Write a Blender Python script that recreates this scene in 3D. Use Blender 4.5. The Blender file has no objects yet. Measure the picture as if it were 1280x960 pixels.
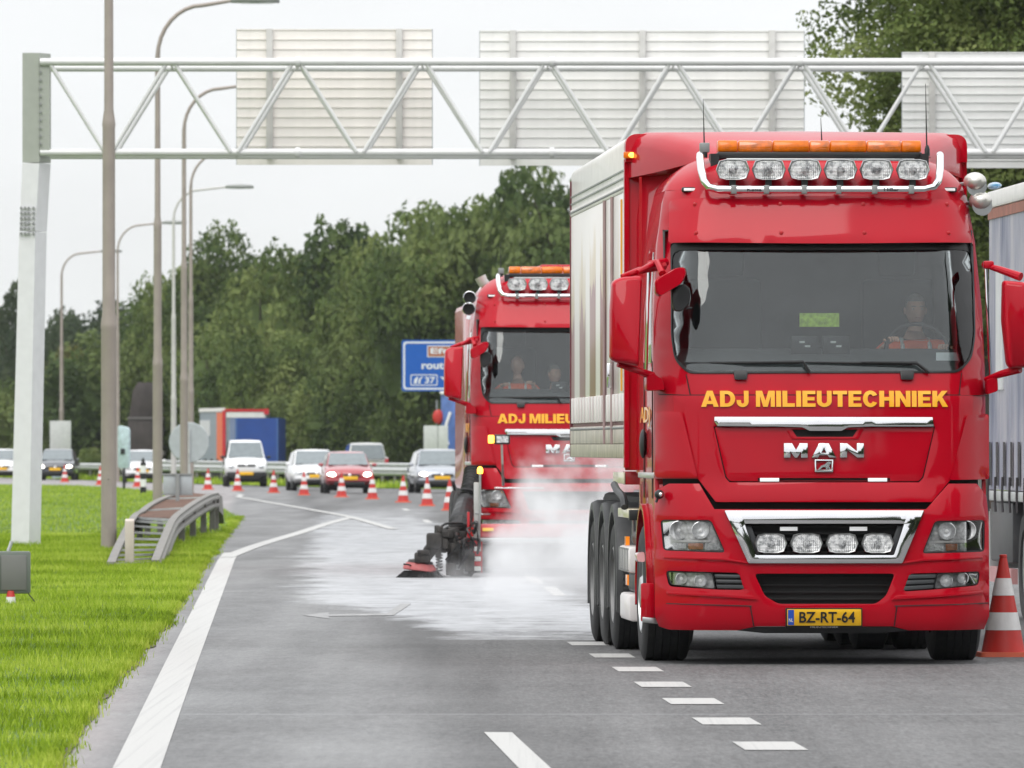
import bpy, bmesh, math, random
import numpy as np
from mathutils import Vector, Matrix, geometry, noise
random.seed(7); np.random.seed(7)
PI = math.pi
scene = bpy.context.scene
col = scene.collection

# ------------------------------------------------------------------ camera, sky, sun, exposure
F, EYE, HY, CX = 10667.0, 1.58, 558.0, 640.0       # focal length in photo pixels, eye height, horizon row, centre column
cam_d = bpy.data.cameras.new('camera'); cam = bpy.data.objects.new('camera', cam_d); col.objects.link(cam)
cam_d.sensor_width = 36; cam_d.lens = 300; cam_d.shift_y = (HY - 480) / 1280
cam_d.clip_start = 1; cam_d.clip_end = 6000
cam.location = (0, 0, EYE); cam.rotation_euler = (math.radians(90), 0, 0)
cam_d.dof.use_dof = True; cam_d.dof.focus_distance = 63; cam_d.dof.aperture_fstop = 11.5
scene.camera = cam

SUN_EL, SUN_AZ = math.radians(52), math.radians(200)   # high, soft, behind the camera and a little to the left
world = bpy.data.worlds.new('World'); scene.world = world; world.use_nodes = True
nt = world.node_tree; N = nt.nodes; L = nt.links
bg = N['Background']; bg.inputs['Strength'].default_value = 0.1
sky = N.new('ShaderNodeTexSky'); sky.sky_type = 'NISHITA'; sky.sun_disc = False
sky.sun_elevation = SUN_EL; sky.sun_rotation = SUN_AZ
tc = N.new('ShaderNodeTexCoord'); sp = N.new('ShaderNodeSeparateXYZ'); L.new(tc.outputs['Generated'], sp.inputs[0])
# an overcast deck: luminance climbs from horizon to zenith as in the CIE overcast sky
grad = N.new('ShaderNodeMapRange'); grad.inputs[1].default_value = 0; grad.inputs[2].default_value = 1
grad.inputs[3].default_value = 9.5; grad.inputs[4].default_value = 20.5; L.new(sp.outputs[2], grad.inputs[0])
cn = N.new('ShaderNodeTexNoise'); cn.inputs['Scale'].default_value = 9; cn.inputs['Detail'].default_value = 5
mpn = N.new('ShaderNodeMapping'); mpn.inputs['Scale'].default_value = (1, 1, 3.5)
L.new(tc.outputs['Generated'], mpn.inputs[0]); L.new(mpn.outputs[0], cn.inputs['Vector'])
cr = N.new('ShaderNodeMapRange'); cr.inputs[1].default_value = .3; cr.inputs[2].default_value = .7
cr.inputs[3].default_value = .93; cr.inputs[4].default_value = 1.06; L.new(cn.outputs[0], cr.inputs[0])
mul = N.new('ShaderNodeMath'); mul.operation = 'MULTIPLY'; L.new(grad.outputs[0], mul.inputs[0]); L.new(cr.outputs[0], mul.inputs[1])
cc = N.new('ShaderNodeVectorMath'); cc.operation = 'SCALE'; cc.inputs[0].default_value = (.975, .99, 1.01)
L.new(mul.outputs[0], cc.inputs['Scale'])
mx = N.new('ShaderNodeMixRGB'); mx.inputs[0].default_value = .93; L.new(sky.outputs[0], mx.inputs[1]); L.new(cc.outputs[0], mx.inputs[2])
L.new(mx.outputs[0], bg.inputs['Color'])

sun_d = bpy.data.lights.new('sun', 'SUN'); sun_d.energy = 1.5; sun_d.angle = math.radians(40); sun_d.color = (1, .97, .92)
sun = bpy.data.objects.new('sun', sun_d); col.objects.link(sun)
sdir = Vector((math.sin(SUN_AZ) * math.cos(SUN_EL), math.cos(SUN_AZ) * math.cos(SUN_EL), math.sin(SUN_EL)))
sun.rotation_euler = sdir.to_track_quat('Z', 'Y').to_euler()
scene.view_settings.view_transform = 'Standard'; scene.view_settings.look = 'None'
scene.view_settings.exposure = 0.0; scene.view_settings.gamma = 1; scene.view_settings.use_curve_mapping = False
scene.cycles.max_bounces = 8; scene.cycles.transparent_max_bounces = 16; scene.cycles.volume_bounces = 2
scene.cycles.caustics_reflective = False; scene.cycles.caustics_refractive = False
scene.cycles.volume_step_rate = 1.0; scene.cycles.volume_max_steps = 96

# ------------------------------------------------------------------ measuring
def gd(py):                                   # distance of a ground point seen on photo row py
    return F * EYE / (py - HY)
def gX(px, Y):
    return (px - CX) * Y / F
def gZ(py, Y):
    return EYE - (py - HY) * Y / F
def G(px, py):
    Y = gd(py); return gX(px, Y), Y

# ------------------------------------------------------------------ materials
MAT = {}
def mat(name, rgb, rough=.5, metal=0, coat=0, var=.08, vscale=6, bump=0, bscale=60, dirt=0, spec=.5, em=None, ems=0, rvar=0, dcol=(.16, .14, .12)):
    if name in MAT: return MAT[name]
    m = bpy.data.materials.new(name); m.use_nodes = True
    t = m.node_tree; n = t.nodes; l = t.links; b = n['Principled BSDF']
    b.inputs['Roughness'].default_value = rough; b.inputs['Metallic'].default_value = metal
    b.inputs['Coat Weight'].default_value = coat; b.inputs['Coat IOR'].default_value = 1.45; b.inputs['Coat Roughness'].default_value = .04
    b.inputs['Specular IOR Level'].default_value = spec
    co = n.new('ShaderNodeTexCoord'); nz = n.new('ShaderNodeTexNoise'); nz.inputs['Scale'].default_value = vscale; nz.inputs['Detail'].default_value = 6
    l.new(co.outputs['Object'], nz.inputs['Vector'])
    hv = n.new('ShaderNodeMapRange'); hv.inputs[1].default_value = .3; hv.inputs[2].default_value = .7
    hv.inputs[3].default_value = 1 - var; hv.inputs[4].default_value = 1 + var; l.new(nz.outputs[0], hv.inputs[0])
    sc = n.new('ShaderNodeVectorMath'); sc.operation = 'SCALE'; sc.inputs[0].default_value = rgb; l.new(hv.outputs[0], sc.inputs['Scale'])
    out = sc.outputs[0]
    if dirt:
        n2 = n.new('ShaderNodeTexNoise'); n2.inputs['Scale'].default_value = vscale * 2.7; n2.inputs['Detail'].default_value = 9; n2.inputs['Roughness'].default_value = .7
        mp = n.new('ShaderNodeMapping'); mp.inputs['Scale'].default_value = (1, 1, .35); l.new(co.outputs['Object'], mp.inputs[0]); l.new(mp.outputs[0], n2.inputs['Vector'])
        r2 = n.new('ShaderNodeMapRange'); r2.inputs[1].default_value = .5; r2.inputs[2].default_value = .75; r2.inputs[4].default_value = dirt; l.new(n2.outputs[0], r2.inputs[0])
        mm = n.new('ShaderNodeMixRGB'); mm.inputs[2].default_value = (*dcol, 1); l.new(r2.outputs[0], mm.inputs[0]); l.new(out, mm.inputs[1]); out = mm.outputs[0]
    l.new(out, b.inputs['Base Color'])
    if rvar:
        rr = n.new('ShaderNodeMapRange'); rr.inputs[1].default_value = .3; rr.inputs[2].default_value = .7
        rr.inputs[3].default_value = max(0, rough - rvar); rr.inputs[4].default_value = rough + rvar
        l.new(nz.outputs[0], rr.inputs[0]); l.new(rr.outputs[0], b.inputs['Roughness'])
    if bump:
        nb = n.new('ShaderNodeTexNoise'); nb.inputs['Scale'].default_value = bscale; nb.inputs['Detail'].default_value = 4; l.new(co.outputs['Object'], nb.inputs['Vector'])
        bp = n.new('ShaderNodeBump'); bp.inputs['Strength'].default_value = bump; bp.inputs['Distance'].default_value = .02
        l.new(nb.outputs[0], bp.inputs['Height']); l.new(bp.outputs[0], b.inputs['Normal'])
    if em:
        b.inputs['Emission Color'].default_value = (*em, 1); b.inputs['Emission Strength'].default_value = ems
    MAT[name] = m; return m

def glass(name, tint=(.6, .62, .62), refl=1.5, rough=.0):
    m = bpy.data.materials.new(name); m.use_nodes = True; t = m.node_tree; n = t.nodes; l = t.links
    n.remove(n['Principled BSDF'])
    tr = n.new('ShaderNodeBsdfTransparent'); tr.inputs[0].default_value = (*tint, 1)
    gl = n.new('ShaderNodeBsdfGlossy'); gl.inputs['Roughness'].default_value = rough
    fr = n.new('ShaderNodeFresnel'); fr.inputs[0].default_value = refl
    ms = n.new('ShaderNodeMixShader'); l.new(fr.outputs[0], ms.inputs[0]); l.new(tr.outputs[0], ms.inputs[1]); l.new(gl.outputs[0], ms.inputs[2])
    l.new(ms.outputs[0], n['Material Output'].inputs[0]); MAT[name] = m; return m

RED = (.43, .0, .011)
red = mat('red_paint', RED, .5, coat=.62, var=.04, vscale=2.2, dirt=.04, rvar=.05, spec=.04, dcol=(.26, .02, .02))
red2 = mat('red_paint_dusty', (.46, .008, .014), .5, coat=.7, spec=.2, var=.06, vscale=3, dirt=.12, dcol=(.5, .3, .28))
chrome = mat('chrome', (.82, .82, .83), .07, 1, var=.03)
steel = mat('brushed_steel', (.45, .46, .46), .35, 1, var=.08, rvar=.1)
black = mat('black_plastic', (.012, .012, .013), .45, var=.2, rvar=.1)
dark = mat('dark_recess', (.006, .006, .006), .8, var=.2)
rubber = mat('tyre_rubber', (.018, .018, .019), .75, var=.25, vscale=9, dirt=.35, dcol=(.07, .065, .06))
fendm = mat('fender_plastic', (.035, .036, .038), .5, var=.15, dirt=.3, dcol=(.12, .115, .11))
grey = mat('grey_metal', (.28, .29, .29), .5, .3, var=.1, dirt=.2)
amber = mat('amber_lens', (.58, .125, .001), .2, coat=.6, var=.35, vscale=14, em=(1, .25, .0), ems=.13, spec=.2)
amberd = mat('amber_glow', (.8, .2, .01), .2, coat=1, em=(1, .3, .02), ems=.5)  # small glow added to the flank reflectors, which are no lamps
beacon_on = mat('beacon_lit', (1, .5, .05), .2, em=(1, .45, .05), ems=5)
white_led = mat('white_marker', (.85, .85, .85), .2, coat=1, em=(1, 1, 1), ems=.25)
yel_let = mat('yellow_lettering', (.95, .45, .01), .35, coat=.6, var=.04)
plate_y = mat('yellow_plate', (.9, .5, .01), .4, coat=.5, var=.05)
plate_b = mat('blue_plate_band', (.01, .08, .5), .4, coat=.5)
ink = mat('black_ink', (.01, .01, .012), .5)
white = mat('white_paint', (.78, .78, .76), .4, coat=.4, var=.05, dirt=.12)
whitec = mat('white_car_paint', (.8, .8, .81), .3, coat=1, var=.03, dirt=.06)
clear = glass('clear_lens', (.985, .985, .985), 1.4)
wind = glass('windscreen_glass', (.90, .94, .94), 1.62)
inter = mat('cab_interior', (.075, .08, .082), .7, var=.2)
seatm = mat('seat_cloth', (.02, .02, .022), .9, var=.2)
skin = mat('skin', (.62, .36, .27), .55, var=.1, vscale=20)
hair_g = mat('grey_hair', (.25, .22, .2), .8, bump=.5, bscale=90)
hivis = mat('orange_hi_vis_cloth', (.9, .12, .02), .8, bump=.3, bscale=30)
reflt = mat('reflective_tape', (.7, .72, .72), .35)

def reflector_mat():
    m = mat('lamp_reflector', (.9, .91, .92), .4, .0, coat=.6, var=.05); t = m.node_tree; n = t.nodes; l = t.links
    co = n.new('ShaderNodeTexCoord'); w = n.new('ShaderNodeTexVoronoi'); w.inputs['Scale'].default_value = 34
    l.new(co.outputs['Object'], w.inputs['Vector']); bp = n.new('ShaderNodeBump'); bp.inputs['Strength'].default_value = .9; bp.inputs['Distance'].default_value = .012
    l.new(w.outputs[0], bp.inputs['Height']); l.new(bp.outputs[0], n['Principled BSDF'].inputs['Normal'])
    cv = n.new('ShaderNodeMapRange'); cv.inputs[1].default_value = .1; cv.inputs[2].default_value = .8; cv.inputs[3].default_value = .95; cv.inputs[4].default_value = .55
    l.new(w.outputs[0], cv.inputs[0]); l.new(cv.outputs[0], n['Principled BSDF'].inputs['Base Color'])
    return m
refl = reflector_mat()

# ------------------------------------------------------------------ object helpers
def tag(o, label=None, cat=None, group=None, kind=None):
    if label: o['label'] = label
    if cat: o['category'] = cat
    if group: o['group'] = group
    if kind: o['kind'] = kind
    return o
def empty(name, loc=(0, 0, 0), rz=0, **k):
    o = bpy.data.objects.new(name, None); col.objects.link(o); o.location = loc; o.rotation_euler = (0, 0, rz)
    o.empty_display_size = .3
    return tag(o, **k)
def link(name, me, parent=None):
    o = bpy.data.objects.new(name, me); col.objects.link(o)
    if parent: o.parent = parent
    return o
def finish(name, verts, faces, m, parent=None, smooth=True, angle=35, bevel=0, segs=2, sub=0, solid=0, recalc=True):
    me = bpy.data.meshes.new(name); me.from_pydata([tuple(v) for v in verts], [], faces)
    if recalc or bevel:
        b = bmesh.new(); b.from_mesh(me)
        if recalc:
            bmesh.ops.remove_doubles(b, verts=b.verts, dist=1e-5)
            bmesh.ops.recalc_face_normals(b, faces=b.faces)
        if bevel:
            es = [e for e in b.edges if len(e.link_faces) == 2 and e.calc_face_angle(0) > .9]
            bmesh.ops.bevel(b, geom=es, offset=bevel, segments=segs, affect='EDGES', profile=.5, clamp_overlap=True)
        b.to_mesh(me); b.free()
    me.materials.append(m)
    if smooth:
        me.polygons.foreach_set('use_smooth', [True] * len(me.polygons)); me.set_sharp_from_angle(angle=math.radians(angle))
    o = link(name, me, parent)
    if solid:
        md = o.modifiers.new('solid', 'SOLIDIFY'); md.thickness = solid; md.offset = -1
    return o
def copy_tree(o, parent=None, label=None, group=None):
    c = o.copy(); col.objects.link(c)
    if parent: c.parent = parent
    if label: c['label'] = label
    if group: c['group'] = group
    for ch in list(o.children): copy_tree(ch, c)
    return c

class MB:
    def __init__(s): s.v = []; s.f = []
    def add(s, vs, fs):
        n = len(s.v); s.v += [tuple(v) for v in vs]; s.f += [tuple(i + n for i in f) for f in fs]; return s
    def box(s, x0, x1, y0, y1, z0, z1, rot=None, about=None):
        vs = [Vector((x, y, z)) for x in (x0, x1) for y in (y0, y1) for z in (z0, z1)]
        if rot is not None:
            c = Vector(about or ((x0 + x1) / 2, (y0 + y1) / 2, (z0 + z1) / 2)); vs = [c + rot @ (v - c) for v in vs]
        return s.add(vs, [(0, 1, 3, 2), (4, 6, 7, 5), (0, 4, 5, 1), (2, 3, 7, 6), (0, 2, 6, 4), (1, 5, 7, 3)])
    def tube(s, pts, r, n=10, caps=True):
        pts = [Vector(p) for p in pts]; rs = r if isinstance(r, (list, tuple)) else [r] * len(pts)
        ring = []; up = None
        for i, p in enumerate(pts):
            d = (pts[min(i + 1, len(pts) - 1)] - pts[max(i - 1, 0)]).normalized()
            if up is None: up = d.orthogonal().normalized()
            a = (up - d * up.dot(d)); a = a.normalized() if a.length > 1e-4 else d.orthogonal().normalized(); up = a
            b = d.cross(a)
            ring.append([p + (a * math.cos(2 * PI * k / n) + b * math.sin(2 * PI * k / n)) * rs[i] for k in range(n)])
        vs = [v for q in ring for v in q]; fs = []
        for i in range(len(pts) - 1):
            for k in range(n):
                k2 = (k + 1) % n; fs.append((i * n + k, i * n + k2, (i + 1) * n + k2, (i + 1) * n + k))
        if caps: fs += [tuple(range(n))[::-1], tuple(range((len(pts) - 1) * n, len(pts) * n))]
        return s.add(vs, fs)
    def lathe(s, prof, c, axis, n=24, caps=True):         # prof: (radius, along)
        c = Vector(c); ax = Vector(axis).normalized(); a = ax.orthogonal().normalized(); b = ax.cross(a)
        vs = [c + ax * t + (a * math.cos(2 * PI * k / n) + b * math.sin(2 * PI * k / n)) * r for r, t in prof for k in range(n)]
        fs = [(i * n + k, i * n + (k + 1) % n, (i + 1) * n + (k + 1) % n, (i + 1) * n + k) for i in range(len(prof) - 1) for k in range(n)]
        if caps: fs += [tuple(range(n)), tuple(range((len(prof) - 1) * n, len(prof) * n))]
        return s.add(vs, fs)
    def prism(s, poly, f0, f1):                           # poly 2D points; f0/f1 map (a,b)->3D
        n = len(poly); vs = [f0(*p) for p in poly] + [f1(*p) for p in poly]
        fs = [tuple(range(n)), tuple(range(n, 2 * n))[::-1]] + [(i, (i + 1) % n, n + (i + 1) % n, n + i) for i in range(n)]
        return s.add(vs, fs)
    def loft(s, rings, closed=True, caps=True):
        n = len(rings[0]); vs = [v for r in rings for v in r]; fs = []
        for i in range(len(rings) - 1):
            for k in range(n if closed else n - 1):
                k2 = (k + 1) % n; fs.append((i * n + k, i * n + k2, (i + 1) * n + k2, (i + 1) * n + k))
        if caps: fs += [tuple(range(n)), tuple(range((len(rings) - 1) * n, len(rings) * n))]
        return s.add(vs, fs)
    def sphere(s, c, r, n=12, m=8):
        r = r if isinstance(r, (tuple, list)) else (r, r, r); rings = []
        for i in range(m + 1):
            t = PI * i / m; t = min(max(t, .02), PI - .02)
            rings.append([(c[0] + r[0] * math.sin(t) * math.cos(2 * PI * k / n), c[1] + r[1] * math.sin(t) * math.sin(2 * PI * k / n), c[2] + r[2] * math.cos(t)) for k in range(n)])
        return s.loft(rings)
    def build(s, name, m, parent=None, **k): return finish(name, s.v, s.f, m, parent, **k)

def roundpoly(pts, r, n=4):
    out = []; k = len(pts)
    rs = r if isinstance(r, (list, tuple)) else [r] * k
    for i in range(k):
        p = Vector(pts[i]); a = Vector(pts[i - 1]); b = Vector(pts[(i + 1) % k])
        if rs[i] <= 0: out.append(tuple(p)); continue
        ra = min(rs[i], (a - p).length * .45, (b - p).length * .45)
        pa = p + (a - p).normalized() * ra; pb = p + (b - p).normalized() * ra
        for j in range(n + 1):
            t = j / n; out.append(tuple(pa * (1 - t) ** 2 + p * 2 * t * (1 - t) + pb * t * t))
    return out
def inside(p, poly):
    x, y = p; c = False; j = len(poly) - 1
    for i in range(len(poly)):
        xi, yi = poly[i]; xj, yj = poly[j]
        if (yi > y) != (yj > y) and x < (xj - xi) * (y - yi) / (yj - yi) + xi: c = not c
        j = i
    return c
def densify(poly, d):
    out = []
    for i in range(len(poly)):
        a = Vector(poly[i]); b = Vector(poly[(i + 1) % len(poly)]); n = max(1, int(math.ceil((b - a).length / d)))
        out += [tuple(a + (b - a) * j / n) for j in range(n)]
    return out
def fill2d(outer, holes=(), grid=.08):
    """triangulated sheet of a 2D outline with holes and interior grid points"""
    loops = [densify(outer, grid)] + [densify(h, grid) for h in holes]
    pts = []; edges = []
    for lp in loops:
        n = len(pts); pts += [Vector(p) for p in lp]; edges += [(n + i, n + (i + 1) % len(lp)) for i in range(len(lp))]
    nb = len(pts); bnd = pts[:]
    xs = [p[0] for p in loops[0]]; ys = [p[1] for p in loops[0]]
    gx = int((max(xs) - min(xs)) / grid) + 1; gy = int((max(ys) - min(ys)) / grid) + 1
    for i in range(1, gx):
        for j in range(1, gy):
            p = Vector((min(xs) + i * grid + (j % 2) * grid * .5, min(ys) + j * grid))
            if inside(p, loops[0]) and not any(inside(p, h) for h in loops[1:]) and min((p - q).length for q in bnd) > grid * .45: pts.append(p)
    v, e, f, *_ = geometry.delaunay_2d_cdt(pts, edges, [], 0, 1e-6)
    tri = []
    for t in f:
        c = sum((Vector(v[i]) for i in t), Vector((0, 0))) / len(t)
        if inside(c, loops[0]) and not any(inside(c, h) for h in loops[1:]): tri.append(tuple(t))
    return [tuple(p) for p in v], tri
def sheet(name, outer, m, fmap, thick, tdir, parent=None, holes=(), grid=.08, bevel=.004, **k):
    """outline -> curved sheet: fmap(a,b)->3D, thickened along tdir(Vector)"""
    v, tri = fill2d(outer, holes, grid)
    P3 = [Vector(fmap(a, b)) for a, b in v]; n = len(P3); td = Vector(tdir) * thick
    cnt = {}
    for t in tri:
        for i in range(len(t)):
            e = (t[i], t[(i + 1) % len(t)]); cnt[frozenset(e)] = cnt.get(frozenset(e), []) + [e]
    fs = [t for t in tri] + [tuple(i + n for i in t[::-1]) for t in tri]
    for s_, es in cnt.items():
        if len(es) == 1: a, b = es[0]; fs.append((b, a, a + n, b + n))
    # keep the back only as a rim: drop the back faces to stay light
    return finish(name, P3 + [p + td for p in P3], fs, m, parent, bevel=bevel, recalc=True, **k)

def text_tris(s, size=1, off=0, shear=0):
    cu = bpy.data.curves.new('t', 'FONT'); cu.body = s; cu.size = size; cu.offset = off; cu.shear = shear; cu.resolution_u = 3
    cu.align_x = 'LEFT'
    o = bpy.data.objects.new('t', cu); col.objects.link(o)
    dg = bpy.context.evaluated_depsgraph_get(); me = bpy.data.meshes.new_from_object(o.evaluated_get(dg))
    vs = [(v.co.x, v.co.y) for v in me.vertices]; fs = [tuple(p.vertices) for p in me.polygons]
    bpy.data.objects.remove(o); bpy.data.curves.remove(cu); bpy.data.meshes.remove(me)
    return vs, fs
def letters(name, s, x0, x1, z0, z1, m, fmap, thick, tdir, parent=None, off=.02):
    """text fitted into a box and mapped to 3D, slightly thick"""
    vs, fs = text_tris(s, 1, off)
    ax = min(v[0] for v in vs); bx = max(v[0] for v in vs); az = min(v[1] for v in vs); bz = max(v[1] for v in vs)
    P3 = [Vector(fmap(x0 + (a - ax) / (bx - ax) * (x1 - x0), z0 + (b - az) / (bz - az) * (z1 - z0))) for a, b in vs]
    n = len(P3); td = Vector(tdir) * thick
    cnt = {}
    for t in fs:
        for i in range(len(t)):
            e = (t[i], t[(i + 1) % len(t)]); cnt[frozenset(e)] = cnt.get(frozenset(e), []) + [e]
    F_ = list(fs) + [(e[0][1], e[0][0], e[0][0] + n, e[0][1] + n) for e in cnt.values() if len(e) == 1]
    return finish(name, P3 + [p + td for p in P3], F_, m, parent, smooth=False, recalc=False)

# ------------------------------------------------------------------ the setting: ground, roads, markings
def ground_mats():
    # asphalt: aggregate, wet sheen, wheel tracks along the lane and the foam left by the sweeper
    m = bpy.data.materials.new('asphalt'); m.use_nodes = True; t = m.node_tree; n = t.nodes; l = t.links; b = n['Principled BSDF']
    geo = n.new('ShaderNodeNewGeometry'); pos = geo.outputs['Position']
    def nz(scale, det=5, rgh=.55, vec=None, mp=(1, 1, 1)):
        q = n.new('ShaderNodeMapping'); q.inputs['Scale'].default_value = mp; l.new(vec or pos, q.inputs[0])
        x = n.new('ShaderNodeTexNoise'); x.inputs['Scale'].default_value = scale; x.inputs['Detail'].default_value = det; x.inputs['Roughness'].default_value = rgh
        l.new(q.outputs[0], x.inputs['Vector']); return x.outputs[0]
    def mr(v, a, b_, c, d, smooth=False):
        x = n.new('ShaderNodeMapRange'); 
        if smooth: x.interpolation_type = 'SMOOTHSTEP'
        x.inputs[1].default_value = a; x.inputs[2].default_value = b_; x.inputs[3].default_value = c; x.inputs[4].default_value = d
        l.new(v, x.inputs[0]); return x.outputs[0]
    def mth(op, a, b_):
        x = n.new('ShaderNodeMath'); x.operation = op
        for i, q in enumerate((a, b_)):
            if isinstance(q, (int, float)): x.inputs[i].default_value = q
            else: l.new(q, x.inputs[i])
        return x.outputs[0]
    sep = n.new('ShaderNodeSeparateXYZ'); l.new(pos, sep.inputs[0]); X, Y = sep.outputs[0], sep.outputs[1]
    lane = mth('ADD', X, mth('MULTIPLY', Y, .0295))            # lateral position across the lane
    grain = nz(55, 3); agg = nz(14, 6, .8); patch = nz(.35, 5); streak = nz(1.0, 5, .6, None, (1.6, .07, 1)); cross = nz(1.0, 8, .75, None, (.12, 3.3, 1)); track = nz(1.1, 2, .5, None, (1.4, .015, 1))
    val = mth('ADD', mr(grain, .3, .7, .078, .135), mr(agg, .3, .7, -.05, .05))
    val = mth('ADD', val, mr(patch, .35, .7, -.014, .018)); val = mth('ADD', val, mr(streak, .3, .7, -.02, .02)); val = mth('ADD', val, mr(track, .35, .65, -.018, .02)); val = mth('ADD', val, mr(cross, .3, .7, -.010, .010))
    fine = nz(1.0, 3, .8, None, (46, 3.2, 1)); fine2 = nz(1.0, 3, .8, None, (19, 1.5, 1))
    val = mth('ADD', val, mth('ADD', mr(fine, .3, .7, -.05, .05), mr(fine2, .3, .7, -.028, .028)))
    shoulder = mr(lane, -.95, -.6, 1, 0, True)                 # paler, dusty strip outside the edge line
    val = mth('ADD', val, mth('MULTIPLY', shoulder, .085))
    tr1 = mth('ABSOLUTE', mth('SUBTRACT', lane, 1.35), 0); tr = mr(tr1, .0, .55, 1, 0, True)
    val = mth('SUBTRACT', val, mth('MULTIPLY', mth('MULTIPLY', tr, mr(fine2, .3, .7, .3, 1.4)), .035))
    colr = n.new('ShaderNodeCombineXYZ')
    l.new(mth('MULTIPLY', val, mth('ADD', 1.01, mth('MULTIPLY', shoulder, .10))), colr.inputs[0]); l.new(val, colr.inputs[1]); l.new(mth('MULTIPLY', val, 1.0), colr.inputs[2])
    # foam: between the two trucks and trailing away down the curve
    ya = mr(Y, 69.6, 69.9, 0, 1); yb = mr(Y, 185, 235, 1, 0, True)
    cen = mth('ADD', mr(Y, 72, 90, .40, -.75, True), mr(Y, 90, 190, 0, -2.4)); wid = mr(Y, 72, 90, 1.35, 1.75, True)
    dx = mth('DIVIDE', mth('ABSOLUTE', mth('SUBTRACT', X, cen), 0), wid)
    body = mr(dx, .45, 1.25, 1, 0, True)
    fr = n.new('ShaderNodeMapping'); fn = nz(1.0, 9, .72, None, (1.0, .42, 1)); fn2 = nz(1.0, 9, .78, None, (.8, 1.9, 1))
    edge = mr(Y, 70, 92, .0, .18)
    f = mth('ADD', mth('ADD', body, mth('MULTIPLY', mth('SUBTRACT', fn, .5), 2.2)), mth('MULTIPLY', mth('SUBTRACT', fn2, .5), 1.3))
    f = mth('ADD', f, edge)
    far = mr(Y, 120, 190, 0, -.35)
    near_sp = mr(Y, 70, 80, -.15, .0)
    f = mth('ADD', mth('ADD', f, far), near_sp)
    foam = mth('MULTIPLY', mth('MULTIPLY', mth('MULTIPLY', mr(f, .50, 1.05, 0, .82, True), mr(nz(1.0, 8, .8, None, (2.2, 1.1, 1)), .3, .62, .35, 1)), ya), yb)
    mixc = n.new('ShaderNodeMixRGB'); mixc.inputs[2].default_value = (.50, .51, .53, 1); l.new(foam, mixc.inputs[0]); l.new(colr.outputs[0], mixc.inputs[1])
    jn = mth('SUBTRACT', 1, mr(mth('ABSOLUTE', mth('SUBTRACT', Y, 50.35), 0), .02, .12, 0, 1)); jm = n.new('ShaderNodeMixRGB'); jm.inputs[2].default_value = (.22, .22, .225, 1); l.new(mth('MULTIPLY', jn, .55), jm.inputs[0]); l.new(mixc.outputs[0], jm.inputs[1]); mixc = jm
    # specks and small dark stains
    vor = n.new('ShaderNodeTexVoronoi'); vor.inputs['Scale'].default_value = .9; l.new(pos, vor.inputs['Vector'])
    sp_ = mr(vor.outputs['Distance'], .012, .022, 1, 0); mixs = n.new('ShaderNodeMixRGB'); mixs.inputs[2].default_value = (.03, .03, .03, 1); l.new(sp_, mixs.inputs[0]); l.new(mixc.outputs[0], mixs.inputs[1])
    l.new(mixs.outputs[0], b.inputs['Base Color'])
    wet = mr(nz(.7, 7, .65, None, (1.1, .22, 1)), .28, .66, .45, 1, True)
    wetx = mth('MULTIPLY', wet, mr(lane, .4, 1.9, 1, .0, True))
    l.new(mth('ADD', mth('SUBTRACT', .70, mth('MULTIPLY', wetx, .30)), mr(fine, .3, .7, -.09, .09)), b.inputs['Roughness'])
    b.inputs['Specular IOR Level'].default_value = .45
    bp = n.new('ShaderNodeBump'); bp.inputs['Strength'].default_value = .5; bp.inputs['Distance'].default_value = .006; l.new(grain, bp.inputs['Height']); l.new(bp.outputs[0], b.inputs['Normal'])
    MAT['asphalt'] = m
    # worn road paint
    m = bpy.data.materials.new('road_paint'); m.use_nodes = True; t = m.node_tree; n = t.nodes; l = t.links; b = n['Principled BSDF']
    geo = n.new('ShaderNodeNewGeometry'); pos = geo.outputs['Position']
    a1 = nz(60, 4, .7); a2 = nz(1, 6, .7, None, (26, .10, 1))
    mixp = n.new('ShaderNodeMixRGB'); mixp.inputs[1].default_value = (.46, .455, .44, 1); mixp.inputs[2].default_value = (.24, .24, .245, 1)
    w = mth('ADD', mr(a1, .5, .72, 0, .35), mr(a2, .5, .7, 0, .4)); l.new(w, mixp.inputs[0]); l.new(mixp.outputs[0], b.inputs['Base Color']); b.inputs['Roughness'].default_value = .6
    MAT['paint'] = m
    # soil with grass tones under the blades
    m = bpy.data.materials.new('turf'); m.use_nodes = True; t = m.node_tree; n = t.nodes; l = t.links; b = n['Principled BSDF']
    geo = n.new('ShaderNodeNewGeometry'); pos = geo.outputs['Position']
    r = n.new('ShaderNodeValToRGB'); r.color_ramp.elements[0].position = .3; r.color_ramp.elements[0].color = (.06, .10, .02, 1)
    r.color_ramp.elements[1].position = .7; r.color_ramp.elements[1].color = (.17, .26, .045, 1); e = r.color_ramp.elements.new(.5); e.color = (.11, .19, .03, 1)
    l.new(nz(.6, 8, .7), r.inputs[0]); l.new(r.outputs[0], b.inputs['Base Color']); b.inputs['Roughness'].default_value = .95
    bp = n.new('ShaderNodeBump'); bp.inputs['Strength'].default_value = 1; bp.inputs['Distance'].default_value = .08; l.new(nz(8, 5, .7), bp.inputs['Height']); l.new(bp.outputs[0], b.inputs['Normal'])
    MAT['turf'] = m
ground_mats()
asph, paint, turf = MAT['asphalt'], MAT['paint'], MAT['turf']
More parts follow.
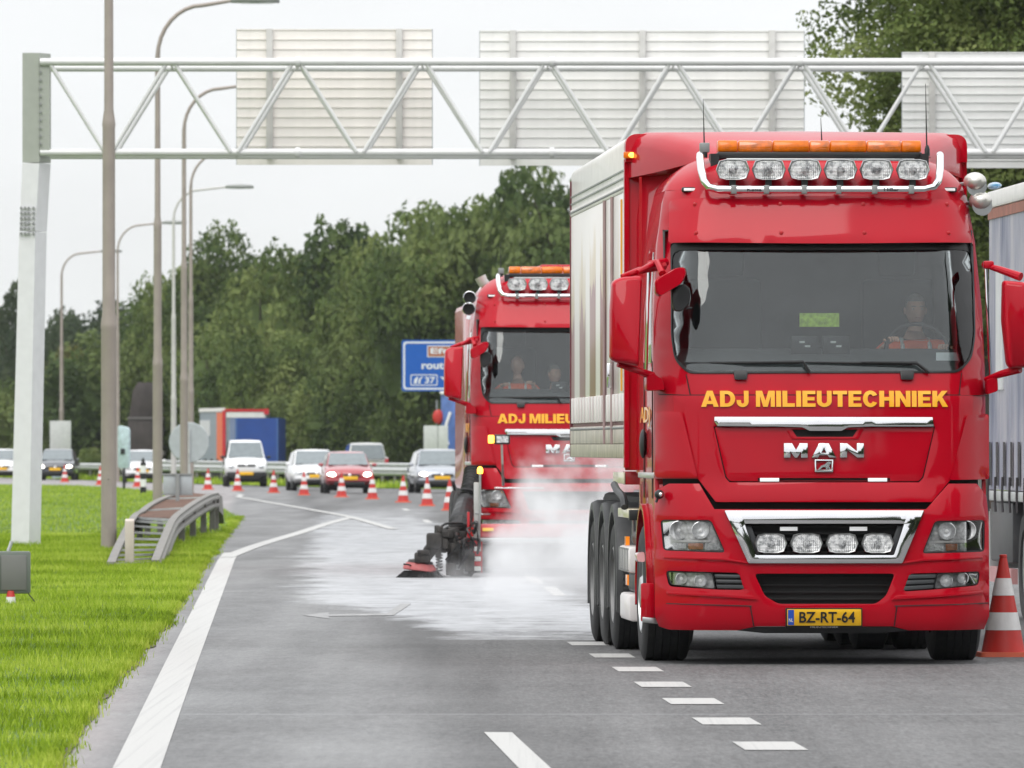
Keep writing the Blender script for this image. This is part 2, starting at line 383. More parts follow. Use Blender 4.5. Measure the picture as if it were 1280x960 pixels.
def blade_mat(name, a, b_, c, scale=.5):
    m = bpy.data.materials.new(name); m.use_nodes = True; t = m.node_tree; n = t.nodes; l = t.links; b = n['Principled BSDF']
    at = n.new('ShaderNodeAttribute'); at.attribute_name = 'tint'; geo = n.new('ShaderNodeNewGeometry')
    z = n.new('ShaderNodeTexNoise'); z.inputs['Scale'].default_value = scale; z.inputs['Detail'].default_value = 4; l.new(geo.outputs['Position'], z.inputs['Vector'])
    ad = n.new('ShaderNodeMath'); ad.operation = 'MULTIPLY_ADD'; ad.inputs[1].default_value = .45; l.new(at.outputs['Fac'], ad.inputs[0])
    zz = n.new('ShaderNodeMapRange'); zz.inputs[1].default_value = .32; zz.inputs[2].default_value = .66; zz.inputs[4].default_value = .62; l.new(z.outputs[0], zz.inputs[0]); l.new(zz.outputs[0], ad.inputs[2])
    r = n.new('ShaderNodeValToRGB'); r.color_ramp.elements[0].color = (*a, 1); r.color_ramp.elements[0].position = .05; r.color_ramp.elements[1].color = (*c, 1); r.color_ramp.elements[1].position = .95
    e = r.color_ramp.elements.new(.5); e.color = (*b_, 1); l.new(ad.outputs[0], r.inputs[0]); l.new(r.outputs[0], b.inputs['Base Color'])
    b.inputs['Roughness'].default_value = .6; b.inputs['Specular IOR Level'].default_value = .08
    tl = n.new('ShaderNodeBsdfTranslucent'); l.new(r.outputs[0], tl.inputs[0]); ms = n.new('ShaderNodeMixShader'); ms.inputs[0].default_value = .35
    l.new(b.outputs[0], ms.inputs[1]); l.new(tl.outputs[0], ms.inputs[2]); l.new(ms.outputs[0], n['Material Output'].inputs[0])
    MAT[name] = m; return m
grassm = blade_mat('grass_blades', (.10, .17, .01), (.28, .41, .025), (.55, .64, .11), .45)

def flat(name, pts, z, m, kind='structure', wav=0):
    v, tri = fill2d(pts, (), 1e9)
    return tag(finish(name, [(a, b, z) for a, b in v], tri, m, smooth=False, recalc=False), kind=kind)
flat('ground', [(-3000, -50), (3000, -50), (3000, 4500), (-3000, 4500)], -.06, turf)
VERGE = [(-1.62, 22)] + [G(*p) for p in ((60, 960), (128, 870), (200, 790), (243, 725), (272, 682), (299, 648))]
VFAR = [G(*p) for p in ((272, 634), (240, 626), (200, 616), (140, 610), (70, 607.5), (0, 606))]
FE = [(-70, 600), (-40, 490), (-26.0, 430), (-20.8, 402), (-12.6, 352), (-5.7, 322), (1.6, 303), (12, 285), (40, 262)]   # front edge of the far grass strip
road_pts = [(-12, 15), (45, 15)] + [(45, 255)] + [(x, y) for x, y in FE[::-1]] + [(-75, 560), (-60, 330), (-14, 200), (-14, 60)]
flat('road', road_pts, 0, asph)
flat('near_road', [(-12, -260), (16, -260), (16, 14.99), (-12, 14.99)], 0, asph)
def offs(path, d):
    out = []
    for i, p in enumerate(path):
        a = Vector(path[max(i - 1, 0)]); b = Vector(path[min(i + 1, len(path) - 1)]); t = (b - a).normalized(); nn = Vector((-t.y, t.x)); q = Vector(p) + nn * d; out.append((q.x, q.y))
    return out
flat('far_road', offs(FE, 7) + offs(FE, 24)[::-1], -.03, asph)
flat('far_verge', [(x, y) for x, y in FE] + offs(FE, 7)[::-1], .02, turf)
def edgewob(pts, step=.35):
    out = []
    for i in range(len(pts) - 1):
        a, b = Vector(pts[i]), Vector(pts[i + 1]); n = max(1, int((b - a).length / step))
        for k in range(n):
            p = a + (b - a) * k / n; w = noise.noise(Vector((p.y * .30, 3.1, 0))) * .10 + noise.noise(Vector((p.y * .9, 9.1, 0))) * .03
            out.append((p.x + w, p.y))
    return out + [pts[-1]]
vedge = edgewob(VERGE)
verge_poly = vedge + VFAR + [(-50, 380), (-70, 300), (-60, 22)]
v_, t_ = fill2d(verge_poly, (), 1e9)
# a low bank: the verge as a grid that rises gently away from the road
def verge_x(y):
    for i in range(len(vedge) - 1):
        a, b = vedge[i], vedge[i + 1]
        if a[1] <= y <= b[1]: return a[0] + (b[0] - a[0]) * (y - a[1]) / max(1e-6, b[1] - a[1])
    return vedge[-1][0] if y > 100 else vedge[0][0]
def vh(x, y):
    return .035 + .02 * noise.noise(Vector((x * .6, y * .25, 0)))
tag(finish('grass_verge', [(a, b, .03) for a, b in v_], t_, turf, smooth=False, recalc=False), kind='structure')
flat('verge_edge', [(x - .02, y) for x, y in vedge][:1] + [(x + .045 + .03 * noise.noise(Vector((y * .6, 5, 5))), y) for x, y in vedge] + [(x - .1, y) for x, y in vedge][::-1][:-1], .008,
     mat('kerb_soil', (.14, .12, .095), .95, var=.4, vscale=7, bump=.8, bscale=40))

def marking(name, pts, z=.004): return flat(name, pts, z, paint)
def stripe(name, cl, w, z=.004):
    a = offs(cl, w / 2); b = offs(cl, -w / 2); marking(name, a + b[::-1], z)
def smooth_path(pts, n=6):
    out = []
    P = [pts[0]] + list(pts) + [pts[-1]]
    for i in range(1, len(P) - 2):
        for k in range(n):
            t = k / n; p = [0, 0]
            for j in range(2):
                a, b, c, d = P[i - 1][j], P[i][j], P[i + 1][j], P[i + 2][j]
                p[j] = .5 * (2 * b + (c - a) * t + (2 * a - 5 * b + 4 * c - d) * t * t + (3 * b - a - 3 * c + d) * t ** 3)
            out.append(tuple(p))
    return out + [pts[-1]]
e1 = [(-1.02, 20)] + [G(*p) for p in ((171, 960), (226, 830), (283, 700), (289, 691))]
stripe('edge_line_marking', e1, .235)
e2 = [G(*p) for p in ((283, 697), (322, 682), (375, 666), (412, 654), (441, 646.5))]
stripe('gore_line_marking', smooth_path(e2), .22, .008)
e3 = [(-40, 395), (-22, 345)] + [G(*p) for p in ((262, 616), (300, 622), (340, 629), (400, 639.5), (441, 647.5), (492, 662))]
stripe('left_curve_line_marking', smooth_path(e3), .2, .012)
e4 = [(-48, 470), (-34, 425), (-25, 398), (-17, 365)] + [G(*p) for p in ((330, 607), (420, 611.5), (520, 622))]
for i in range(8):
    a, b = G(505 + i * 26, 636 + i * 14), G(512 + i * 28, 639.5 + i * 16)
    stripe('lane_dash_marking', [a, (a[0] * .35 + b[0] * .65, a[1] * .35 + b[1] * .65)], .14)
for px, py, w in ((962, 933, 80), (908, 902, 75), (866, 877, 68), (828, 856, 64), (797, 837, 58), (765, 820, 52), (735, 805, 48)):
    X, Y = G(px, py); ww = w / 2 * Y / F * .97; ln = .62
    marking('block_marking', [(X - ww + .018, Y - ln), (X + ww + .018, Y - ln), (X + ww - .018, Y + ln), (X - ww - .018, Y + ln)])
X, Y = .02, 44.6
marking('lane_line_marking', [(-.155, 47.1), (-.0, 47.05), (.33, 38), (.17, 38)])
# arrow that points to the left lane
a = [G(*p) for p in ((378, 769.5), (411, 765.8), (411, 768.3), (484, 767.2), (500, 755), (514, 755), (492, 769.5), (411, 770.6), (411, 773.5))]
v_a, t_a = fill2d(a, (), 1e9); tag(finish('arrow_marking', [(p, q, .004) for p, q in v_a], t_a, mat('worn_road_paint', (.27, .27, .27), .6, var=.35, vscale=9, dirt=.5), smooth=False, recalc=False), kind='structure')

# ------------------------------------------------------------------ grass blades
def blades(name, pts, hmin, hmax, w, m, lean=.5):
    n = len(pts); P = np.array(pts, dtype=np.float64)
    ang = np.random.rand(n) * 2 * PI; h = hmin + (hmax - hmin) * np.random.rand(n) ** 1.6
    clump = np.array([noise.noise(Vector((p[0] * 1.1, p[1] * .5, 2))) for p in pts]); h *= 1 + .7 * clump
    lx = (np.random.rand(n) - .5) * 2 * lean * h; ly = (np.random.rand(n) - .5) * 2 * lean * h
    ww = w * (.6 + .8 * np.random.rand(n)); dx, dy = np.cos(ang * .35) * ww / 2, np.sin(ang * .35) * ww / 2
    V = np.zeros((n, 5, 3))
    V[:, 0] = P + np.stack([-dx, -dy, 0 * h], 1); V[:, 1] = P + np.stack([dx, dy, 0 * h], 1)
    V[:, 2] = P + np.stack([-dx * .8 + lx * .35, -dy + ly * .35, h * .6], 1); V[:, 3] = P + np.stack([dx * .8 + lx * .35, dy + ly * .35, h * .6], 1)
    V[:, 4] = P + np.stack([lx, ly, h], 1)
    base = np.arange(n)[:, None] * 5
    tri = np.concatenate([base + np.array([[0, 1, 3]]), base + np.array([[0, 3, 2]]), base + np.array([[2, 3, 4]])], 1).reshape(-1)
    me = bpy.data.meshes.new(name); me.vertices.add(n * 5); me.vertices.foreach_set('co', V.reshape(-1))
    me.loops.add(n * 9); me.loops.foreach_set('vertex_index', tri.astype(np.int32)); me.polygons.add(n * 3); me.polygons.foreach_set('loop_start', np.arange(n * 3, dtype=np.int32) * 3)
    me.update(calc_edges=True)
    at = me.attributes.new('tint', 'FLOAT', 'POINT'); at.data.foreach_set('value', np.repeat(np.random.rand(n), 5).astype(np.float32))
    me.materials.append(m); return link(name, me)
pts = []; big = []
for i in range(330000):
    y = 40 + 110 * random.random() ** 1.1; xe = verge_x(y)
    xl = -.064 * y - 1.2; x = xl + (xe - xl) * random.random()
    if random.random() < (xe - xl) / 6.5: pts.append((x + random.random() * .05, y, .03))
for i in range(26000):
    y = 40 + 150 * random.random(); xe = verge_x(y); q = xe + random.gauss(-.03, .05 + .04 * noise.noise(Vector((y * .8, 1, 1)))); pts.append((q, y, .01))
for i in range(170000):
    y = 128 + 210 * random.random(); x = -30 + 27 * random.random()
    if x > -.066 * y - 1.5 and inside((x, y), verge_poly): big.append((x, y, .03))
tag(blades('grass', pts, .025, .08, .0075, grassm), kind='stuff', label='short bright green grass on the verge left of the road', cat='grass')
tag(blades('distant_grass', big, .03, .09, .016, grassm), kind='stuff', label='bright green grass at the far end of the verge', cat='grass')
fp = []
for i in range(14000):
    t = random.random() * (len(FE) - 1); k = int(t); a, b = Vector(FE[k]), Vector(FE[k + 1]); p = a + (b - a) * (t - k); q = p + Vector((0, random.random() * 6)); fp.append((q.x, q.y, .02))
tag(blades('strip_grass', fp, .08, .32, .06, grassm), kind='stuff', label='rough grass strip beneath the far crash barrier', cat='grass')
wp = []
for i in range(60):
    y = 41 + 75 * random.random(); xe = verge_x(y); c = (xe - .15 - random.random() ** 2 * 3.0, y)
    for k in range(9): wp.append((c[0] + random.gauss(0, .05), c[1] + random.gauss(0, .05), .03))
tag(blades('tall_grass', wp, .08, .17, .010, grassm, .8), kind='stuff', label='taller grass tufts scattered through the near verge', cat='grass')

# ------------------------------------------------------------------ trees
def leaf_mesh(name, rx, ry, rz, nb, nl, size, seed, flatbot=.0, core=True, mat_=None, rag=1.0, blobr=(.24, .50)):
    """a crown: leaf-sized faces on many clumps spread through an uneven volume, centred at the origin"""
    rs = np.random.RandomState(int(seed)); C = []; R = []
    while len(C) < nb:
        p = rs.uniform(-1, 1, 3); d = np.linalg.norm(p)
        if d > 1 or d < .35: continue
        if p[2] < -1 + flatbot: continue
        r = rs.uniform(*blobr) * (1.15 - .45 * d)
        k = (1 - r * .75) if rs.rand() > .12 * rag else .96
        C.append(p * k); R.append(r)
    C = np.array(C); R = np.array(R)
    pr = R ** 2; pr /= pr.sum(); idx = rs.choice(nb, nl, p=pr)
    d = rs.normal(size=(nl, 3)); d[:, 2] += .25; d /= np.linalg.norm(d, axis=1)[:, None]
    rad = R[idx] * (1 - .35 * rs.rand(nl) ** 2) * (1 + .22 * np.sin(9 * d[:, 0] + idx) * np.sin(8 * d[:, 2] + 2 * idx))
    P = (C[idx] + d * rad[:, None]) * np.array([rx, ry, rz])
    nrm = d * .8 + rs.normal(size=(nl, 3)) * .55; nrm /= np.linalg.norm(nrm, axis=1)[:, None]
    a = np.cross(nrm, rs.normal(size=(nl, 3))); a /= np.linalg.norm(a, axis=1)[:, None]; b = np.cross(nrm, a)
    s = size * rs.uniform(.5, 1.2, nl)[:, None]
    V = np.stack([P - a * s, P - b * s * .5, P + a * s, P + b * s * .5], 1).reshape(-1, 3)
    fcs = [tuple(range(4 * i, 4 * i + 4)) for i in range(nl)]
    tint = np.repeat(np.clip(.5 + .3 * rs.normal(size=nb)[idx] + .22 * rs.normal(size=nl), 0, 1), 4)
    verts = V.tolist()
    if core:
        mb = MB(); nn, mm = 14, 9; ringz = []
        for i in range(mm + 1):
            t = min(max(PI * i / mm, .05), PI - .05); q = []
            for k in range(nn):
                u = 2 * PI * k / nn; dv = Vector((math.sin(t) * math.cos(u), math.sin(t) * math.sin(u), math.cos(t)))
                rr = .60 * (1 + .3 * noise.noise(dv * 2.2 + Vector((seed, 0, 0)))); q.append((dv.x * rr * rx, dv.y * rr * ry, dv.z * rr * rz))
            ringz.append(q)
        mb.loft(ringz); o = len(verts); verts += mb.v; fcs += [tuple(i + o for i in f) for f in mb.f]; tint = np.concatenate([tint, np.zeros(len(mb.v)) + .1])  # solid core; its darkest tint stands in for shade deep in the crown
    me = bpy.data.meshes.new(name); me.from_pydata(verts, [], fcs)
    at = me.attributes.new('tint', 'FLOAT', 'POINT'); at.data.foreach_set('value', tint.astype(np.float32)); me.materials.append(mat_); return me
leaf_a = blade_mat('foliage_dark', (.030, .052, .020), (.084, .126, .042), (.185, .230, .080), .22)
leaf_b = blade_mat('foliage_mid', (.038, .062, .020), (.112, .160, .048), (.230, .275, .095), .22)
leaf_c = blade_mat('foliage_olive', (.05, .055, .02), (.12, .125, .04), (.19, .19, .07), .3)
leaf_d = blade_mat('foliage_far', (.022, .040, .024), (.055, .078, .040), (.10, .13, .06), .15)
leaf_r = blade_mat('foliage_brown', (.05, .03, .018), (.11, .06, .03), (.16, .10, .05), .3)
bark = mat('bark', (.09, .07, .055), .9, var=.3, bump=.8, bscale=20)
CR = {}
def crown(kind, v):
    key = (kind, v)
    if key not in CR:
        m = {'a': leaf_a, 'b': leaf_b, 'c': leaf_c, 'd': leaf_d, 'r': leaf_r}[kind]
        CR[key] = leaf_mesh('crown_' + kind, 1, 1, 1, 34, 16000, .044, 10 + v * 7 + ord(kind), mat_=m)
    return CR[key]
def trunk_mesh(h, r, seed, limbs=5):
    rs = random.Random(seed); mb = MB(); lean = rs.uniform(-.3, .3)
    p = [(lean * t * t, .15 * math.sin(t * 3), h * t) for t in (0, .2, .45, .7, 1)]
    mb.tube(p, [r * 1.3, r, r * .85, r * .6, r * .25], 8)
    for k in range(limbs):
        t = rs.uniform(.4, .9); a = rs.uniform(0, 2 * PI); b = Vector((lean * t * t, 0, h * t)); L_ = h * rs.uniform(.25, .45)
        d = Vector((math.cos(a), math.sin(a), rs.uniform(.5, 1.0))).normalized()
        mb.tube([b, b + d * L_ * .5 + Vector((0, 0, .05)), b + d * L_ + Vector((0, 0, .3))], [r * .4, r * .25, r * .08], 6)
    return mb
def tree(X, Y, top, rx, kind, v, label, group, bot=.6, name='broadleaf_tree', cat='tree', ry=None):
    t = empty(name, (X, Y, 0), random.random() * 0, label=label, cat=cat, group=group)
    rz = (top - bot) / 2
    rx *= 1.22; c = link('crown', crown(kind, v), t); c.scale = (rx, ry or rx, rz); c.location = (0, 0, bot + rz); c.rotation_euler = (0, 0, v * 1.3 + X)
    trunk_mesh(top * .75, .16 + top * .008, v + int(X * 10)).build('trunk', bark, t)
    return t
def at_px(px, ytop, Y): return gX(px, Y), gZ(ytop, Y)
FORD = ['behind the pole row', 'left of the lorries', 'behind the orange trailer', 'behind the blue box body', 'right of the blue box body', 'behind the white estate', 'behind the red hatchback',
        'behind the silver car', 'left of the blue route sign', 'behind the blue route sign', 'behind the right part of the route sign', 'behind the second truck cab', 'just left of the first truck body']
wood = [  # px, ytop, Y, radius, kind, variant
    (222, 352, 470, 3.0, 'a', 0), (248, 300, 455, 3.4, 'b', 1), (290, 291, 450, 3.3, 'a', 2), (330, 312, 430, 3.2, 'b', 3), (372, 300, 440, 3.6, 'b', 0), (412, 270, 430, 3.6, 'b', 2),
    (452, 263, 430, 3.7, 'a', 1), (498, 268, 418, 3.6, 'b', 3), (530, 292, 392, 3.2, 'b', 1), (562, 252, 405, 3.4, 'a', 3), (600, 224, 398, 3.8, 'b', 0), (648, 212, 392, 3.8, 'a', 2), (700, 206, 388, 3.8, 'a', 1)]
for i, (px, yt, Y, r, kd, v) in enumerate(wood):
    X, Z = at_px(px, yt, Y)
    tree(X, Y, Z, r, kd, v, 'tall green broadleaf tree in the roadside wood, ' + FORD[i], 'trees of the wood behind the far barrier', bot=-1.2 if i % 2 else .2)
# lower shrubs closing the foot of the wood, each a countable bush
BL = ['at the left end of the wood', 'below the wood between pole and lorry', 'behind the lorry cab gap', 'right of the blue box body', 'left of the white hatchback roof', 'above the white hatchback', 'behind the red hatchback', 'behind the silver estate',
      'right of the silver estate', 'left of the grey cabinet', 'behind the grey cabinet', 'under the route sign', 'behind the second truck', 'behind the steam']
for i, px in enumerate((228, 262, 300, 345, 385, 420, 455, 490, 520, 548, 585, 620, 665, 705)):
    Y = 425 - (px - 230) * .09; X = gX(px, Y)
    tree(X, Y, [5.5, 7.5, 6.2, 7.8, 5.2][i % 5], 2.5, 'ab'[i % 2], (i + 1) % 4, 'dense green bush at the foot of the wood, ' + BL[i], 'bushes at the foot of the wood', bot=-1.5, name='bush', cat='bush')
# distant wood on the left
LF = ['at the left frame edge', 'left of the gantry leg', 'behind the gantry leg', 'right of the gantry leg', 'behind the far thin lamp post', 'between thin post and near post', 'behind the near post', 'above the dark load', 'between the two brown posts', 'at the foot of the wood']
for i, (px, yt) in enumerate(((-40, 372), (-8, 384), (22, 380), (52, 386), (80, 384), (104, 394), (128, 400), (150, 402), (176, 398), (203, 398))):
    X, Z = at_px(px, yt, 600 - i * 6); tree(X, 600 - i * 6, Z, 3.2, 'd', i % 4, 'distant dark bluish tree on the left skyline, ' + LF[i], 'distant trees on the left skyline', bot=-1)
for i, (px, yt, r, kd, lab) in enumerate(((88, 428, 2.6, 'c', 'rounded olive green tree behind the thin lamp post'), (122, 470, 2.2, 'r', 'reddish brown bush left of the near lamp post'), (14, 470, 2.8, 'b', 'green bush behind the white car at the left edge'),
                                     (60, 505, 1.7, 'b', 'light green shrub behind the rectangular sign back'), (118, 556, .9, 'b', 'small green shrub beside the far barrier left of the near post'), (200, 470, 2.8, 'a', 'dark green bush behind the white guide post row'), (168, 440, 2.8, 'a', 'dark green tree behind the stacked dark load'), (148, 480, 2.2, 'd', 'dark bush just right of the near lamp post'))):
    Y = 500 if i != 4 else 425; X, Z = at_px(px, yt, Y); tree(X, Y, Z, r, kd, i % 4, lab, None, bot=-.5, name='bush' if 'bush' in lab or 'shrub' in lab else 'broadleaf_tree', cat='bush' if 'bush' in lab or 'shrub' in lab else 'tree')
# beyond the frame and behind the trucks the wood goes on as one mass
ms = []; 
wood_me = []
def mass(name, spots, m, label, nl=5200, size=.36):
    vs = []; fs = []; tint = []
    for k, (X, Y, r, h) in enumerate(spots):
        me = leaf_mesh('tmp', r, r, h / 2 + .8, 34, nl, size, 200 + k, mat_=m); n0 = len(vs)
        co = np.zeros(len(me.vertices) * 3); me.vertices.foreach_get('co', co); co = co.reshape(-1, 3) + np.array([X, Y, h / 2 - .8]); vs += co.tolist()
        fs += [tuple(i + n0 for i in p.vertices) for p in me.polygons]; tv = np.zeros(len(me.vertices)); me.attributes['tint'].data.foreach_get('value', tv); tint += tv.tolist(); bpy.data.meshes.remove(me)
    me = bpy.data.meshes.new(name); me.from_pydata(vs, [], fs); at = me.attributes.new('tint', 'FLOAT', 'POINT'); at.data.foreach_set('value', np.array(tint, dtype=np.float32)); me.materials.append(m)
    tag(link(name, me), kind='stuff', label=label, cat='woodland')
mass('rear_wood', [(-24 + i * 4.6, 480 - i * 4, 4.2, [8.0, 10.5, 11, 10.5, 12, 12.5][min(5, i)] if i < 6 else 12.5 + (i % 3) * .6) for i in range(14)], leaf_a, 'dark continuous wood behind the front row of trees', 6500, .26)
mass('far_left_wood', [(-60 + i * 5.5, 640 - i * 3, 4.8, 9 + (i * 37 % 5) * .5) for i in range(8)], leaf_d, 'hazy far wood along the left horizon', 5000, .28)

# the avenue goes on beside and behind the camera: it is what the paint, glass and chrome mirror
mass('right_avenue', [(21 + (i % 3) * 2, -190 + i * 15, 7, 13 + (i * 7 % 5)) for i in range(17)], leaf_d, 'tree row along the right of the road beside the camera', 1500, 1.0)
mass('left_avenue', [(-34 - (i % 3) * 3, -210 + i * 19, 8, 11 + (i * 5 % 4)) for i in range(11)], leaf_d, 'tree row along the left of the road beside the camera', 1500, 1.0)
mass('road_end_wood', [(-30 + i * 11, -262, 9, 14 + (i * 7 % 5)) for i in range(6)], leaf_d, 'wood closing the road behind the camera', 1500, 1.0)
# the big tree at the upper right, beyond the gantry
X0, Y0 = 11.6, 172
bt = empty('roadside_tree', (X0, Y0, 0), label='large green tree behind the gantry at the upper right', cat='tree')
me = leaf_mesh('big_crown', 6.2, 4.6, 5.4, 260, 230000, .080, 77, mat_=blade_mat('foliage_near', (.055, .085, .028), (.155, .205, .058), (.27, .31, .11), .5), core=False, rag=.3, blobr=(.17, .30))
c = link('crown', me, bt); c.location = (0, 0, 9.3)
trunk_mesh(11, .3, 5, 12).build('trunk', bark, bt)
t2 = leaf_mesh('low_crown', 2.6, 2.5, 2.4, 50, 11000, .11, 78, mat_=MAT['foliage_near'], core=True)
b2 = empty('roadside_bush', (10.2, 184, 0), label='green tree crown seen between the first truck and the tarpaulin trailer', cat='tree'); c = link('crown', t2, b2); c.location = (0, 0, 5.5); trunk_mesh(5, .18, 9, 5).build('trunk', bark, b2)

# ------------------------------------------------------------------ crash barriers
galv = mat('galvanised_steel', (.50, .51, .51), .45, .35, var=.12, vscale=4, dirt=.25, dcol=(.25, .23, .2))
galv2 = mat('weathered_galvanised', (.21, .20, .185), .6, .2, var=.2, vscale=5, dirt=.5, dcol=(.16, .12, .1))
WP = [(0, .155), (.035, .12), (.07, .085), (.07, .05), (.01, .02), (.01, -.02), (.07, -.05), (.07, -.085), (.035, -.12), (0, -.155)]
def sweep(mb, path, prof, sgn=1, th=.006):
    rings = []
    for i, p in enumerate(path):
        a = Vector(path[max(i - 1, 0)]); b = Vector(path[min(i + 1, len(path) - 1)]); t = (b - a); t.z = 0; t.normalize(); nn = Vector((t.y, -t.x, 0)) * sgn
        P = Vector(p); rings.append([P + nn * o + Vector((0, 0, z)) for o, z in prof] + [P + nn * (o - th) + Vector((0, 0, z)) for o, z in prof[::-1]])
    return mb.loft(rings)
fr = empty('crash_barrier', (0, 0, 0), label='long galvanised crash barrier along the far side of the road', cat='crash barrier')
path = offs(FE, 3.0); rp = smooth_path(path, 8)
rail = sweep(MB(), [(x, y, .60) for x, y in rp], WP); rail.build('rail', galv, fr)
pm = MB().box(-.05, .05, -.03, .03, 0, .72).build('post', galv2, fr); d = 0; last = Vector(rp[4])
for x, y in densify(rp, 1)[10:-10]:
    if (Vector((x, y)) - last).length > 4 and -40 < x < 15:
        c = pm.copy(); col.objects.link(c); c.location = (x, y + .12, 0); last = Vector((x, y))
pm.location = (rp[6][0], rp[6][1] + .12, 0)
fr2 = empty('crash_barrier', (0, 0, 0), label='second crash barrier just behind the first, seen above it', cat='crash barrier')
rp2 = smooth_path(offs(FE, 5.2), 8)
sweep(MB(), [(x, y, .80) for x, y in rp2], [(a, b * .8) for a, b in WP]).build('rail', galv, fr2)
p2 = MB().box(-.05, .05, -.03, .03, 0, .9).build('post', galv2, fr2); p2.location = (rp2[6][0], rp2[6][1] + .12, 0); last = Vector(rp2[4])
for x, y in densify(rp2, 1)[10:-10]:
    if (Vector((x, y)) - last).length > 4 and -40 < x < 15:
        c = p2.copy(); col.objects.link(c); c.location = (x, y + .12, 0); last = Vector((x, y))

# the tapered barrier end in the verge
nb = empty('barrier_terminal', (-5.2, 115, 0), label='low steel barrier end with cross slats and rusty deck in the grass', cat='crash barrier')
def LP(px, py, z):                       # a point of known height on a photo row
    Y = F * (EYE - z) / (py - HY); return Vector((gX(px, Y) + 5.2, Y - 115, z))
RT = [LP(194, 703, .05), LP(203, 680, .22), LP(216, 651, .42), LP(232, 637, .55), LP(247, 627, .63), LP(261, 620, .68), LP(270, 618, .69)]
LT = [LP(139, 705, .05), LP(150, 680, .22), LP(167, 648, .42), LP(178, 640, .50), LP(190, 631, .58), LP(212, 621, .66), LP(238, 615, .70)]
def curve3(P, n=6):
    out = []; Q = [P[0]] + P + [P[-1]]
    for i in range(1, len(Q) - 2):
        for k in range(n):
            t = k / n; a, b, c, d = Q[i - 1:i + 3]; out.append(.5 * (2 * b + (c - a) * t + (2 * a - 5 * b + 4 * c - d) * t * t + (3 * b - a - 3 * c + d) * t ** 3))
    return out + [P[-1]]
RTc, LTc = curve3(RT), curve3(LT)
W2 = [(a * 1.2, b - .13) for a, b in WP]
def rail_strip(name, P, sg):
    mb = MB(); sweep(mb, P, W2, sg); mb.build(name, galv2, nb)
    mb = MB()
    rings = [[p + Vector((-.055, 0, .0)), p + Vector((.055, 0, .0)), p + Vector((.055, 0, .03)), p + Vector((-.055, 0, .03))] for p in P]; mb.loft(rings).build('rail_cap', galv2, nb)
rail_strip('rail', RTc, 1); rail_strip('rail', LTc, -1)
def at_t(P, t):
    f = t * (len(P) - 1); i = min(int(f), len(P) - 2); return P[i] + (P[i + 1] - P[i]) * (f - i)
for k in range(9):
    a, b = at_t(LTc, .02 + k * .037), at_t(RTc, .02 + k * .037)
    MB().loft([[p + Vector(q) for q in ((0, -.04, -.03), (0, .04, -.03), (0, .04, 0), (0, -.04, 0))] for p in (a, b)]).build('slat', galv, nb)
rust = mat('rusty_deck', (.115, .055, .033), .85, var=.35, vscale=6, bump=.5, bscale=30)
for t0, t1 in ((.37, .53), (.56, .78), (.81, .99)):
    MB().loft([[a + Vector((0, 0, -.01)), b + Vector((0, 0, -.01)), b + Vector((0, 0, -.04)), a + Vector((0, 0, -.04))] for a, b in ((at_t(LTc, t0), at_t(RTc, t0)), (at_t(LTc, (t0 + t1) / 2), at_t(RTc, (t0 + t1) / 2)), (at_t(LTc, t1), at_t(RTc, t1)))]).build('deck_panel', rust, nb)
for t in (.35, .545, .795):
    a, b = at_t(LTc, t), at_t(RTc, t); MB().loft([[p + Vector(q) for q in ((0, -.09, -.04), (0, .09, -.04), (0, .09, .005), (0, -.09, .005))] for p in (a, b)]).build('slat', galv, nb)
for P in (LTc, RTc):
    for t in (.3, .45, .6, .75, .9, 1):
        p = at_t(P, t); MB().box(p.x - .05, p.x + .05, p.y - .05, p.y + .05, -.05, p.z - .02).build('post', galv2, nb)
e = RT[-1]
MB().loft([[e + Vector((0, 0, .03)), e + Vector((.06, 0, 0)), e + Vector((.06, 0, -.3)), e + Vector((0, 0, -.3))], [e + Vector((.0, .5, .0)), e + Vector((.10, .5, -.04)), e + Vector((.12, .5, -.4)), e + Vector((0, .5, -.4))], [e + Vector((.0, .9, -.2)), e + Vector((.1, .9, -.22)), e + Vector((.12, .9, -.55)), e + Vector((0, .9, -.55))]]).build('end_shoe', galv2, nb)
# delineator
X, Y = G(162, 708); 
dl = MB().loft([[(X - .06, Y - .03, 0), (X + .06, Y - .03, 0), (X + .06, Y + .03, 0), (X - .06, Y + .03, 0)], [(X - .06, Y - .03, .60), (X + .06, Y - .03, .60), (X + .06, Y + .03, .63), (X - .06, Y + .03, .63)]])
tag(dl.build('marker_post', mat('beige_plastic', (.56, .50, .44), .5, var=.06, dirt=.1), bevel=.01), label='short beige marker post standing before the slatted barrier end', cat='post')
# small framed sign back above the barrier
X, Y = gX(222, 150), 150; sb = empty('reverse_sign', (X, Y, 0), label='small framed sign seen from behind on a short post over the rusty deck', cat='sign')
z0, z1 = gZ(617, Y), gZ(594, Y); w = 18 / (F / Y)
sgm = mat('sign_back_grey', (.42, .45, .47), .5, .2, var=.06, dirt=.12)
for s in (-1, 1): MB().box(min(0, s * w), max(0, s * w), 0, .03, z0, z1).build('panel', sgm, sb, bevel=.004)
MB().box(-w - .02, w + .02, -.02, .035, z1, z1 + .03).build('frame_rail', grey, sb); MB().box(-w - .02, w + .02, -.02, .035, z0 - .03, z0).build('frame_rail', grey, sb)
MB().box(-.035, .035, -.06, -.022, .3, z1 + .02).build('post', grey, sb)

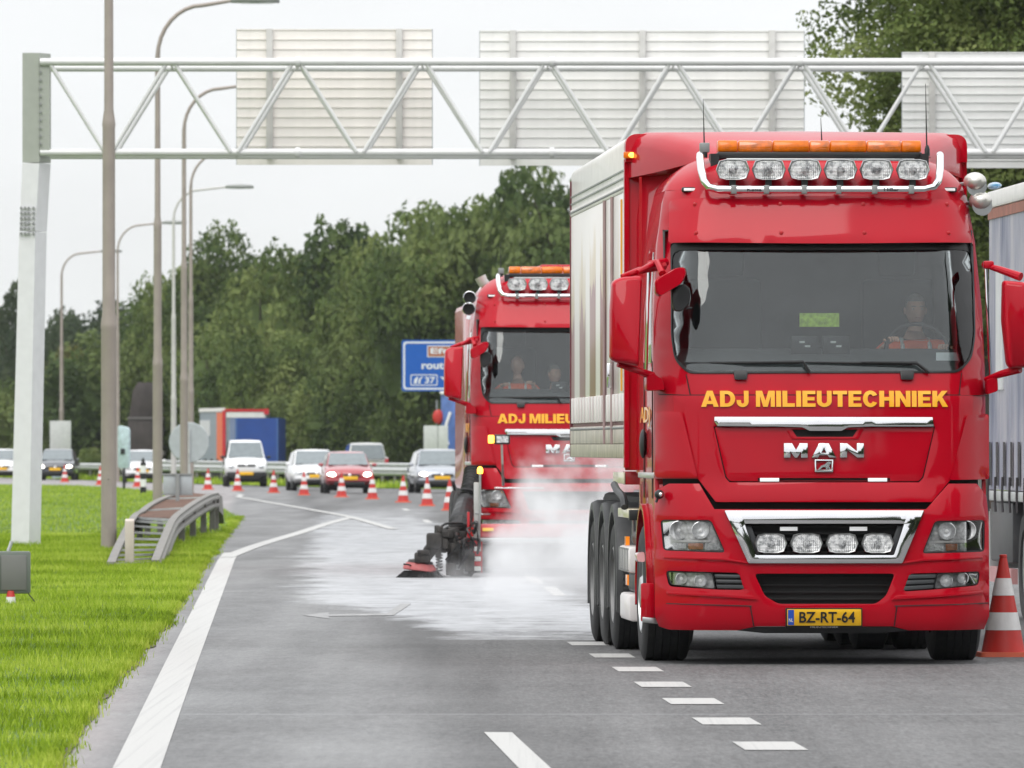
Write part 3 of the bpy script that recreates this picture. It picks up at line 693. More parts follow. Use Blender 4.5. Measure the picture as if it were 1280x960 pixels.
# ------------------------------------------------------------------ gantry
gwh = mat('gantry_paint', (.66, .66, .66), .4, .1, coat=.2, var=.05, vscale=2, dirt=.10)
gleg = mat('gantry_leg_paint', (.72, .72, .74), .45, var=.04, dirt=.05)
GY = 132.7; gs = F / GY
ga = empty('sign_gantry', (gX(35, GY), GY, 0), label='pale steel lattice gantry spanning the road', cat='gantry'); GX0 = gX(35, GY)
def gp(px, py, dy=0): return Vector((gX(px, GY) - GX0, dy, gZ(py, GY)))
def leg(mb, pts):                         # pts: (xl, xr, py)
    rings = []
    for xl, xr, py in pts:
        a = gp(xl, py); b = gp(xr, py); wv = .36
        rings.append([a, b, b + Vector((.16, wv, 0)), a + Vector((.16, wv, 0))])
    mb.loft(rings)
b1 = MB(); leg(b1, ((13.5, 36, 687), (24, 44, 290))); b1.build('leg', gleg, ga)
b1 = MB(); leg(b1, ((24.3, 44, 289), (28, 49, 204))); b1.build('leg', gleg, ga)
b1 = MB(); leg(b1, ((28, 49, 203), (28, 49, 66))); b1.build('leg_head', mat('gantry_grey_paint', (.36, .38, .34), .5, var=.05), ga)
MB().box(gp(49.5, 0).x, gp(62, 0).x, .0, .42, gp(0, 191).z, gp(0, 73).z).build('flange', mat('gantry_grey_paint', (.36, .38, .34)), ga)
bm_ = MB()
for r in range(6):
    for c in range(4):
        q = gp([26.5, 31.5, 36, 42][c], 260 + r * 6.4, -.02); bm_.lathe([(.022, -.01), (.022, .03)], q, (0, -1, 0), 6)
for r in range(11):
    q = gp(50.5, 80 + r * 10, -.02); bm_.lathe([(.02, -.01), (.02, .02)], q, (0, -1, 0), 6)
tag(bm_.build('bolt', grey, ga), kind='stuff')
XE = 1600
for py, dy, r in ((78, 0, .062), (84, 1.1, .05), (190.5, .55, .06)):
    pass
def chord(py, dy, r): MB().tube([gp(50, py, dy), gp(800, py, dy), gp(XE, py, dy)], r, 14).build('chord', gwh, ga)
chord(77.5, -.0, .060); chord(82, .9, .055); chord(190.5, .05, .060); chord(192.5, .9, .05)
tops = [57] + [213 + 157.3 * k for k in range(9)]; bots = [136 + 157.3 * k for k in range(10)]
for k in range(9):
    for a, b in ((tops[k], bots[k]), (bots[k], tops[k + 1])):
        for dy, ya, yb in ((0, 79, 190), (.9, 82, 192)):
            ofa = 4 if a < b else -4
            MB().tube([gp(a + (5 if a == tops[k] else 4), ya if a == tops[k] else yb, dy), gp(b - 5, yb if a == tops[k] else ya, dy)], .034, 10).build('brace', gwh, ga)
for k in range(0, 9, 1):
    MB().tube([gp(tops[k], 79, 0), gp(tops[k], 82, .9)], .02, 6).build('cross_tube', gwh, ga)
    MB().tube([gp(bots[k], 191, 0), gp(bots[k], 192.5, .9)], .02, 6).build('cross_tube', gwh, ga)
for px in (372, 690, 1000, 1315):
    for py, dy in ((77.5, 0), (190.5, .05)):
        c = gp(px, py, dy); MB().tube([c + Vector((-.035, 0, 0)), c + Vector((.035, 0, 0))], .085, 12).build('joint_flange', gwh, ga)
b1 = MB(); leg(b1, ((1560, 1585, 687), (1560, 1585, 66))); b1.build('leg', gleg, ga)
# sign backs: horizontal planks on vertical rails
def gantry_sign(x0, x1, y0, y1, rails, tint, label):
    SY = GY + 1.5; m = mat(tint[0], tint[1], .55, .0, var=.05, vscale=3, dirt=.06)
    o = empty('gantry_sign', (gX(x0, SY), SY, 0), label=label, cat='road sign', group='sign boards hung on the gantry')
    n = 14; w = gX(x1, SY) - gX(x0, SY); zt = gZ(y0, SY); zb = gZ(y1, SY); ph = (zt - zb) / n
    base = None
    for k in range(n):
        if base is None:
            mb = MB(); prof = [(0, .0), (0, ph * .84), (-.018, ph * .88), (-.018, ph * .985), (.03, ph * .985), (.03, 0)]
            mb.loft([[(x, a, b) for a, b in prof] for x in (0, w)]); base = mb.build('plank', m, o, smooth=False); p = base
        else:
            p = base.copy(); col.objects.link(p)
        p.location = (0, 0, zb + k * ph)
    MB().box(-.012, w + .012, .03, .04, zb, zt).build('sign_face', sgm, o)
    for rx in rails:
        X = gX(rx, SY) - gX(x0, SY); MB().box(X - .05, X + .05, -.09, -.02, zb + .1, zt).build('rail', mat('rail_pale', (.56, .55, .53), .5), o, bevel=.005)
        for yy in (79, 191):
            MB().box(X - .035, X + .035, -.62, -.09, gZ(yy + 5, SY), gZ(yy, SY)).build('bracket', grey, o)
    return o
gantry_sign(296, 540, 36, 206, (337, 499), ('plank_cream', (.88, .84, .80)), 'smallest gantry sign back, cream planks, the leftmost of three')
gantry_sign(600, 1005, 38, 207, (641, 803, 965), ('plank_white', (.86, .85, .83)), 'wide gantry sign back of pale planks between the other two')
gantry_sign(1128, 1420, 65, 210, (1165, 1290), ('plank_grey', (.80, .80, .79)), 'gantry sign back hung lower at the right, before the tree')

# ------------------------------------------------------------------ lamp posts
polem = mat('lamp_post_paint', (.33, .285, .255), .55, .15, var=.08, vscale=3, dirt=.12)
polew = mat('lamp_post_pale', (.52, .51, .49), .5, .1, var=.05)
lampm = mat('lamp_head_grey', (.30, .31, .30), .5, .2, var=.05)
def lamp_post(px, Y, h, label, m=polem, armlen=2.0, rise=.12, door=False, k=1.0):
    X = gX(px, Y); o = empty('street_lamp', (X, Y, 0), label=label, cat='street lamp', group='street lamps along the verge')
    MB().lathe([(.118 * k, -.1), (.118 * k, 3.35), (.125 * k, 3.38), (.12 * k, 3.44), (.098 * k, 3.62), (.095 * k, 6.4), (.102 * k, 6.45), (.095 * k, 6.52), (.072 * k, 6.68), (.062 * k, h - 1.3)], (0, 0, 0), (0, 0, 1), 20).build('post', m, o)
    R_ = 1.0; pts = [(0, 0, h - 1.3)] + [(R_ * (1 - math.cos(a)) * 1.0, 0, h - 1.3 + 1.15 * math.sin(a)) for a in [PI / 2 * q / 8 for q in range(1, 9)]]
    pts.append((armlen, 0, h - .15 + rise)); MB().tube(pts, [.06 * k] + [.05 * k] * (len(pts) - 2) + [.04 * k], 10).build('arm', m, o)
    zt = h - .15 + rise
    mb = MB(); mb.loft([[(armlen + x, y, zt + z) for y, z in ((-w, -.02), (-w, .03), (-w * .5, t), (w * .5, t), (w, .03), (w, -.02), (w * .7, -.07), (-w * .7, -.07))] for x, w, t in ((-.12, .06, .05), (.05, .11, .08), (.45, .14, .1), (.85, .10, .07), (.95, .04, .04))])
    hd = mb.build('lamp_head', lampm, o); MB().box(armlen + .1, armlen + .8, -.09, .09, zt - .085, zt - .068).build('lens', mat('lamp_diffuser', (.6, .62, .62), .2), hd)
    if door:
        rp_ = roundpoly([(-.055, .35), (.055, .35), (.055, 1.15), (-.055, 1.15)], .05); MB().prism(rp_, lambda a, b: (a, -math.sqrt(max(0, .1215 ** 2 - a * a)), b), lambda a, b: (a, -math.sqrt(max(0, .117 ** 2 - a * a)), b)).build('hatch', mat('hatch_paint', (.30, .26, .235), .55), o)
        MB().lathe([(.008, 0), (.008, .02)], (0, -.118, 1.08), (0, -1, 0), 8).build('lock', black, o)
    return o
lamp_post(136, GY + 1.5 - 5, 12, 'nearest brown street lamp post, running out of the top of the picture', door=True)
lamp_post(197, 189, 11.5, 'second brown street lamp, behind the barrier end, its head at the top edge', armlen=1.75, k=.92)
lamp_post(230, 233, 11.5, 'third street lamp, its arm ending behind the cream sign back', armlen=1.9, k=.92)
lamp_post(238.5, 284, 11.5, 'fourth street lamp, right of and touching the third in view', armlen=1.6, k=.85)
lamp_post(217, 325, 11.5, 'pale street lamp between the second and third brown posts', m=polew, armlen=2.1, k=.9)
lamp_post(147, 377, 11.5, 'street lamp mostly hidden behind the nearest post', armlen=2.1, k=.85)
lamp_post(77, 432, 11.5, 'most distant street lamp, alone left of the nearest post', armlen=2.1, k=1.0)

# ------------------------------------------------------------------ the red truck (local frame: x right, y backwards from the bumper, z up)
YAW = .049; OY = 61.7; OX = 2.265
cs, sn = math.cos(YAW), math.sin(YAW)
def interp(tab, v):
    if v <= tab[0][0]: return tab[0][1]
    for i in range(len(tab) - 1):
        if v <= tab[i + 1][0]:
            t = (v - tab[i][0]) / (tab[i + 1][0] - tab[i][0]); return tab[i][1] + (tab[i + 1][1] - tab[i][1]) * t
    return tab[-1][1]
D0 = [(.2, .07), (.30, .02), (.42, .0), (.95, .0), (1.15, .02), (1.32, .06), (1.5, .07), (1.95, .10), (2.14, .15), (2.6, .27), (3.07, .41), (3.4, .50), (3.55, .60), (3.65, .73), (3.72, .93), (3.76, 1.25), (3.79, 1.7)]
WZ = [(.2, 1.17), (.4, 1.195), (.9, 1.205), (2.25, 1.21), (2.6, 1.20), (3.07, 1.165), (3.4, 1.115), (3.5, 1.08), (3.58, 1.02), (3.65, .93), (3.70, .83), (3.74, .72), (3.79, .5)]
def wz(z): return interp(WZ, z)
def D(x, z):
    a = abs(x); w = wz(z); q = max(0, a / w - .70) / .30
    return interp(D0, z) + .045 * (a / 1.2) ** 2 + .30 * q ** 2.3
def tl(px, py, y):
    k = (px - CX) / F; x = (k * (OY + y * cs) - OX + y * sn) / (cs - k * sn); Yw = OY + x * sn + y * cs
    return x, EYE - (py - HY) * Yw / F
def T3(px, py, y):
    x, z = tl(px, py, y); return Vector((x, y, z))
def onf(px, py, off=0):
    y = .1
    for _ in range(5):
        x, z = tl(px, py, y); y = D(max(-wz(z), min(wz(z), x)), z) - off
    return x, z
def pts_f(pl, off=0): return [onf(a, b, off) for a, b in pl]
root = empty('tractor_truck', (OX, OY, 0), YAW, label='red rigid truck with amber light bar, nearest vehicle on the right, spotlights lit by the sky', cat='truck', group='red street cleaning trucks')
root['label'] = 'big red lorry in the foreground at right, white printed box body behind its cab'
def fpanel(name, pl, m, off=.0, thick=.03, holes=(), r=0, hr=0, grid=.09, bevel=.005, parent=None, loc=False, **k):
    o = pl if loc else pts_f(pl, off); hs = [h if loc else pts_f(h, off) for h in holes]
    o = roundpoly(o, r) if r else o; hs = [roundpoly(h, hr) if hr else h for h in hs]
    return sheet(name, o, m, lambda a, b: (a, D(max(-wz(b), min(wz(b), a)), b) - off, b), thick, (0, 1, 0), parent or root, hs, grid, bevel, **k)
# dark carrier behind the panels, red shell round the windscreen
fpanel('front_frame', [(-1.15, .4), (1.15, .4), (1.15, 1.37), (-1.15, 1.37)], dark, -.09, .02, loc=True, bevel=0)
WS = [(838, 304), (1216.5, 304), (1219.5, 420), (1215, 448), (1199, 466), (859, 467), (843, 450), (838.5, 420)]
wsl = roundpoly(pts_f(WS), [.02, .02, .05, .12, .12, .12, .12, .05])
zs = [1.345, 1.6, 1.95, 2.14, 2.4, 2.6, 2.85, 3.07, 3.25, 3.4, 3.46]
outer = [(-wz(z), z) for z in zs] + [(wz(z), z) for z in zs[::-1]]
fpanel('cab_front', outer, red, 0, .04, holes=[wsl], loc=True, grid=.07, bevel=0)
rg = []
ts = [-1, -.985, -.95, -.9, -.84, -.77, -.68, -.5, -.25, 0, .25, .5, .68, .77, .84, .9, .95, .985, 1]
for z in (3.455, 3.5, 3.55, 3.6, 3.65, 3.69, 3.72, 3.745, 3.765, 3.785):
    w = wz(z); rg.append([(t * w, D(t * w, z), z) for t in ts] + [(w, 1.5, z), (w, 2.2, z), (0, 2.22, z), (-w, 2.2, z), (-w, 1.5, z)])
MB().loft(rg).build('roof', red, root, angle=50)
def side_y(a, z):
    e = D(wz(z), z); return e + (a - .36) / 1.84 * (2.2 - e)
for s in (-1, 1):
    sd = [(.36, .33), (.78, .34), (.84, .72), (.98, .98), (1.2, 1.10), (1.45, 1.14), (1.7, 1.10), (1.92, .98), (2.2, .95), (2.2, 2.1), (2.2, 3.455), (.36, 3.455), (.36, 2.6), (.36, 1.9), (.36, 1.2)]
    win = roundpoly([(.60, 2.22), (1.42, 2.22), (1.42, 2.98), (.86, 2.98)], .05)
    sheet('cab_side', sd, red, lambda a, z, s=s: (s * (wz(z) + .0), side_y(a, z), z), .03, (-s, 0, 0), root, [win], .16, .004)
    sheet('side_window', [(a, b) for a, b in roundpoly([(.57, 2.19), (1.45, 2.19), (1.45, 3.01), (.84, 3.01)], .05)], mat('side_glass', (.012, .015, .016), .06, coat=1, var=.05), lambda a, z, s=s: (s * (wz(z) + .004), side_y(a, z), z), .008, (-s, 0, 0), root, [], .3, .002)
    # window trim, door seams, grab handle, step
    mb = MB()
    for a in (.54, 1.52): MB().box(s * 1.212 - .004, s * 1.212 + .004, side_y(a, 2) - .008, side_y(a, 2) + .008, 1.2, 2.2).build('door_seam', black, root)
    pass
    MB().tube([(s * 1.24, .62, 2.02), (s * 1.26, .60, 2.1), (s * 1.235, .66, 2.9)], .012, 8).build('chrome_rail', chrome, root)
    h_ = MB(); h_.sphere((s * 1.23, 1.38, 1.60), (.03, .09, .11), 12, 8); h_.build('door_handle', black, root)
    MB().box(s * 1.19 - .03, s * 1.19 + .035, .5, 2.15, 1.345, 1.39).build('sill_trim', mat('pale_trim', (.5, .5, .48), .3, .3), root, bevel=.01)
    # wheel arch lip and mudguard around the front wheel
    arc = [(1.45 + .64 * math.cos(a), .50 + .62 * math.sin(a)) for a in [PI * (-.05 + 1.1 * q / 16) for q in range(17)]]
    rings = [[(s * 1.19, y, z), (s * 1.245, y, z), (s * 1.245, 1.45 + (y - 1.45) * 1.05, .5 + (z - .5) * 1.06), (s * 1.19, 1.45 + (y - 1.45) * 1.05, .5 + (z - .5) * 1.06)] for y, z in arc]
    MB().loft(rings).build('wheel_arch', red, root)
    MB().loft([[(s * .85, y, z), (s * 1.2, y, z), (s * 1.2, y * 1.0 + .0, z + .02), (s * .85, y, z + .02)] for y, z in arc]).build('arch_liner', dark, root)
    # side fairing between cab and box
    MB().loft([[(s * (w0 - .02), y0, z), (s * w0, y0, z), (s * w1, 2.64, z), (s * (w1 - .02), 2.64, z)] for z, w0, w1, y0 in ((1.38, 1.17, 1.2, 2.16), (2.3, 1.17, 1.2, 2.16), (3.3, 1.10, 1.2, 2.16), (3.72, .9, 1.16, 2.16))]).build('side_fairing', red, root)
    mb = MB().box(s * 1.19 - .01, s * 1.19 + .01, 2.30, 2.33, 1.5, 3.6); mb.build('fairing_rib', red2, root)
wl = letters('door_lettering', 'ADJ', 0, 1, 0, 1, yel_let, lambda a, b: (-1.222, 1.9 - a * 1.1, 1.72 + b * .15), .004, (1, 0, 0), root, .015)
# roof spoiler that lifts the air over the box
rings = []
for y, hw, zt, zb in ((1.15, .78, 3.775, 3.70), (1.6, .93, 3.86, 3.66), (2.1, 1.12, 3.93, 3.62), (2.62, 1.27, 3.955, 3.60)):
    rings.append([(-hw, y, zb), (-hw, y, zt - .13), (-hw + .04, y, zt - .05), (-hw + .14, y, zt - .01), (0, y, zt), (hw - .14, y, zt - .01), (hw - .04, y, zt - .05), (hw, y, zt - .13), (hw, y, zb)])
MB().loft(rings).build('roof_spoiler', red, root, angle=45)

# bumper with its openings
BUMP = [(818, 640), (822, 612), (836, 604.5), (874, 604.5), (893, 636.5), (1158, 636.5), (1186, 604.5), (1221, 604.5), (1233, 620), (1236, 650), (1236.5, 770), (1230, 786.5), (1136, 788), (1115, 783), (945, 783), (921, 788), (836, 787), (824, 783), (818.5, 770)]
HLl = [(825.5, 649.5), (889, 650), (907, 691), (829, 688)]; HLr = [(1168.5, 651), (1231, 650), (1230.5, 689.5), (1152.5, 692)]
FGl = [(832, 713), (924, 716), (930, 737.5), (895, 737), (836, 733)]; FGr = [(1137, 717), (1225, 714), (1223, 731.5), (1167, 737), (1129, 739.5)]
GRI = [(929, 654), (1132, 654), (1119, 694.5), (943, 694.5)]; LOW = [(943, 717), (1119, 717), (1108, 745), (1095, 755), (973, 755), (956, 745)]
fpanel('bumper', BUMP, red, .03, .05, holes=[HLl, HLr, FGl, FGr, GRI, LOW], hr=.03, grid=.07, bevel=.006)
def crease(name, pl, m=red, off=.045, th=.02): return fpanel(name, pl, m, off, th, bevel=.008, r=.01)
crease('bumper_ledge', [(829, 695), (905, 697), (935, 703), (938, 705), (903, 700), (829, 698)])
crease('bumper_ledge', [(1229, 695), (1155, 698), (1128, 703), (1126, 705), (1156, 701), (1229, 698)])
crease('bumper_ledge', [(833, 739), (900, 742), (940, 744), (948, 750), (900, 746), (833, 743)])
crease('bumper_ledge', [(1229, 738), (1165, 743), (1122, 744), (1114, 750), (1165, 747), (1229, 742)])
crease('skirt_line', [(820, 753), (940, 757), (940, 758.2), (820, 754.2)], black, .033, .01)
crease('skirt_line', [(1236, 753), (1118, 757), (1118, 758.2), (1236, 754.2)], black, .033, .01)
crease('skirt_joint', [(937, 757), (938.5, 757), (943, 783), (941.5, 783)], black, .034, .01)
crease('skirt_joint', [(1122, 757), (1120.5, 757), (1117, 783), (1118.5, 783)], black, .034, .01)
fpanel('under_lip', [(921, 788), (945, 783.5), (1115, 783.5), (1136, 788.5), (1100, 791.5), (955, 791.5)], black, .02, .1)
fpanel('grille_frame', [(905.5, 638), (1155.5, 638), (1128, 704), (935.5, 704)], chrome, .055, .04, holes=[[(930.5, 654.5), (1130.5, 654.5), (1117.5, 694), (944.5, 694)]], r=.012, hr=.012, bevel=.009)
fpanel('grille_bed', [(925, 652), (1135, 652), (1120, 697), (938, 697)], dark, -.07, .01, bevel=0)
for q in range(5):
    yy = 657 + q * 8; fpanel('grille_slat', [(931 + q * 2.6, yy), (1129 - q * 2.4, yy), (1128 - q * 2.4, yy + 3), (932 + q * 2.6, yy + 3)], dark, -.03, .04, bevel=.003)
for s, pl in ((-1, [(931, 657), (939, 657), (952, 692), (945, 692)]), (1, [(1130, 657), (1122, 657), (1110, 692), (1117, 692)])):
    fpanel('grille_cheek', pl, mat('dark_satin', (.05, .053, .056), .35), .0, .03)
for px in (986, 1073): fpanel('grille_marker', [(px - 11, 658.5), (px + 11, 658.5), (px + 11, 663.5), (px - 11, 663.5)], white_led, .01, .02, bevel=.003)
fpanel('lower_grille', [(940, 714), (1122, 714), (1105, 757), (965, 757)], dark, -.08, .01, bevel=0)
for q in range(4): fpanel('lower_slat', [(945 + q * 5, 722 + q * 8.5), (1117 - q * 5, 722 + q * 8.5), (1117 - q * 5, 724.5 + q * 8.5), (945 + q * 5, 724.5 + q * 8.5)], dark, -.06, .03, bevel=.002)

def hexlens(cx, cz, w, h):
    return [(cx - w * .40, cz - h * .42), (cx - w * .2, cz - h * .5), (cx + w * .2, cz - h * .5), (cx + w * .40, cz - h * .42), (cx + w * .5, cz), (cx + w * .40, cz + h * .42), (cx + w * .2, cz + h * .5), (cx - w * .2, cz + h * .5), (cx - w * .40, cz + h * .42), (cx - w * .5, cz)]
lensm = mat('fluted_lens', (.55, .57, .58), .08, .0, coat=1, var=.35, vscale=60, bump=.7, bscale=90)
def flute_mat():
    m = bpy.data.materials.new('spot_lens'); m.use_nodes = True; t = m.node_tree; n = t.nodes; l = t.links; b = n['Principled BSDF']
    co = n.new('ShaderNodeTexCoord'); w = n.new('ShaderNodeTexWave'); w.wave_type = 'BANDS'; w.bands_direction = 'X'; w.inputs['Scale'].default_value = 22; w.inputs['Distortion'].default_value = .3
    l.new(co.outputs['Object'], w.inputs['Vector']); w2 = n.new('ShaderNodeTexWave'); w2.bands_direction = 'Z'; w2.inputs['Scale'].default_value = 30; l.new(co.outputs['Object'], w2.inputs['Vector'])
    nz = n.new('ShaderNodeTexNoise'); nz.inputs['Scale'].default_value = 28; nz.inputs['Detail'].default_value = 3; l.new(co.outputs['Object'], nz.inputs['Vector'])
    ad = n.new('ShaderNodeMath'); ad.operation = 'ADD'; l.new(w.outputs['Fac'], ad.inputs[0]); l.new(w2.outputs['Fac'], ad.inputs[1])
    bp = n.new('ShaderNodeBump'); bp.inputs['Strength'].default_value = .7; bp.inputs['Distance'].default_value = .008; l.new(ad.outputs[0], bp.inputs['Height']); l.new(bp.outputs[0], b.inputs['Normal'])
    r = n.new('ShaderNodeValToRGB'); r.color_ramp.elements[0].position = .35; r.color_ramp.elements[0].color = (.35, .36, .37, 1); r.color_ramp.elements[1].position = .55; r.color_ramp.elements[1].color = (.95, .95, .95, 1)
    l.new(nz.outputs[0], r.inputs[0]); l.new(r.outputs[0], b.inputs['Base Color']); b.inputs['Metallic'].default_value = .4; b.inputs['Roughness'].default_value = .2; b.inputs['Coat Weight'].default_value = 1
    return m
spotm = flute_mat()
def spot(px, py, y, w=.243, h=.148, parent=None):
    c = T3(px, py, y); o = hexlens(0, 0, w, h)
    def ring(k, yy): return [(c.x + a * k, yy, c.z + b * k) for a, b in o]
    mb = MB(); mb.loft([ring(.5, y + .13), ring(.85, y + .09), ring(1.0, y + .03), ring(1.03, y - .004), ring(.98, y - .012), ring(.90, y - .008), ring(.88, y + .006)], caps=False)
    mb.loft([ring(.5, y + .131), ring(.3, y + .131)]); h_ = mb.build('spotlight', steel, parent or root, angle=50)
    mb = MB(); pts = []
    for k, yy in ((.90, y - .004), (.6, y - .014), (.25, y - .018)): pts.append(ring(k, yy))
    lens = mb.loft(pts).build('lens', spotm, h_)
    # a bulb shield seen through the lens
    MB().lathe([(.022, 0), (.028, .004), (.028, .012), (.004, .014)], (c.x, y - .012, c.z - .005), (0, -1, 0), 12).build('bulb_shield', clear, h_)
    return h_
for px in (963.5, 1008, 1052.5, 1097): spot(px, 679, D(tl(px, 679, 0)[0], .87) - .02, .235, .142)
for px in (916, 961, 1006, 1050.5, 1095.5, 1141): 
    spot(px, 212, .47); c = T3(px, 229, .49); MB().box(c.x - .022, c.x + .022, .49, .54, c.z - .04, c.z + .03).build('lamp_bracket', black, root)
# headlights and fog lights
def lamp(out, nm, bowls, ind, depth=.03):
    hs = fpanel(nm, out, refl, -depth, .008, bevel=0, r=.02, grid=.05)
    cx = [onf(*p) for p in out]
    def sub(n2, pl, m, off, th=.006, bevel=.002): return fpanel(n2, pl, m, off, th, bevel=bevel, parent=hs, r=.008)
    for bx, by, r in bowls:
        c = T3(bx, by, .0); yb = D(c.x, c.z) + .012; 
        MB().lathe([(r, -.02), (r * .97, -.01), (r * .8, .004), (r * .5, .012), (r * .15, .016)], (c.x, yb, c.z), (0, 1, 0), 24, caps=False).build('reflector', mat('silver_reflector', (.85, .86, .87), .3, .35, coat=.5, var=.2, vscale=50), hs)
        MB().lathe([(r * 1.0, -.018), (r * 1.02, -.022), (r * .97, -.024), (r * .95, -.018)], (c.x, yb, c.z), (0, 1, 0), 24, caps=False).build('bezel', mat('silver_reflector', (.85, .86, .87)), hs)
        MB().sphere((c.x, yb - .005, c.z), (.014, .012, .014), 10, 6).build('bulb', white_led, hs)
    for pl, m, off in ind: sub('lamp_strip', pl, m, off)
    # dark gasket and clear cover
    ins = [(a + (sum(p[0] for p in out) / len(out) - a) * .045, b + (sum(p[1] for p in out) / len(out) - b) * .085) for a, b in out]
    fpanel('lamp_seal', out, black, .024, .035, holes=[ins], r=.02, hr=.018, bevel=.003, parent=hs)
    fpanel('lamp_cover', ins, clear, .022, .004, r=.018, bevel=0, parent=hs)
indm = mat('indicator_insert', (.45, .17, .08), .2, coat=1, var=.3, vscale=40)
ribm = mat('ribbed_insert', (.72, .74, .74), .25, .3, var=.3, vscale=70, bump=.6, bscale=120)
lamp(HLl, 'headlight', [(850, 663, .068), (876, 663, .064)], [([(838, 675), (883, 675), (887, 678), (838, 678)], white, .0), ([(833, 679), (858, 679), (858, 686), (833, 685)], ribm, -.01), ([(860, 679), (879, 679), (879, 687), (860, 686.5)], indm, -.005), ([(881, 679), (898, 679), (903, 688), (881, 687.5)], ribm, -.01)])
lamp(HLr, 'headlight', [(1184, 664, .064), (1210, 663, .068)], [([(1171, 676), (1221, 675), (1221, 678), (1168, 679)], white, .0), ([(1200, 679.5), (1227, 679), (1227, 687), (1200, 687.5)], ribm, -.01), ([(1182, 680), (1197, 679.5), (1197, 688), (1182, 688.5)], indm, -.005), ([(1166, 680), (1180, 680), (1180, 689), (1160, 689)], ribm, -.01)])
lamp([(833, 714), (891, 716), (895, 736.5), (838, 731)], 'fog_light', [(853, 723.5, .042), (876, 726, .046)], [], .03)
lamp([(1171, 716.5), (1225, 714.5), (1222.5, 730.5), (1167, 736.5)], 'fog_light', [(1183, 726, .046), (1205, 723, .042)], [], .06)
for s, pl in ((-1, [(893, 717), (924, 717.5), (930.5, 737), (897, 736.5)]), (1, [(1137, 717.5), (1170, 717), (1166, 736.5), (1129, 739)])):
    fpanel('vent', pl, black, .0, .02, bevel=.004)
    for q in range(3):
        t0 = q / 3 + .05; t1 = t0 + .22; A, B, C, E_ = [Vector(p) for p in pl]
        l0, r0, l1, r1 = A + (E_ - A) * t0, B + (C - B) * t0, A + (E_ - A) * t1, B + (C - B) * t1
        fpanel('vent_blade', [tuple(l0), tuple(r0), tuple(r1), tuple(l1)], mat('dark_satin', (.05, .053, .056)), .035, .03, bevel=.006)
# front panel, lid, strip, badge
SLOT = [(990, 537), (1072, 537), (1066, 546), (996, 546)]
LID = [(893.5, 534), (1167.5, 534), (1153, 596), (1148, 601.5), (913, 601.5), (908, 596)]
LIDh = [(892, 533), (1169, 533), (1154.5, 597), (1149, 603), (912, 603), (906.5, 597)]
fpanel('front_panel', [(841, 494.5), (1217, 494.5), (1214, 560), (1187, 601), (1165, 627.5), (895, 627.5), (873, 599), (845, 560)], red, .024, .05, holes=[LIDh], r=.01, grid=.07, bevel=.007)
fpanel('grille_lid', LID, red, .026, .03, holes=[SLOT, [(947, 597.5), (1113, 597.5), (1113, 601), (947, 601)]], r=.012, hr=.004, grid=.07, bevel=.007)
fpanel('lid_bed', LIDh, dark, .008, .005, bevel=0)
fpanel('slot_surround', [(981, 534), (1081, 534), (1073, 549), (990, 549)], red, .032, .02, holes=[[(988, 536.5), (1074, 536.5), (1068, 546.5), (995, 546.5)]], bevel=.004)
fpanel('chrome_strip', [(893, 521), (1166, 521.5), (1167.5, 533), (1090, 533), (1060, 534), (1052, 538.5), (1012, 538.5), (1003, 534), (970, 533), (897, 532.5), (893, 527)], chrome, .06, .05, r=.006, bevel=.005, grid=.05)
for px in (962, 1097): fpanel('lid_marker', [(px - 12, 597.5), (px + 12, 597.5), (px + 12, 602), (px - 12, 602)], white_led, .03, .02, bevel=.002)
# cowl seam, wiper pivots
fpanel('cowl_seam', [(862, 493.2), (1201, 493.2), (1201, 494.4), (862, 494.4)], dark, .003, .004, bevel=0)
for pl in ([(857, 468), (858.2, 468), (863.5, 493), (862, 493)], [(1201.5, 466), (1202.5, 466), (1199.5, 494), (1198.3, 494)], [(823, 492.3), (862, 493.6), (862, 494.6), (823, 493.3)], [(1235, 494.3), (1199, 494), (1199, 495), (1235, 495.3)]): fpanel('panel_gap', pl, dark, .003, .004, bevel=0)
fpanel('corner_flap', [(819, 514), (852, 515), (872, 597), (819, 597)], red, .045, .05, r=.02, grid=.06, bevel=.012)
fpanel('corner_flap', [(1209, 519), (1236, 517.5), (1236.5, 599), (1187, 600)], red, .045, .05, r=.02, grid=.06, bevel=.012)
# badge letters: M, A, N cut from plate
def lt(polys, holes=None):
    for i, pl in enumerate(polys):
        fpanel('badge_letter', pl, chrome, .052, .03, bevel=.003, holes=(holes or {}).get(i, ()), grid=.2)
lt([[(980, 554), (990, 554), (995, 562.5), (1000, 554), (1009.5, 554), (1009.5, 572), (1001.5, 572), (1001.5, 564), (996.5, 572), (993.5, 572), (988, 564), (988, 572), (980, 572)],
    [(1024, 554), (1036, 554), (1045.5, 572), (1036.5, 572), (1034.5, 569), (1024.5, 569), (1022.5, 572), (1014.5, 572)],
    [(1050, 554), (1059, 554), (1071, 564), (1071, 554), (1080, 554), (1080, 572), (1071.5, 572), (1059, 562), (1059, 572), (1050, 572)]], {1: [[(1030, 561), (1033, 566), (1027, 566)]]})
fpanel('lion_badge', [(1018.5, 574.5), (1041.5, 574.5), (1041.5, 590), (1018.5, 590)], chrome, .046, .02, holes=[[(1020.3, 576), (1039.7, 576), (1039.7, 587.5), (1020.3, 587.5)]], bevel=.001, grid=.2)
fpanel('lion_emblem', [(1022.5, 587), (1025, 584), (1026.5, 582), (1031, 580.5), (1033, 578.5), (1035.5, 576.8), (1038.5, 577.5), (1039, 579.5), (1037, 580.5), (1036.5, 583), (1038.5, 587), (1036.5, 587), (1034.5, 583.5), (1034.5, 587), (1033, 587), (1032, 583.8), (1028, 584), (1025.5, 586.5)], chrome, .046, .015, bevel=0, grid=.2)
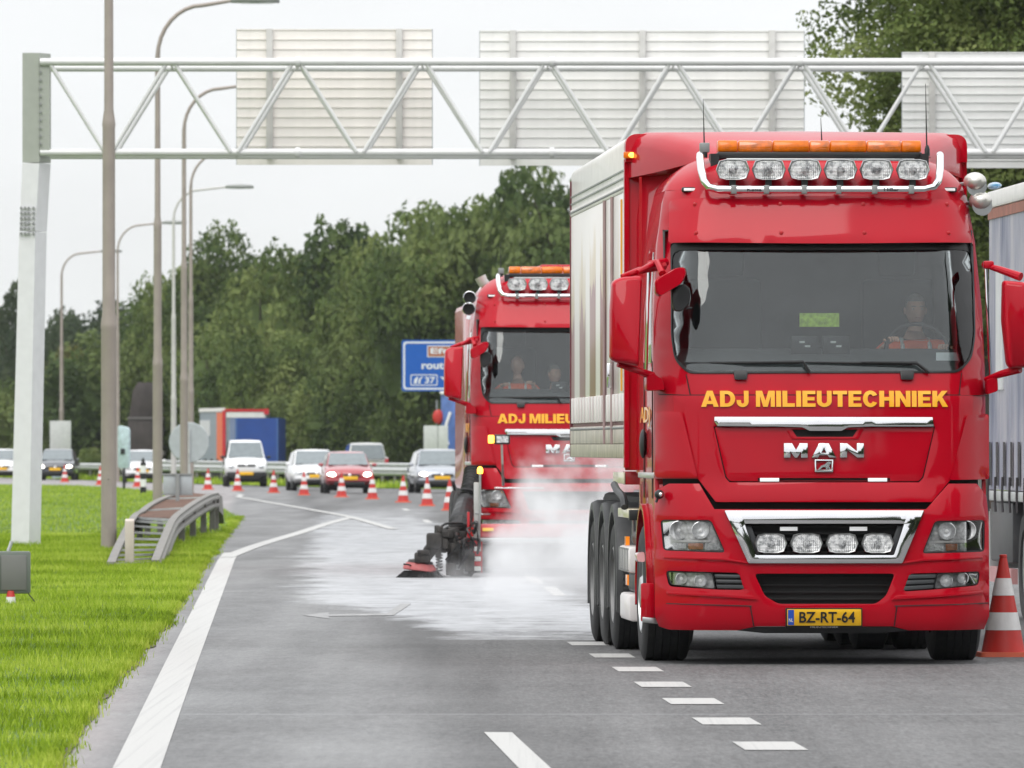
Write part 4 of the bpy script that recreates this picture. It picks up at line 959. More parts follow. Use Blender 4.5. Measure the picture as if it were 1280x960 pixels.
# lettering above the lid
def _arc(cx, cz, rx, rz, a0, a1, n=10): return [(cx + rx * math.cos(math.radians(a0 + (a1 - a0) * k / n)), cz + rz * math.sin(math.radians(a0 + (a1 - a0) * k / n))) for k in range(n + 1)]
S_, T_ = .27, .21
GL = {'A': (1.02, [[(0, 0), (.29, 0), (.34, .17), (.68, .17), (.73, 0), (1.02, 0), (.67, 1), (.35, 1)]], [[(.41, .37), (.61, .37), (.51, .72)]]),
 'D': (.88, [[(0, 0)] + _arc(.42, .5, .46, .5, -90, 90) + [(0, 1)]], [[(S_, T_)] + _arc(.40, .5, .21, .29, -90, 90) + [(S_, 1 - T_)]]),
 'J': (.70, [[(.43, 1), (.70, 1)] + _arc(.35, .33, .35, .35, 0, -180) + [(0, .42), (.25, .42)] + _arc(.35, .32, .09, .12, -180, 0) + [(.43, .4)]], []),
 'M': (1.10, [[(0, 0), (.24, 0), (.24, .66), (.42, 0), (.68, 0), (.86, .66), (.86, 0), (1.10, 0), (1.10, 1), (.74, 1), (.55, .38), (.36, 1), (0, 1)]], []),
 'I': (.28, [[(0, 0), (.28, 0), (.28, 1), (0, 1)]], []), 'L': (.72, [[(0, 0), (.72, 0), (.72, .22), (.28, .22), (.28, 1), (0, 1)]], []),
 'E': (.76, [[(0, 0), (.76, 0), (.76, .21), (.28, .21), (.28, .40), (.70, .40), (.70, .60), (.28, .60), (.28, .79), (.75, .79), (.75, 1), (0, 1)]], []),
 'U': (.86, [[(0, 1), (0, .36)] + _arc(.43, .36, .43, .37, 180, 360) + [(.86, 1), (.59, 1), (.59, .38)] + _arc(.43, .37, .16, .16, 0, -180) + [(.27, 1)]], []),
 'T': (.82, [[(.27, 0), (.55, 0), (.55, .78), (.82, .78), (.82, 1), (0, 1), (0, .78), (.27, .78)]], []),
 'C': (.88, [_arc(.44, .5, .44, .52, 28, 332, 18) + _arc(.44, .5, .17, .29, 325, 35, 12)], []),
 'H': (.86, [[(0, 0), (.28, 0), (.28, .39), (.58, .39), (.58, 0), (.86, 0), (.86, 1), (.58, 1), (.58, .61), (.28, .61), (.28, 1), (0, 1)]], []),
 'N': (.88, [[(0, 0), (.26, 0), (.26, .58), (.60, 0), (.88, 0), (.88, 1), (.62, 1), (.62, .42), (.28, 1), (0, 1)]], []),
 'K': (.92, [[(0, 0), (.28, 0), (.28, .30), (.38, .41), (.60, 0), (.92, 0), (.57, .61), (.90, 1), (.57, 1), (.28, .64), (.28, 1), (0, 1)]], []), ' ': (.26, [], [])}
a0 = onf(876, 508.5); a1 = onf(1184.5, 509); z_lo, z_hi = a0[1], onf(1030, 488.5)[1]; word = 'ADJ MILIEUTECHNIEK'
tw = sum(GL[ch][0] + .085 for ch in word) - .085; kx = (a1[0] - a0[0]) / tw; xx = a0[0]; kz = z_hi - z_lo
for ch in word:
    w_, polys, hol = GL[ch]
    for pl in polys: fpanel('letter', [(xx + a * kx, z_lo + b * kz) for a, b in pl], yel_let, .036, .034, holes=[[(xx + a * kx, z_lo + b * kz) for a, b in h] for h in hol], loc=True, bevel=0, grid=.5)
    xx += (w_ + .085) * kx
# plate
fpanel('plate_holder', [(982, 760), (1078, 760), (1078, 785.5), (982, 785.5)], black, .045, .03)
fpanel('number_plate', [(984, 761.5), (1076.5, 761.5), (1076.5, 782), (984, 782)], plate_y, .055, .012, r=.006, bevel=.002)
fpanel('plate_band', [(985, 762.3), (992.5, 762.3), (992.5, 781.3), (985, 781.3)], plate_b, .0575, .002, bevel=0)
def pl_txt(nm, s, x0, x1, y0, y1, m, off, bold=.0, par=None):
    A = onf(x0, y1, off); B = onf(x1, y0, off); letters(nm, s, A[0], B[0], A[1], B[1], m, lambda a, b: (a, D(a, b) - off, b), .002, (0, 1, 0), par or root, bold)
pl_txt('plate_text', 'BZ-RT-64', 999, 1069, 764.5, 778.5, ink, .059, .018); pl_txt('plate_text', 'NL', 986, 991.5, 773, 777.5, white, .0596, .01)
pl_txt('holder_text', 'MILIEUTECHNIEK', 1013, 1048, 782.8, 784.8, white, .046)
# windscreen
ins = [(840, 313), (1214.5, 313), (1217.8, 420), (1213.3, 446.5), (1197.5, 463.5), (860.5, 464), (844.5, 448.5), (840.3, 420)]
fpanel('windscreen_seal', WS, black, .008, .02, holes=[ins], r=.05, hr=.07, bevel=.003, grid=.08)
fpanel('windscreen', [(839, 305), (1215.5, 305), (1218.5, 420), (1214, 447), (1198, 465), (860, 466), (844, 449), (839.5, 420)], wind, .0, .005, r=.05, bevel=0, grid=.09)
# visor
def visf(a, b):
    t = (b - 3.06) / .33; return (a, D(a, b) - .115 + .07 * t, b)
vo = [tl(840.5, 247.5, .35), tl(1027, 243.5, .35), tl(1213.5, 249.5, .35), tl(1220.5, 302.5, .3), tl(1027, 304.5, .3), tl(838, 302.5, .3)]
sheet('sun_visor', roundpoly(vo, [.05, .3, .05, .02, .3, .02]), red, visf, .03, (0, 1, 0), root, [], .08, .008)
for pxx in (871, 977, 1081, 1187):
    for pyy in (254.5, 291):
        x, z = tl(pxx, pyy, .3); q = visf(x, z); MB().lathe([(.016, 0), (.014, .008), (.004, .012)], (q[0], q[1], q[2]), (0, -1, 0), 10).build('rivet', red2, root)
for px in (863, 1189):
    x, z = tl(px, 236.5, .52); y = D(x, z) - .02; MB().box(x - .055, x + .055, y - .0, y + .06, z - .018, z + .018).build('marker_lamp_base', black, root, bevel=.008); MB().box(x - .042, x + .042, y - .008, y + .01, z - .010, z + .010).build('marker_lamp', white_led, root, bevel=.004)
# lamp bar and light bar
bp_ = [T3(875, 197, .60), T3(876.5, 212, .50), T3(880, 226, .44), T3(886, 234, .42), T3(897, 236.5, .41), T3(960, 237, .40), T3(1027, 237, .39), T3(1095, 237, .40), T3(1155, 237, .41), T3(1167, 234, .42), T3(1173, 226, .44), T3(1175, 212, .50), T3(1175, 197, .60), T3(1175, 194, .70)]
MB().tube([T3(875, 194, .70)] + bp_, .028, 14).build('lamp_bar', chrome, root)
for px in (917, 958, 1005, 1048, 1093, 1139): 
    c = T3(px, 237, .40); MB().box(c.x - .02, c.x + .02, .365, .47, c.z - .032, c.z + .032).build('bar_clamp', grey, root, bevel=.006)
for tx, x0, x1 in (('Kelsa', 934, 952), ('HiBar', 1105, 1124)):
    A = T3(x0, 239, .37); B = T3(x1, 235, .37); letters('bar_lettering', tx, A.x, B.x, A.z, B.z, ink, lambda a, b: (a, .3695, b), .003, (0, 1, 0), root, .02)
A, B = T3(896, 190, .95), T3(1151, 176, .95)
def lb(x0, x1, m, nm, par=root):
    r_ = [[(x, .87, A.z), (x, .86, (A.z + B.z) / 2), (x, .89, B.z), (x, 1.05, B.z), (x, 1.09, (A.z + B.z) / 2), (x, 1.07, A.z)] for x in (x0, x1)]; return MB().loft(r_).build(nm, m, par, bevel=.01, angle=50)
bar = MB().box(A.x, B.x, .85, 1.1, A.z - .055, A.z - .002).build('light_bar_base', black, root, bevel=.01)
tot = B.x - A.x; cuts = [0, .1, .27, .45, .55, .73, .9, 1]
for i in range(7): lb(A.x + tot * cuts[i] + .004, A.x + tot * cuts[i + 1] - .004, amber if i % 2 == 0 else mat('amber_lens_deep', (.48, .09, .002), .12, coat=1, var=.5, vscale=20, em=(1, .3, .02), ems=.2), 'light_bar_lens')
for i in (0, 2, 4, 6):
    cx_ = A.x + tot * (cuts[i] + cuts[i + 1]) / 2; MB().lathe([(.045, 0), (.045, .05)], (cx_, .98, A.z), (0, 0, 1), 12).build('rotator', chrome, bar)
MB().box(A.x + .06, B.x - .06, .80, .86, A.z - .075, A.z - .05).build('light_bar_rail', steel, root, bevel=.005)
for px in (893, 1155): 
    c = T3(px, 194, .8); MB().box(c.x - .03, c.x + .03, .75, .95, 3.6, c.z + .01).build('bar_foot', black, root)
# aerials
for px, py, h, y in ((881, 192, .40, .8), (1159, 190, .5, .8), (1028, 190, .25, 1.2)):
    c = T3(px, py, y); MB().tube([c, c + Vector((-.004, 0, .06)), c + Vector((-.012, 0, h))], [.008, .006, .0018], 6).build('aerial', black, root); MB().lathe([(.02, -.03), (.02, .02), (.01, .05)], c, (0, 0, 1), 10).build('aerial_base', black, root)
c = T3(880, 187, .8); MB().box(c.x - .03, c.x + .04, .78, .86, c.z - .02, c.z + .05).build('camera_unit', grey, root, bevel=.006)
# wipers
for a, b, c_, d_ in (((855, 453.5), (1003, 452.5), (1012, 466), (925, 473)), ((1006, 453), (1145, 454), (1161, 466), (1136, 474))):
    def wp(px, py, o): x, z = onf(px, py); return Vector((x, D(x, z) - o, z))
    MB().tube([wp(*a, .02), wp((a[0] + b[0]) / 2, (a[1] + b[1]) / 2 + .5, .022), wp(b[0] - 5, b[1] + 1.5, .022)], [.006, .011, .009], 6).build('wiper_blade', black, root)
    MB().tube([wp((a[0] + b[0]) / 2, a[1], .04), wp(b[0], b[1], .05), wp(*c_, .04)], [.008, .013, .012], 6).build('wiper_arm', black, root)
for px in (926, 1134): fpanel('wiper_cap', [(px - 9, 463), (px + 9, 463), (px + 7.5, 474.5), (px - 7.5, 474.5)], black, .03, .04, r=.012, bevel=.008)
# mirrors
def pod(name, outline, y0, y1, m, parent=root, r=.03, k0=.86, tilt=0):
    o = roundpoly([tl(a, b, (y0 + y1) / 2) for a, b in outline], r, 4); cx = sum(p[0] for p in o) / len(o); cz = sum(p[1] for p in o) / len(o)
    def ring(k, y, e=0): return [(cx + (a - cx) * k, y + tilt * (a - cx), cz + (b - cz) * (1 - (1 - k) * .6)) for a, b in o]
    return MB().loft([ring(k0, y0), ring(.95, y0 + (y1 - y0) * .12), ring(.99, y0 + (y1 - y0) * .35), ring(1.0, y0 + (y1 - y0) * .7), ring(.97, y1)]).build(name, m, parent, angle=60)
mm = pod('mirror', [(764, 352), (776, 346), (803, 344), (801, 400), (799, 455), (797, 458), (768, 453), (761.5, 448), (761.5, 390)], .02, .20, red, r=.03)
pod('mirror_glass', [(766, 354), (800, 348), (797, 454), (765, 449)], .195, .215, mat('mirror_glass', (.6, .6, .6), .03, 1), mm)
mm = pod('mirror', [(1253, 350), (1286, 353), (1294, 360), (1296, 450), (1290, 459), (1262, 461), (1258, 455), (1252, 400)], .02, .20, red, r=.03)
pod('mirror_glass', [(1256, 354), (1290, 358), (1290, 454), (1261, 456)], .195, .215, mat('mirror_glass', (.6, .6, .6), .03, 1), mm)
for P in ([T3(777, 345.5, .12), T3(800, 338, .2), T3(818, 335, .30), T3(830, 332, .36)], [T3(797, 340, .15), T3(815, 331, .25), T3(824, 328, .34), T3(832, 328, .4)], [T3(772, 456, .12), T3(800, 464, .2), T3(815, 470, .35)], [T3(1229, 331, .4), T3(1250, 337, .25), T3(1276, 346, .14)], [T3(1232, 474, .4), T3(1250, 468, .25), T3(1275, 461, .14)]):
    MB().tube(P, [.016] + [.026] * (len(P) - 2) + [.032], 10).build('mirror_arm', red, root)
MB().box(*sorted((T3(1228, 0, .4).x, T3(1241, 0, .4).x)), .30, .45, T3(0, 335, .4).z, T3(0, 325, .4).z).build('mirror_hinge', red, root, bevel=.015)
pod('mirror_hinge', [(806, 470), (815, 466), (828, 474), (832, 488), (806, 489)], .24, .42, red, r=.02)
pod('mirror_hinge', [(1232, 474), (1246, 471), (1247, 489), (1232, 494)], .28, .45, red, r=.02)
fm = pod('front_mirror', [(817, 350), (845, 334.5), (856, 334), (858.5, 342), (852, 355), (823, 371.5), (818.5, 367)], -.02, .16, red, r=.03)
pod('mirror_glass', [(839, 360), (856, 354), (863, 362), (862, 380), (851, 390), (842, 389), (838.5, 375)], .05, .14, black, fm, r=.03)
MB().tube([T3(812, 329, .32), T3(822, 328, .22), T3(828, 342, .10)], [.022, .024, .028], 8).build('mirror_arm', red, root)
MB().tube([T3(858, 386, .2), T3(865, 385, .2)], .008, 6).build('mirror_stub', black, root)
# little camera on the left bumper corner
c = T3(824, 618, .22); MB().sphere(tuple(c), (.035, .045, .035), 12, 8).build('corner_camera', black, root); MB().sphere((c.x + .01, c.y - .036, c.z), .018, 10, 6).build('camera_lens', chrome, root)
MB().tube([T3(820, 628, .22), c], .01, 6).build('camera_stalk', black, root)
# cab interior
mb = MB(); 
for bx in ((-1.13, -1.12, .62, 2.12, 1.9, 3.16), (1.12, 1.13, .62, 2.12, 1.9, 3.16), (-1.13, 1.13, 2.11, 2.12, 1.9, 3.16), (-1.13, 1.13, .62, 2.12, 3.15, 3.16), (-1.13, 1.13, .35, 2.12, 1.9, 1.92)): mb.box(*bx)
mb.build('cab_lining', inter, root, smooth=False)
MB().loft([[(x, .36, 2.02), (x, .30, 2.12), (x, .42, 2.24), (x, .85, 2.30), (x, .95, 2.15), (x, .95, 2.0)] for x in (-1.08, 1.08)]).build('dashboard', inter, root, bevel=.02)
for sx in (-.62, .66):
    MB().box(sx - .27, sx + .27, 1.35, 1.5, 2.1, 2.82, rot=Matrix.Rotation(-.15, 3, 'X')).build('seat', seatm, root, bevel=.05); MB().box(sx - .14, sx + .14, 1.42, 1.52, 2.84, 3.06).build('headrest', seatm, root, bevel=.04)
ic = T3(1024, 400, .62); MB().box(ic.x - .145, ic.x + .145, .60, .61, ic.z - .05, ic.z + .05).build('green_paper', mat('lime_paper', (.45, .65, .08), .8, var=.35, vscale=30), root)
for px in (1006, 1045): 
    c = T3(px, 431, .5); MB().box(c.x - .10, c.x + .10, .5, .54, c.z - .07, c.z + .065).build('display_unit', black, root, bevel=.01)
    for q in (-1, 1): MB().box(c.x + q * .02 - .02, c.x + q * .02 + .02, .494, .5, c.z - q * .015 - .012 + .01, c.z - q * .015 + .012).build('display_key', white, root)
c = T3(1189, 450, .38); MB().box(c.x - .11, c.x + .11, .385, .39, c.z - .06, c.z + .055).build('permit_sheet', mat('white_paper', (.75, .78, .8), .7), root)
wc = T3(1147, 437, .78)
wr = [wc + Vector((.235 * math.cos(a), .14 * math.sin(a) * .9, .21 * math.sin(a) - .02)) for a in [2 * PI * q / 28 for q in range(29)]]
WHEEL = wr
MB().tube(wr, .016, 8, caps=False).build('steering_wheel', black, root)
MB().tube([wc + Vector((-.2, 0, -.02)), wc + Vector((0, .02, -.05)), wc + Vector((.2, 0, -.02))], .014, 6).build('wheel_spoke', black, root)
# ------------------------------------------------------------------ people
def skin_body(name, verts, edges, radii, m, parent, sub=1):
    me = bpy.data.meshes.new(name); me.from_pydata(verts, edges, []); o = bpy.data.objects.new(name, me); col.objects.link(o)
    md = o.modifiers.new('s', 'SKIN'); md.use_smooth_shade = True; md.branch_smoothing = .6
    sv = me.skin_vertices[0].data
    for i, r in enumerate(radii): sv[i].radius = (r, r) if not isinstance(r, tuple) else r
    sv[0].use_root = True
    s2 = o.modifiers.new('d', 'SUBSURF'); s2.levels = sub; s2.render_levels = sub
    dg = bpy.context.evaluated_depsgraph_get(); nm = bpy.data.meshes.new_from_object(o.evaluated_get(dg)); bpy.data.objects.remove(o); bpy.data.meshes.remove(me)
    nm.materials.clear(); nm.materials.append(m); return link(name, nm, parent)
def person(loc, rz, hands, label, jacket=hivis, hairm=hair_g, head_turn=0.0, stripes=True, cap=None):
    """seated, faces -y in its own frame; origin at the seat; hands: two targets"""
    r = empty('person', loc, rz, label=label, cat='person', group=None)
    V = [(0, 0, .08), (0, .02, .25), (0, .0, .42), (0, -.01, .53), (0, -.02, .59), (0, -.03, .66)]; E = [(i, i + 1) for i in range(5)]
    R = [(.17, .12), (.155, .11), (.19, .12), (.075, .07), (.055, .055), (.055, .06)]
    def limb(i0, pts, rr):
        p = i0
        for q, rad in zip(pts, rr): V.append(tuple(q)); R.append(rad); E.append((p, len(V) - 1)); p = len(V) - 1
        return p
    wrists = []
    for s, hnd in zip((-1, 1), hands):
        h = Vector(hnd); sh = Vector((s * .19, 0, .47)); el = (sh + h) / 2 + Vector((s * .10, .06, -.12))
        limb(2, [sh, sh * .55 + el * .45, el, el * .5 + h * .5, h], [.062, .052, .045, .038, .028]); wrists.append((h, (h - el).normalized(), s))
    for s in (-1, 1): limb(0, [(s * .10, -.03, .02), (s * .13, -.42, .05), (s * .13, -.46, -.25), (s * .13, -.5, -.40)], [.09, .065, .05, .045])
    skin_body('body', V, E, R, skin, r)
    # jacket over torso and arms (without neck and hands), trousers over the legs
    jV = [(0, 0, .02), (0, .02, .25), (0, 0, .42), (0, -.01, .52)]; jE = [(0, 1), (1, 2), (2, 3)]; jR = [(.19, .14), (.18, .135), (.21, .14), (.09, .085)]
    for s, hnd in zip((-1, 1), hands):
        h = Vector(hnd); sh = Vector((s * .19, 0, .47)); el = (sh + h) / 2 + Vector((s * .10, .06, -.12)); p = 2
        for q, rad in zip([sh, sh * .55 + el * .45, el, el * .4 + h * .6], [.08, .07, .062, .052]): jV.append(tuple(q)); jR.append(rad); jE.append((p, len(jV) - 1)); p = len(jV) - 1
    skin_body('jacket', jV, jE, jR, jacket, r)
    tV = [(0, 0, .0)]; tE = []; tR = [(.17, .13)]
    for s in (-1, 1):
        p = 0
        for q, rad in zip([(s * .10, -.03, .0), (s * .13, -.42, .05), (s * .13, -.46, -.25), (s * .13, -.5, -.38)], [.10, .078, .06, .055]): tV.append(q); tR.append(rad); tE.append((p, len(tV) - 1)); p = len(tV) - 1
    skin_body('trousers', tV, tE, tR, seatm, r)
    if stripes:
        for s in (-1, 1): MB().tube([(s * .10, -.155, .16), (s * .105, -.15, .34), (s * .10, -.10, .47), (s * .1, .02, .52)], .016, 6).build('reflective_stripe', reflt, r)
        MB().loft([[(.20 * math.cos(a), .15 * math.sin(a) + .02, z) for a in [2 * PI * q / 20 for q in range(20)]] for z in (.20, .25)], caps=False).build('reflective_stripe', reflt, r)
    # hands: palm, four curled fingers, thumb
    for h, d, s in wrists:
        up = Vector((0, 0, 1)); sd = d.cross(up).normalized(); nrm = sd.cross(d).normalized()
        hV = [tuple(h), tuple(h + d * .045), tuple(h + d * .085)]; hE = [(0, 1), (1, 2)]; hR = [(.024, .02), (.036, .018), (.034, .016)]
        for f, (o_, ln) in enumerate(((-.030, .060), (-.010, .068), (.010, .064), (.030, .050))):
            b = h + d * .09 + sd * o_; p = 2
            for q in (b, b + d * ln * .45 - nrm * .008, b + d * ln * .6 - nrm * .03, b + d * ln * .35 - nrm * .045): hV.append(tuple(q)); hR.append(.0085); hE.append((p, len(hV) - 1)); p = len(hV) - 1
        b = h + d * .035 + sd * s * -.035; p = 1
        for q in (b, b + d * .03 + sd * s * -.02, b + d * .045 - nrm * .02 + sd * s * -.015): hV.append(tuple(q)); hR.append(.0105); hE.append((p, len(hV) - 1)); p = len(hV) - 1
        skin_body('hand', hV, hE, hR, skin, r)
    # head with a face
    hc = Vector((0, -.04, .73)); n, m_ = 20, 14; rings = []
    for i in range(m_ + 1):
        t = min(max(PI * i / m_, .03), PI - .03); ring = []
        for k in range(n):
            u = 2 * PI * k / n; d = Vector((math.sin(t) * math.cos(u), math.sin(t) * math.sin(u), math.cos(t)))
            rx, ry, rz_ = .076, .095, .118; low = max(0, -d.z)
            p = Vector((d.x * rx * (1 - .28 * low ** 1.5), d.y * ry * (1 - .12 * low), d.z * rz_))
            fr_ = max(0, -d.y)
            if fr_ > .5:
                g = math.exp(-((d.x * .076) / .018) ** 2)
                p.y -= .030 * g * math.exp(-((p.z + .012) / .020) ** 2)                   # nose
                p.y -= .010 * math.exp(-(p.x / .035) ** 2) * math.exp(-((p.z + .105) / .02) ** 2)    # chin
                p.y += .010 * math.exp(-((abs(p.x) - .030) / .016) ** 2) * math.exp(-((p.z - .012) / .012) ** 2)  # eye sockets
                p.y -= .006 * math.exp(-((p.z - .034) / .010) ** 2)                     # brow
                p.y -= .007 * math.exp(-(p.x / .026) ** 2) * math.exp(-((p.z + .055) / .009) ** 2)   # lips
            ring.append(p)
        rings.append(ring)
    RM = Matrix.Rotation(head_turn, 3, 'Z')
    hd = MB().loft([[hc + RM @ p for p in q] for q in rings]).build('head', skin, r, angle=80)
    for s in (-1, 1):
        MB().sphere(tuple(hc + RM @ Vector((s * .030, -.078, .010))), (.011, .008, .007), 10, 6).build('eye', white, hd)
        MB().sphere(tuple(hc + RM @ Vector((s * .030, -.0855, .010))), (.0045, .003, .0045), 8, 5).build('iris', ink, hd)
        MB().sphere(tuple(hc + RM @ Vector((s * .078, .008, .0))), (.010, .018, .028), 10, 7).build('ear', skin, hd)
        MB().box(*(lambda c: (c.x - .016, c.x + .016, c.y - .006, c.y + .006, c.z - .003, c.z + .003))(hc + RM @ Vector((s * .030, -.089, .030)))).build('eyebrow', hairm, hd)
    MB().box(*(lambda c: (c.x - .020, c.x + .020, c.y - .004, c.y + .004, c.z - .003, c.z + .003))(hc + RM @ Vector((0, -.092, -.055)))).build('mouth', mat('lips', (.42, .17, .14), .5), hd)
    hr = []
    for i in range(8):
        t = .05 + 1.55 * i / 7; ring = []
        for k in range(20):
            u = 2 * PI * k / 20; d = Vector((math.sin(t) * math.cos(u), math.sin(t) * math.sin(u), math.cos(t)))
            tt = t if d.y > -.25 else min(t, 1.0); d = Vector((math.sin(tt) * math.cos(u), math.sin(tt) * math.sin(u), math.cos(tt)))
            ring.append(hc + RM @ Vector((d.x * .083, d.y * .101, d.z * .126 + .002)))
        hr.append(ring)
    MB().loft(hr, caps=False).build('hair', hairm, r, solid=.006)
    return r
def to_world(v, rt): return rt.matrix_world @ Vector(v)
bpy.context.view_layer.update()
def seat_person(rt, px_local, hands_local, label, **k):
    """px_local: seat point in truck frame"""
    o = Vector(px_local); return person(to_world(o, rt), rt.rotation_euler.z, [Vector(h) - o for h in hands_local], label, **k)
s0 = T3(1145, 388, 1.12); sp0 = Vector((s0.x, 1.20, s0.z - .73))
seat_person(root, sp0, [WHEEL[12] + Vector((0, .07, -.03)), WHEEL[1] + Vector((0, .07, -.03))], 'grey haired driver in orange work clothes at the wheel of the nearest red lorry', head_turn=.1)

# ------------------------------------------------------------------ wheels and running gear
def wheel(parent, s, y, z=.50, R_=.50, w=.30, xo=1.235, nm='wheel', dual=False, steer=0):
    h = empty(nm, (0, 0, 0)); h.parent = parent
    x1 = s * xo; ax = (-s, 0, 0); c = (x1, y, z)
    prof = [(R_ * .58, .03), (R_ * .62, .008), (R_ * .74, .0), (R_ * .88, .006), (R_ * .97, .022)]
    n = 5; 
    for k in range(n):                                        # tread with grooves
        a = .035 + (w - .07) * k / n; b = .035 + (w - .07) * (k + .82) / n; prof += [(R_, a), (R_, b), (R_ * .978, b + .004), (R_ * .978, .035 + (w - .07) * (k + 1) / n - .002)]
    prof = prof[:-2] + [(R_ * .97, w - .022), (R_ * .88, w - .006), (R_ * .6, w - .01)]
    MB().lathe(prof, c, ax, 48, caps=False).build('tyre', rubber, h)
    MB().lathe([(R_ * .595, .03), (R_ * .60, .012), (R_ * .57, .006), (R_ * .55, .05), (R_ * .5, .09), (R_ * .3, .10 if not dual else .16), (R_ * .27, .03 if not dual else .12), (R_ * .22, .0 if not dual else .08), (.02, -.01 if not dual else .07)], c, ax, 32).build('rim', mat('rim_paint', (.22, .22, .22), .5, .2, dirt=.4) if dual else steel, h)
    bb = MB()
    for q in range(10):
        a = 2 * PI * q / 10; bb.lathe([(.014, 0), (.014, .03)], (x1 - s * (.09 if not dual else .14), y + math.cos(a) * R_ * .38, z + math.sin(a) * R_ * .38), (s, 0, 0), 6)
    bb.build('wheel_nut', grey, h)
    if dual: MB().lathe([(R_ * .6, 0), (R_ * .9, 0), (R_, .03), (R_, .24), (R_ * .9, .27), (R_ * .6, .27)], (x1 - s * (w + .05), y, z), ax, 40, caps=False).build('inner_tyre', rubber, h)
    return h
for s in (-1, 1): wheel(root, s, 1.45, w=.36, xo=1.25)
mb = MB().box(-.45, -.36, .6, 9.7, .72, .98).box(.36, .45, .6, 9.7, .72, .98).box(-1.1, 1.1, 1.38, 1.52, .42, .56).box(-.5, .5, .5, 1.2, .45, 1.2).box(-.3, .3, 1.2, 2.4, .35, .8)
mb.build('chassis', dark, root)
MB().box(-1.0, 1.0, .55, 2.3, .34, 1.0).build('engine_shade_block', dark, root, bevel=.05)  # three wide belly blocks added to darken the road under the lorry
MB().box(-1.05, 1.05, 2.6, 9.4, .62, 1.2).build('tank_shade_block', dark, root, bevel=.05)
MB().box(-.9, .9, 4.6, 8.0, .33, .62).build('axle_shade_block', dark, root, bevel=.05)
# ------------------------------------------------------------------ second truck: the cab copied, then its own sweeping gear
S2 = 101.0; Y2 = F / S2 + 0; X2 = gX(712.5, Y2)
root2 = copy_tree(root, label='smaller looking red sweeper lorry behind, steam round its bumper and hose in front')
for ch in list(root2.children):
    if (ch.name.split('.')[0] == 'spotlight' and ch.data.vertices[0].co.z < 1.5) or ch.name.split('.')[0] in ('grille_marker', 'roof_spoiler', 'side_fairing', 'fairing_rib', 'green_paper'):
        for g in list(ch.children_recursive): bpy.data.objects.remove(g)
        bpy.data.objects.remove(ch)
for ch in root2.children:
    if ch.name.split('.')[0] == 'grille_frame': ch.material_slots[0].link = 'OBJECT'; ch.material_slots[0].material = red2
root2.location = (X2, Y2, .0); root2.rotation_euler = (0, 0, .046)
bpy.context.view_layer.update()
seat_person(root2, (-.60, 1.15, sp0.z - .0), [Vector((-.80, .86, 2.32)), Vector((-.42, .86, 2.34))], 'bald driver behind the left half of the second lorry windscreen', head_turn=-.3, hairm=skin)
seat_person(root2, (-.13, 1.25, sp0.z - .1), [Vector((-.28, .9, 2.15)), Vector((.02, .9, 2.15))], 'passenger in red jacket beside the driver of the second lorry', jacket=mat('red_work_jacket', (.6, .03, .02), .8), head_turn=.5)
seat_person(root2, (.52, 1.2, sp0.z - .05), [Vector((.38, .9, 2.2)), Vector((.7, .9, 2.2))], 'passenger at the right of the second lorry windscreen, next to the box body edge', head_turn=-.1)
def q2(px, py, y):            # truck-2 local from photo px; y is local depth (yaw neglected for x)
    if y < -.25: y -= .9 + (.8 if y < -.95 else 0)
    Yw = Y2 + y * math.cos(.046); X = gX(px, Yw); return Vector(((X - X2) * 1.0 + y * .046, y, gZ(py, Yw)))
r2 = root2
for px, py in ((587, 372), (586, 386)):
    c = q2(px, py, .6); MB().lathe([(.085, 0), (.075, .01), (.05, .06), (.03, .15), (.022, .4), (.03, .45)], c, (0, 1, 0), 20, caps=False).build('horn', chrome, r2); MB().lathe([(.055, .05), (.01, .06)], c, (0, 1, 0), 16).build('horn_throat', dark, r2)
MB().tube([q2(597, 393, .9), q2(590, 379, .9)], .02, 6).build('horn_bracket', steel, r2)
MB().tube([q2(610, 362, 2.3), q2(603, 352, 2.3), q2(600, 346, 2.3)], [.07, .07, .075], 14).build('exhaust_stack', mat('pale_trim', (.5, .5, .48)), r2)
MB().tube([q2(588, 400, 2.3), q2(594, 380, 2.3), q2(606, 362, 2.3)], [.06, .07, .07], 12).build('exhaust_pipe', chrome, r2)
a, b = q2(675, 343, 2.6), q2(760, 331, 2.6); MB().box(a.x, b.x, 2.5, 4.5, a.z, b.z).build('suction_housing', red, r2, bevel=.02)
MB().box(-1.08, 1.20, 2.7, 8.8, 1.0, 3.45).build('sweeper_body', red2, r2, bevel=.08)
MB().box(-.5, .5, .6, 8.8, .6, 1.0).build('chassis', dark, r2)
for y in (5.2, 6.6):
    for s in (-1, 1): wheel(r2, s, y, dual=True)
# black ribbed suction hose coming down the left side
P = [q2(591, 588, .2), q2(588, 610, .0), q2(582, 632, -.2), q2(576, 652, -.4), q2(574, 664, -.5)]
Pc = curve3(P, 12); rr = [.10 + .035 * (i / len(Pc)) + (.012 if i % 2 else -.006) for i in range(len(Pc))]
MB().tube(Pc, rr, 16).build('suction_hose', black, r2, angle=20)
mach = mat('greasy_machinery', (.03, .027, .025), .55, .3, var=.4, vscale=12, dirt=.5, dcol=(.10, .08, .065))
def bx2(x0, x1, y0, y1, d0, d1, nm, m, bev=.012):
    a = q2(x0, y1, d0); b = q2(x1, y0, d0); return MB().box(a.x, b.x, a.y, b.y if b.y > a.y + .01 else a.y + .1, a.z, b.z).build(nm, m, r2, bevel=bev)
bx2(556, 583, 664, 676, -.85, -.35, 'valve_block', mach); bx2(559, 592, 676, 700, -.9, -.3, 'nozzle_box', mach); bx2(563, 590, 700, 722, -.95, -.3, 'suction_mouth', mach)
rg_ = random.Random(4)
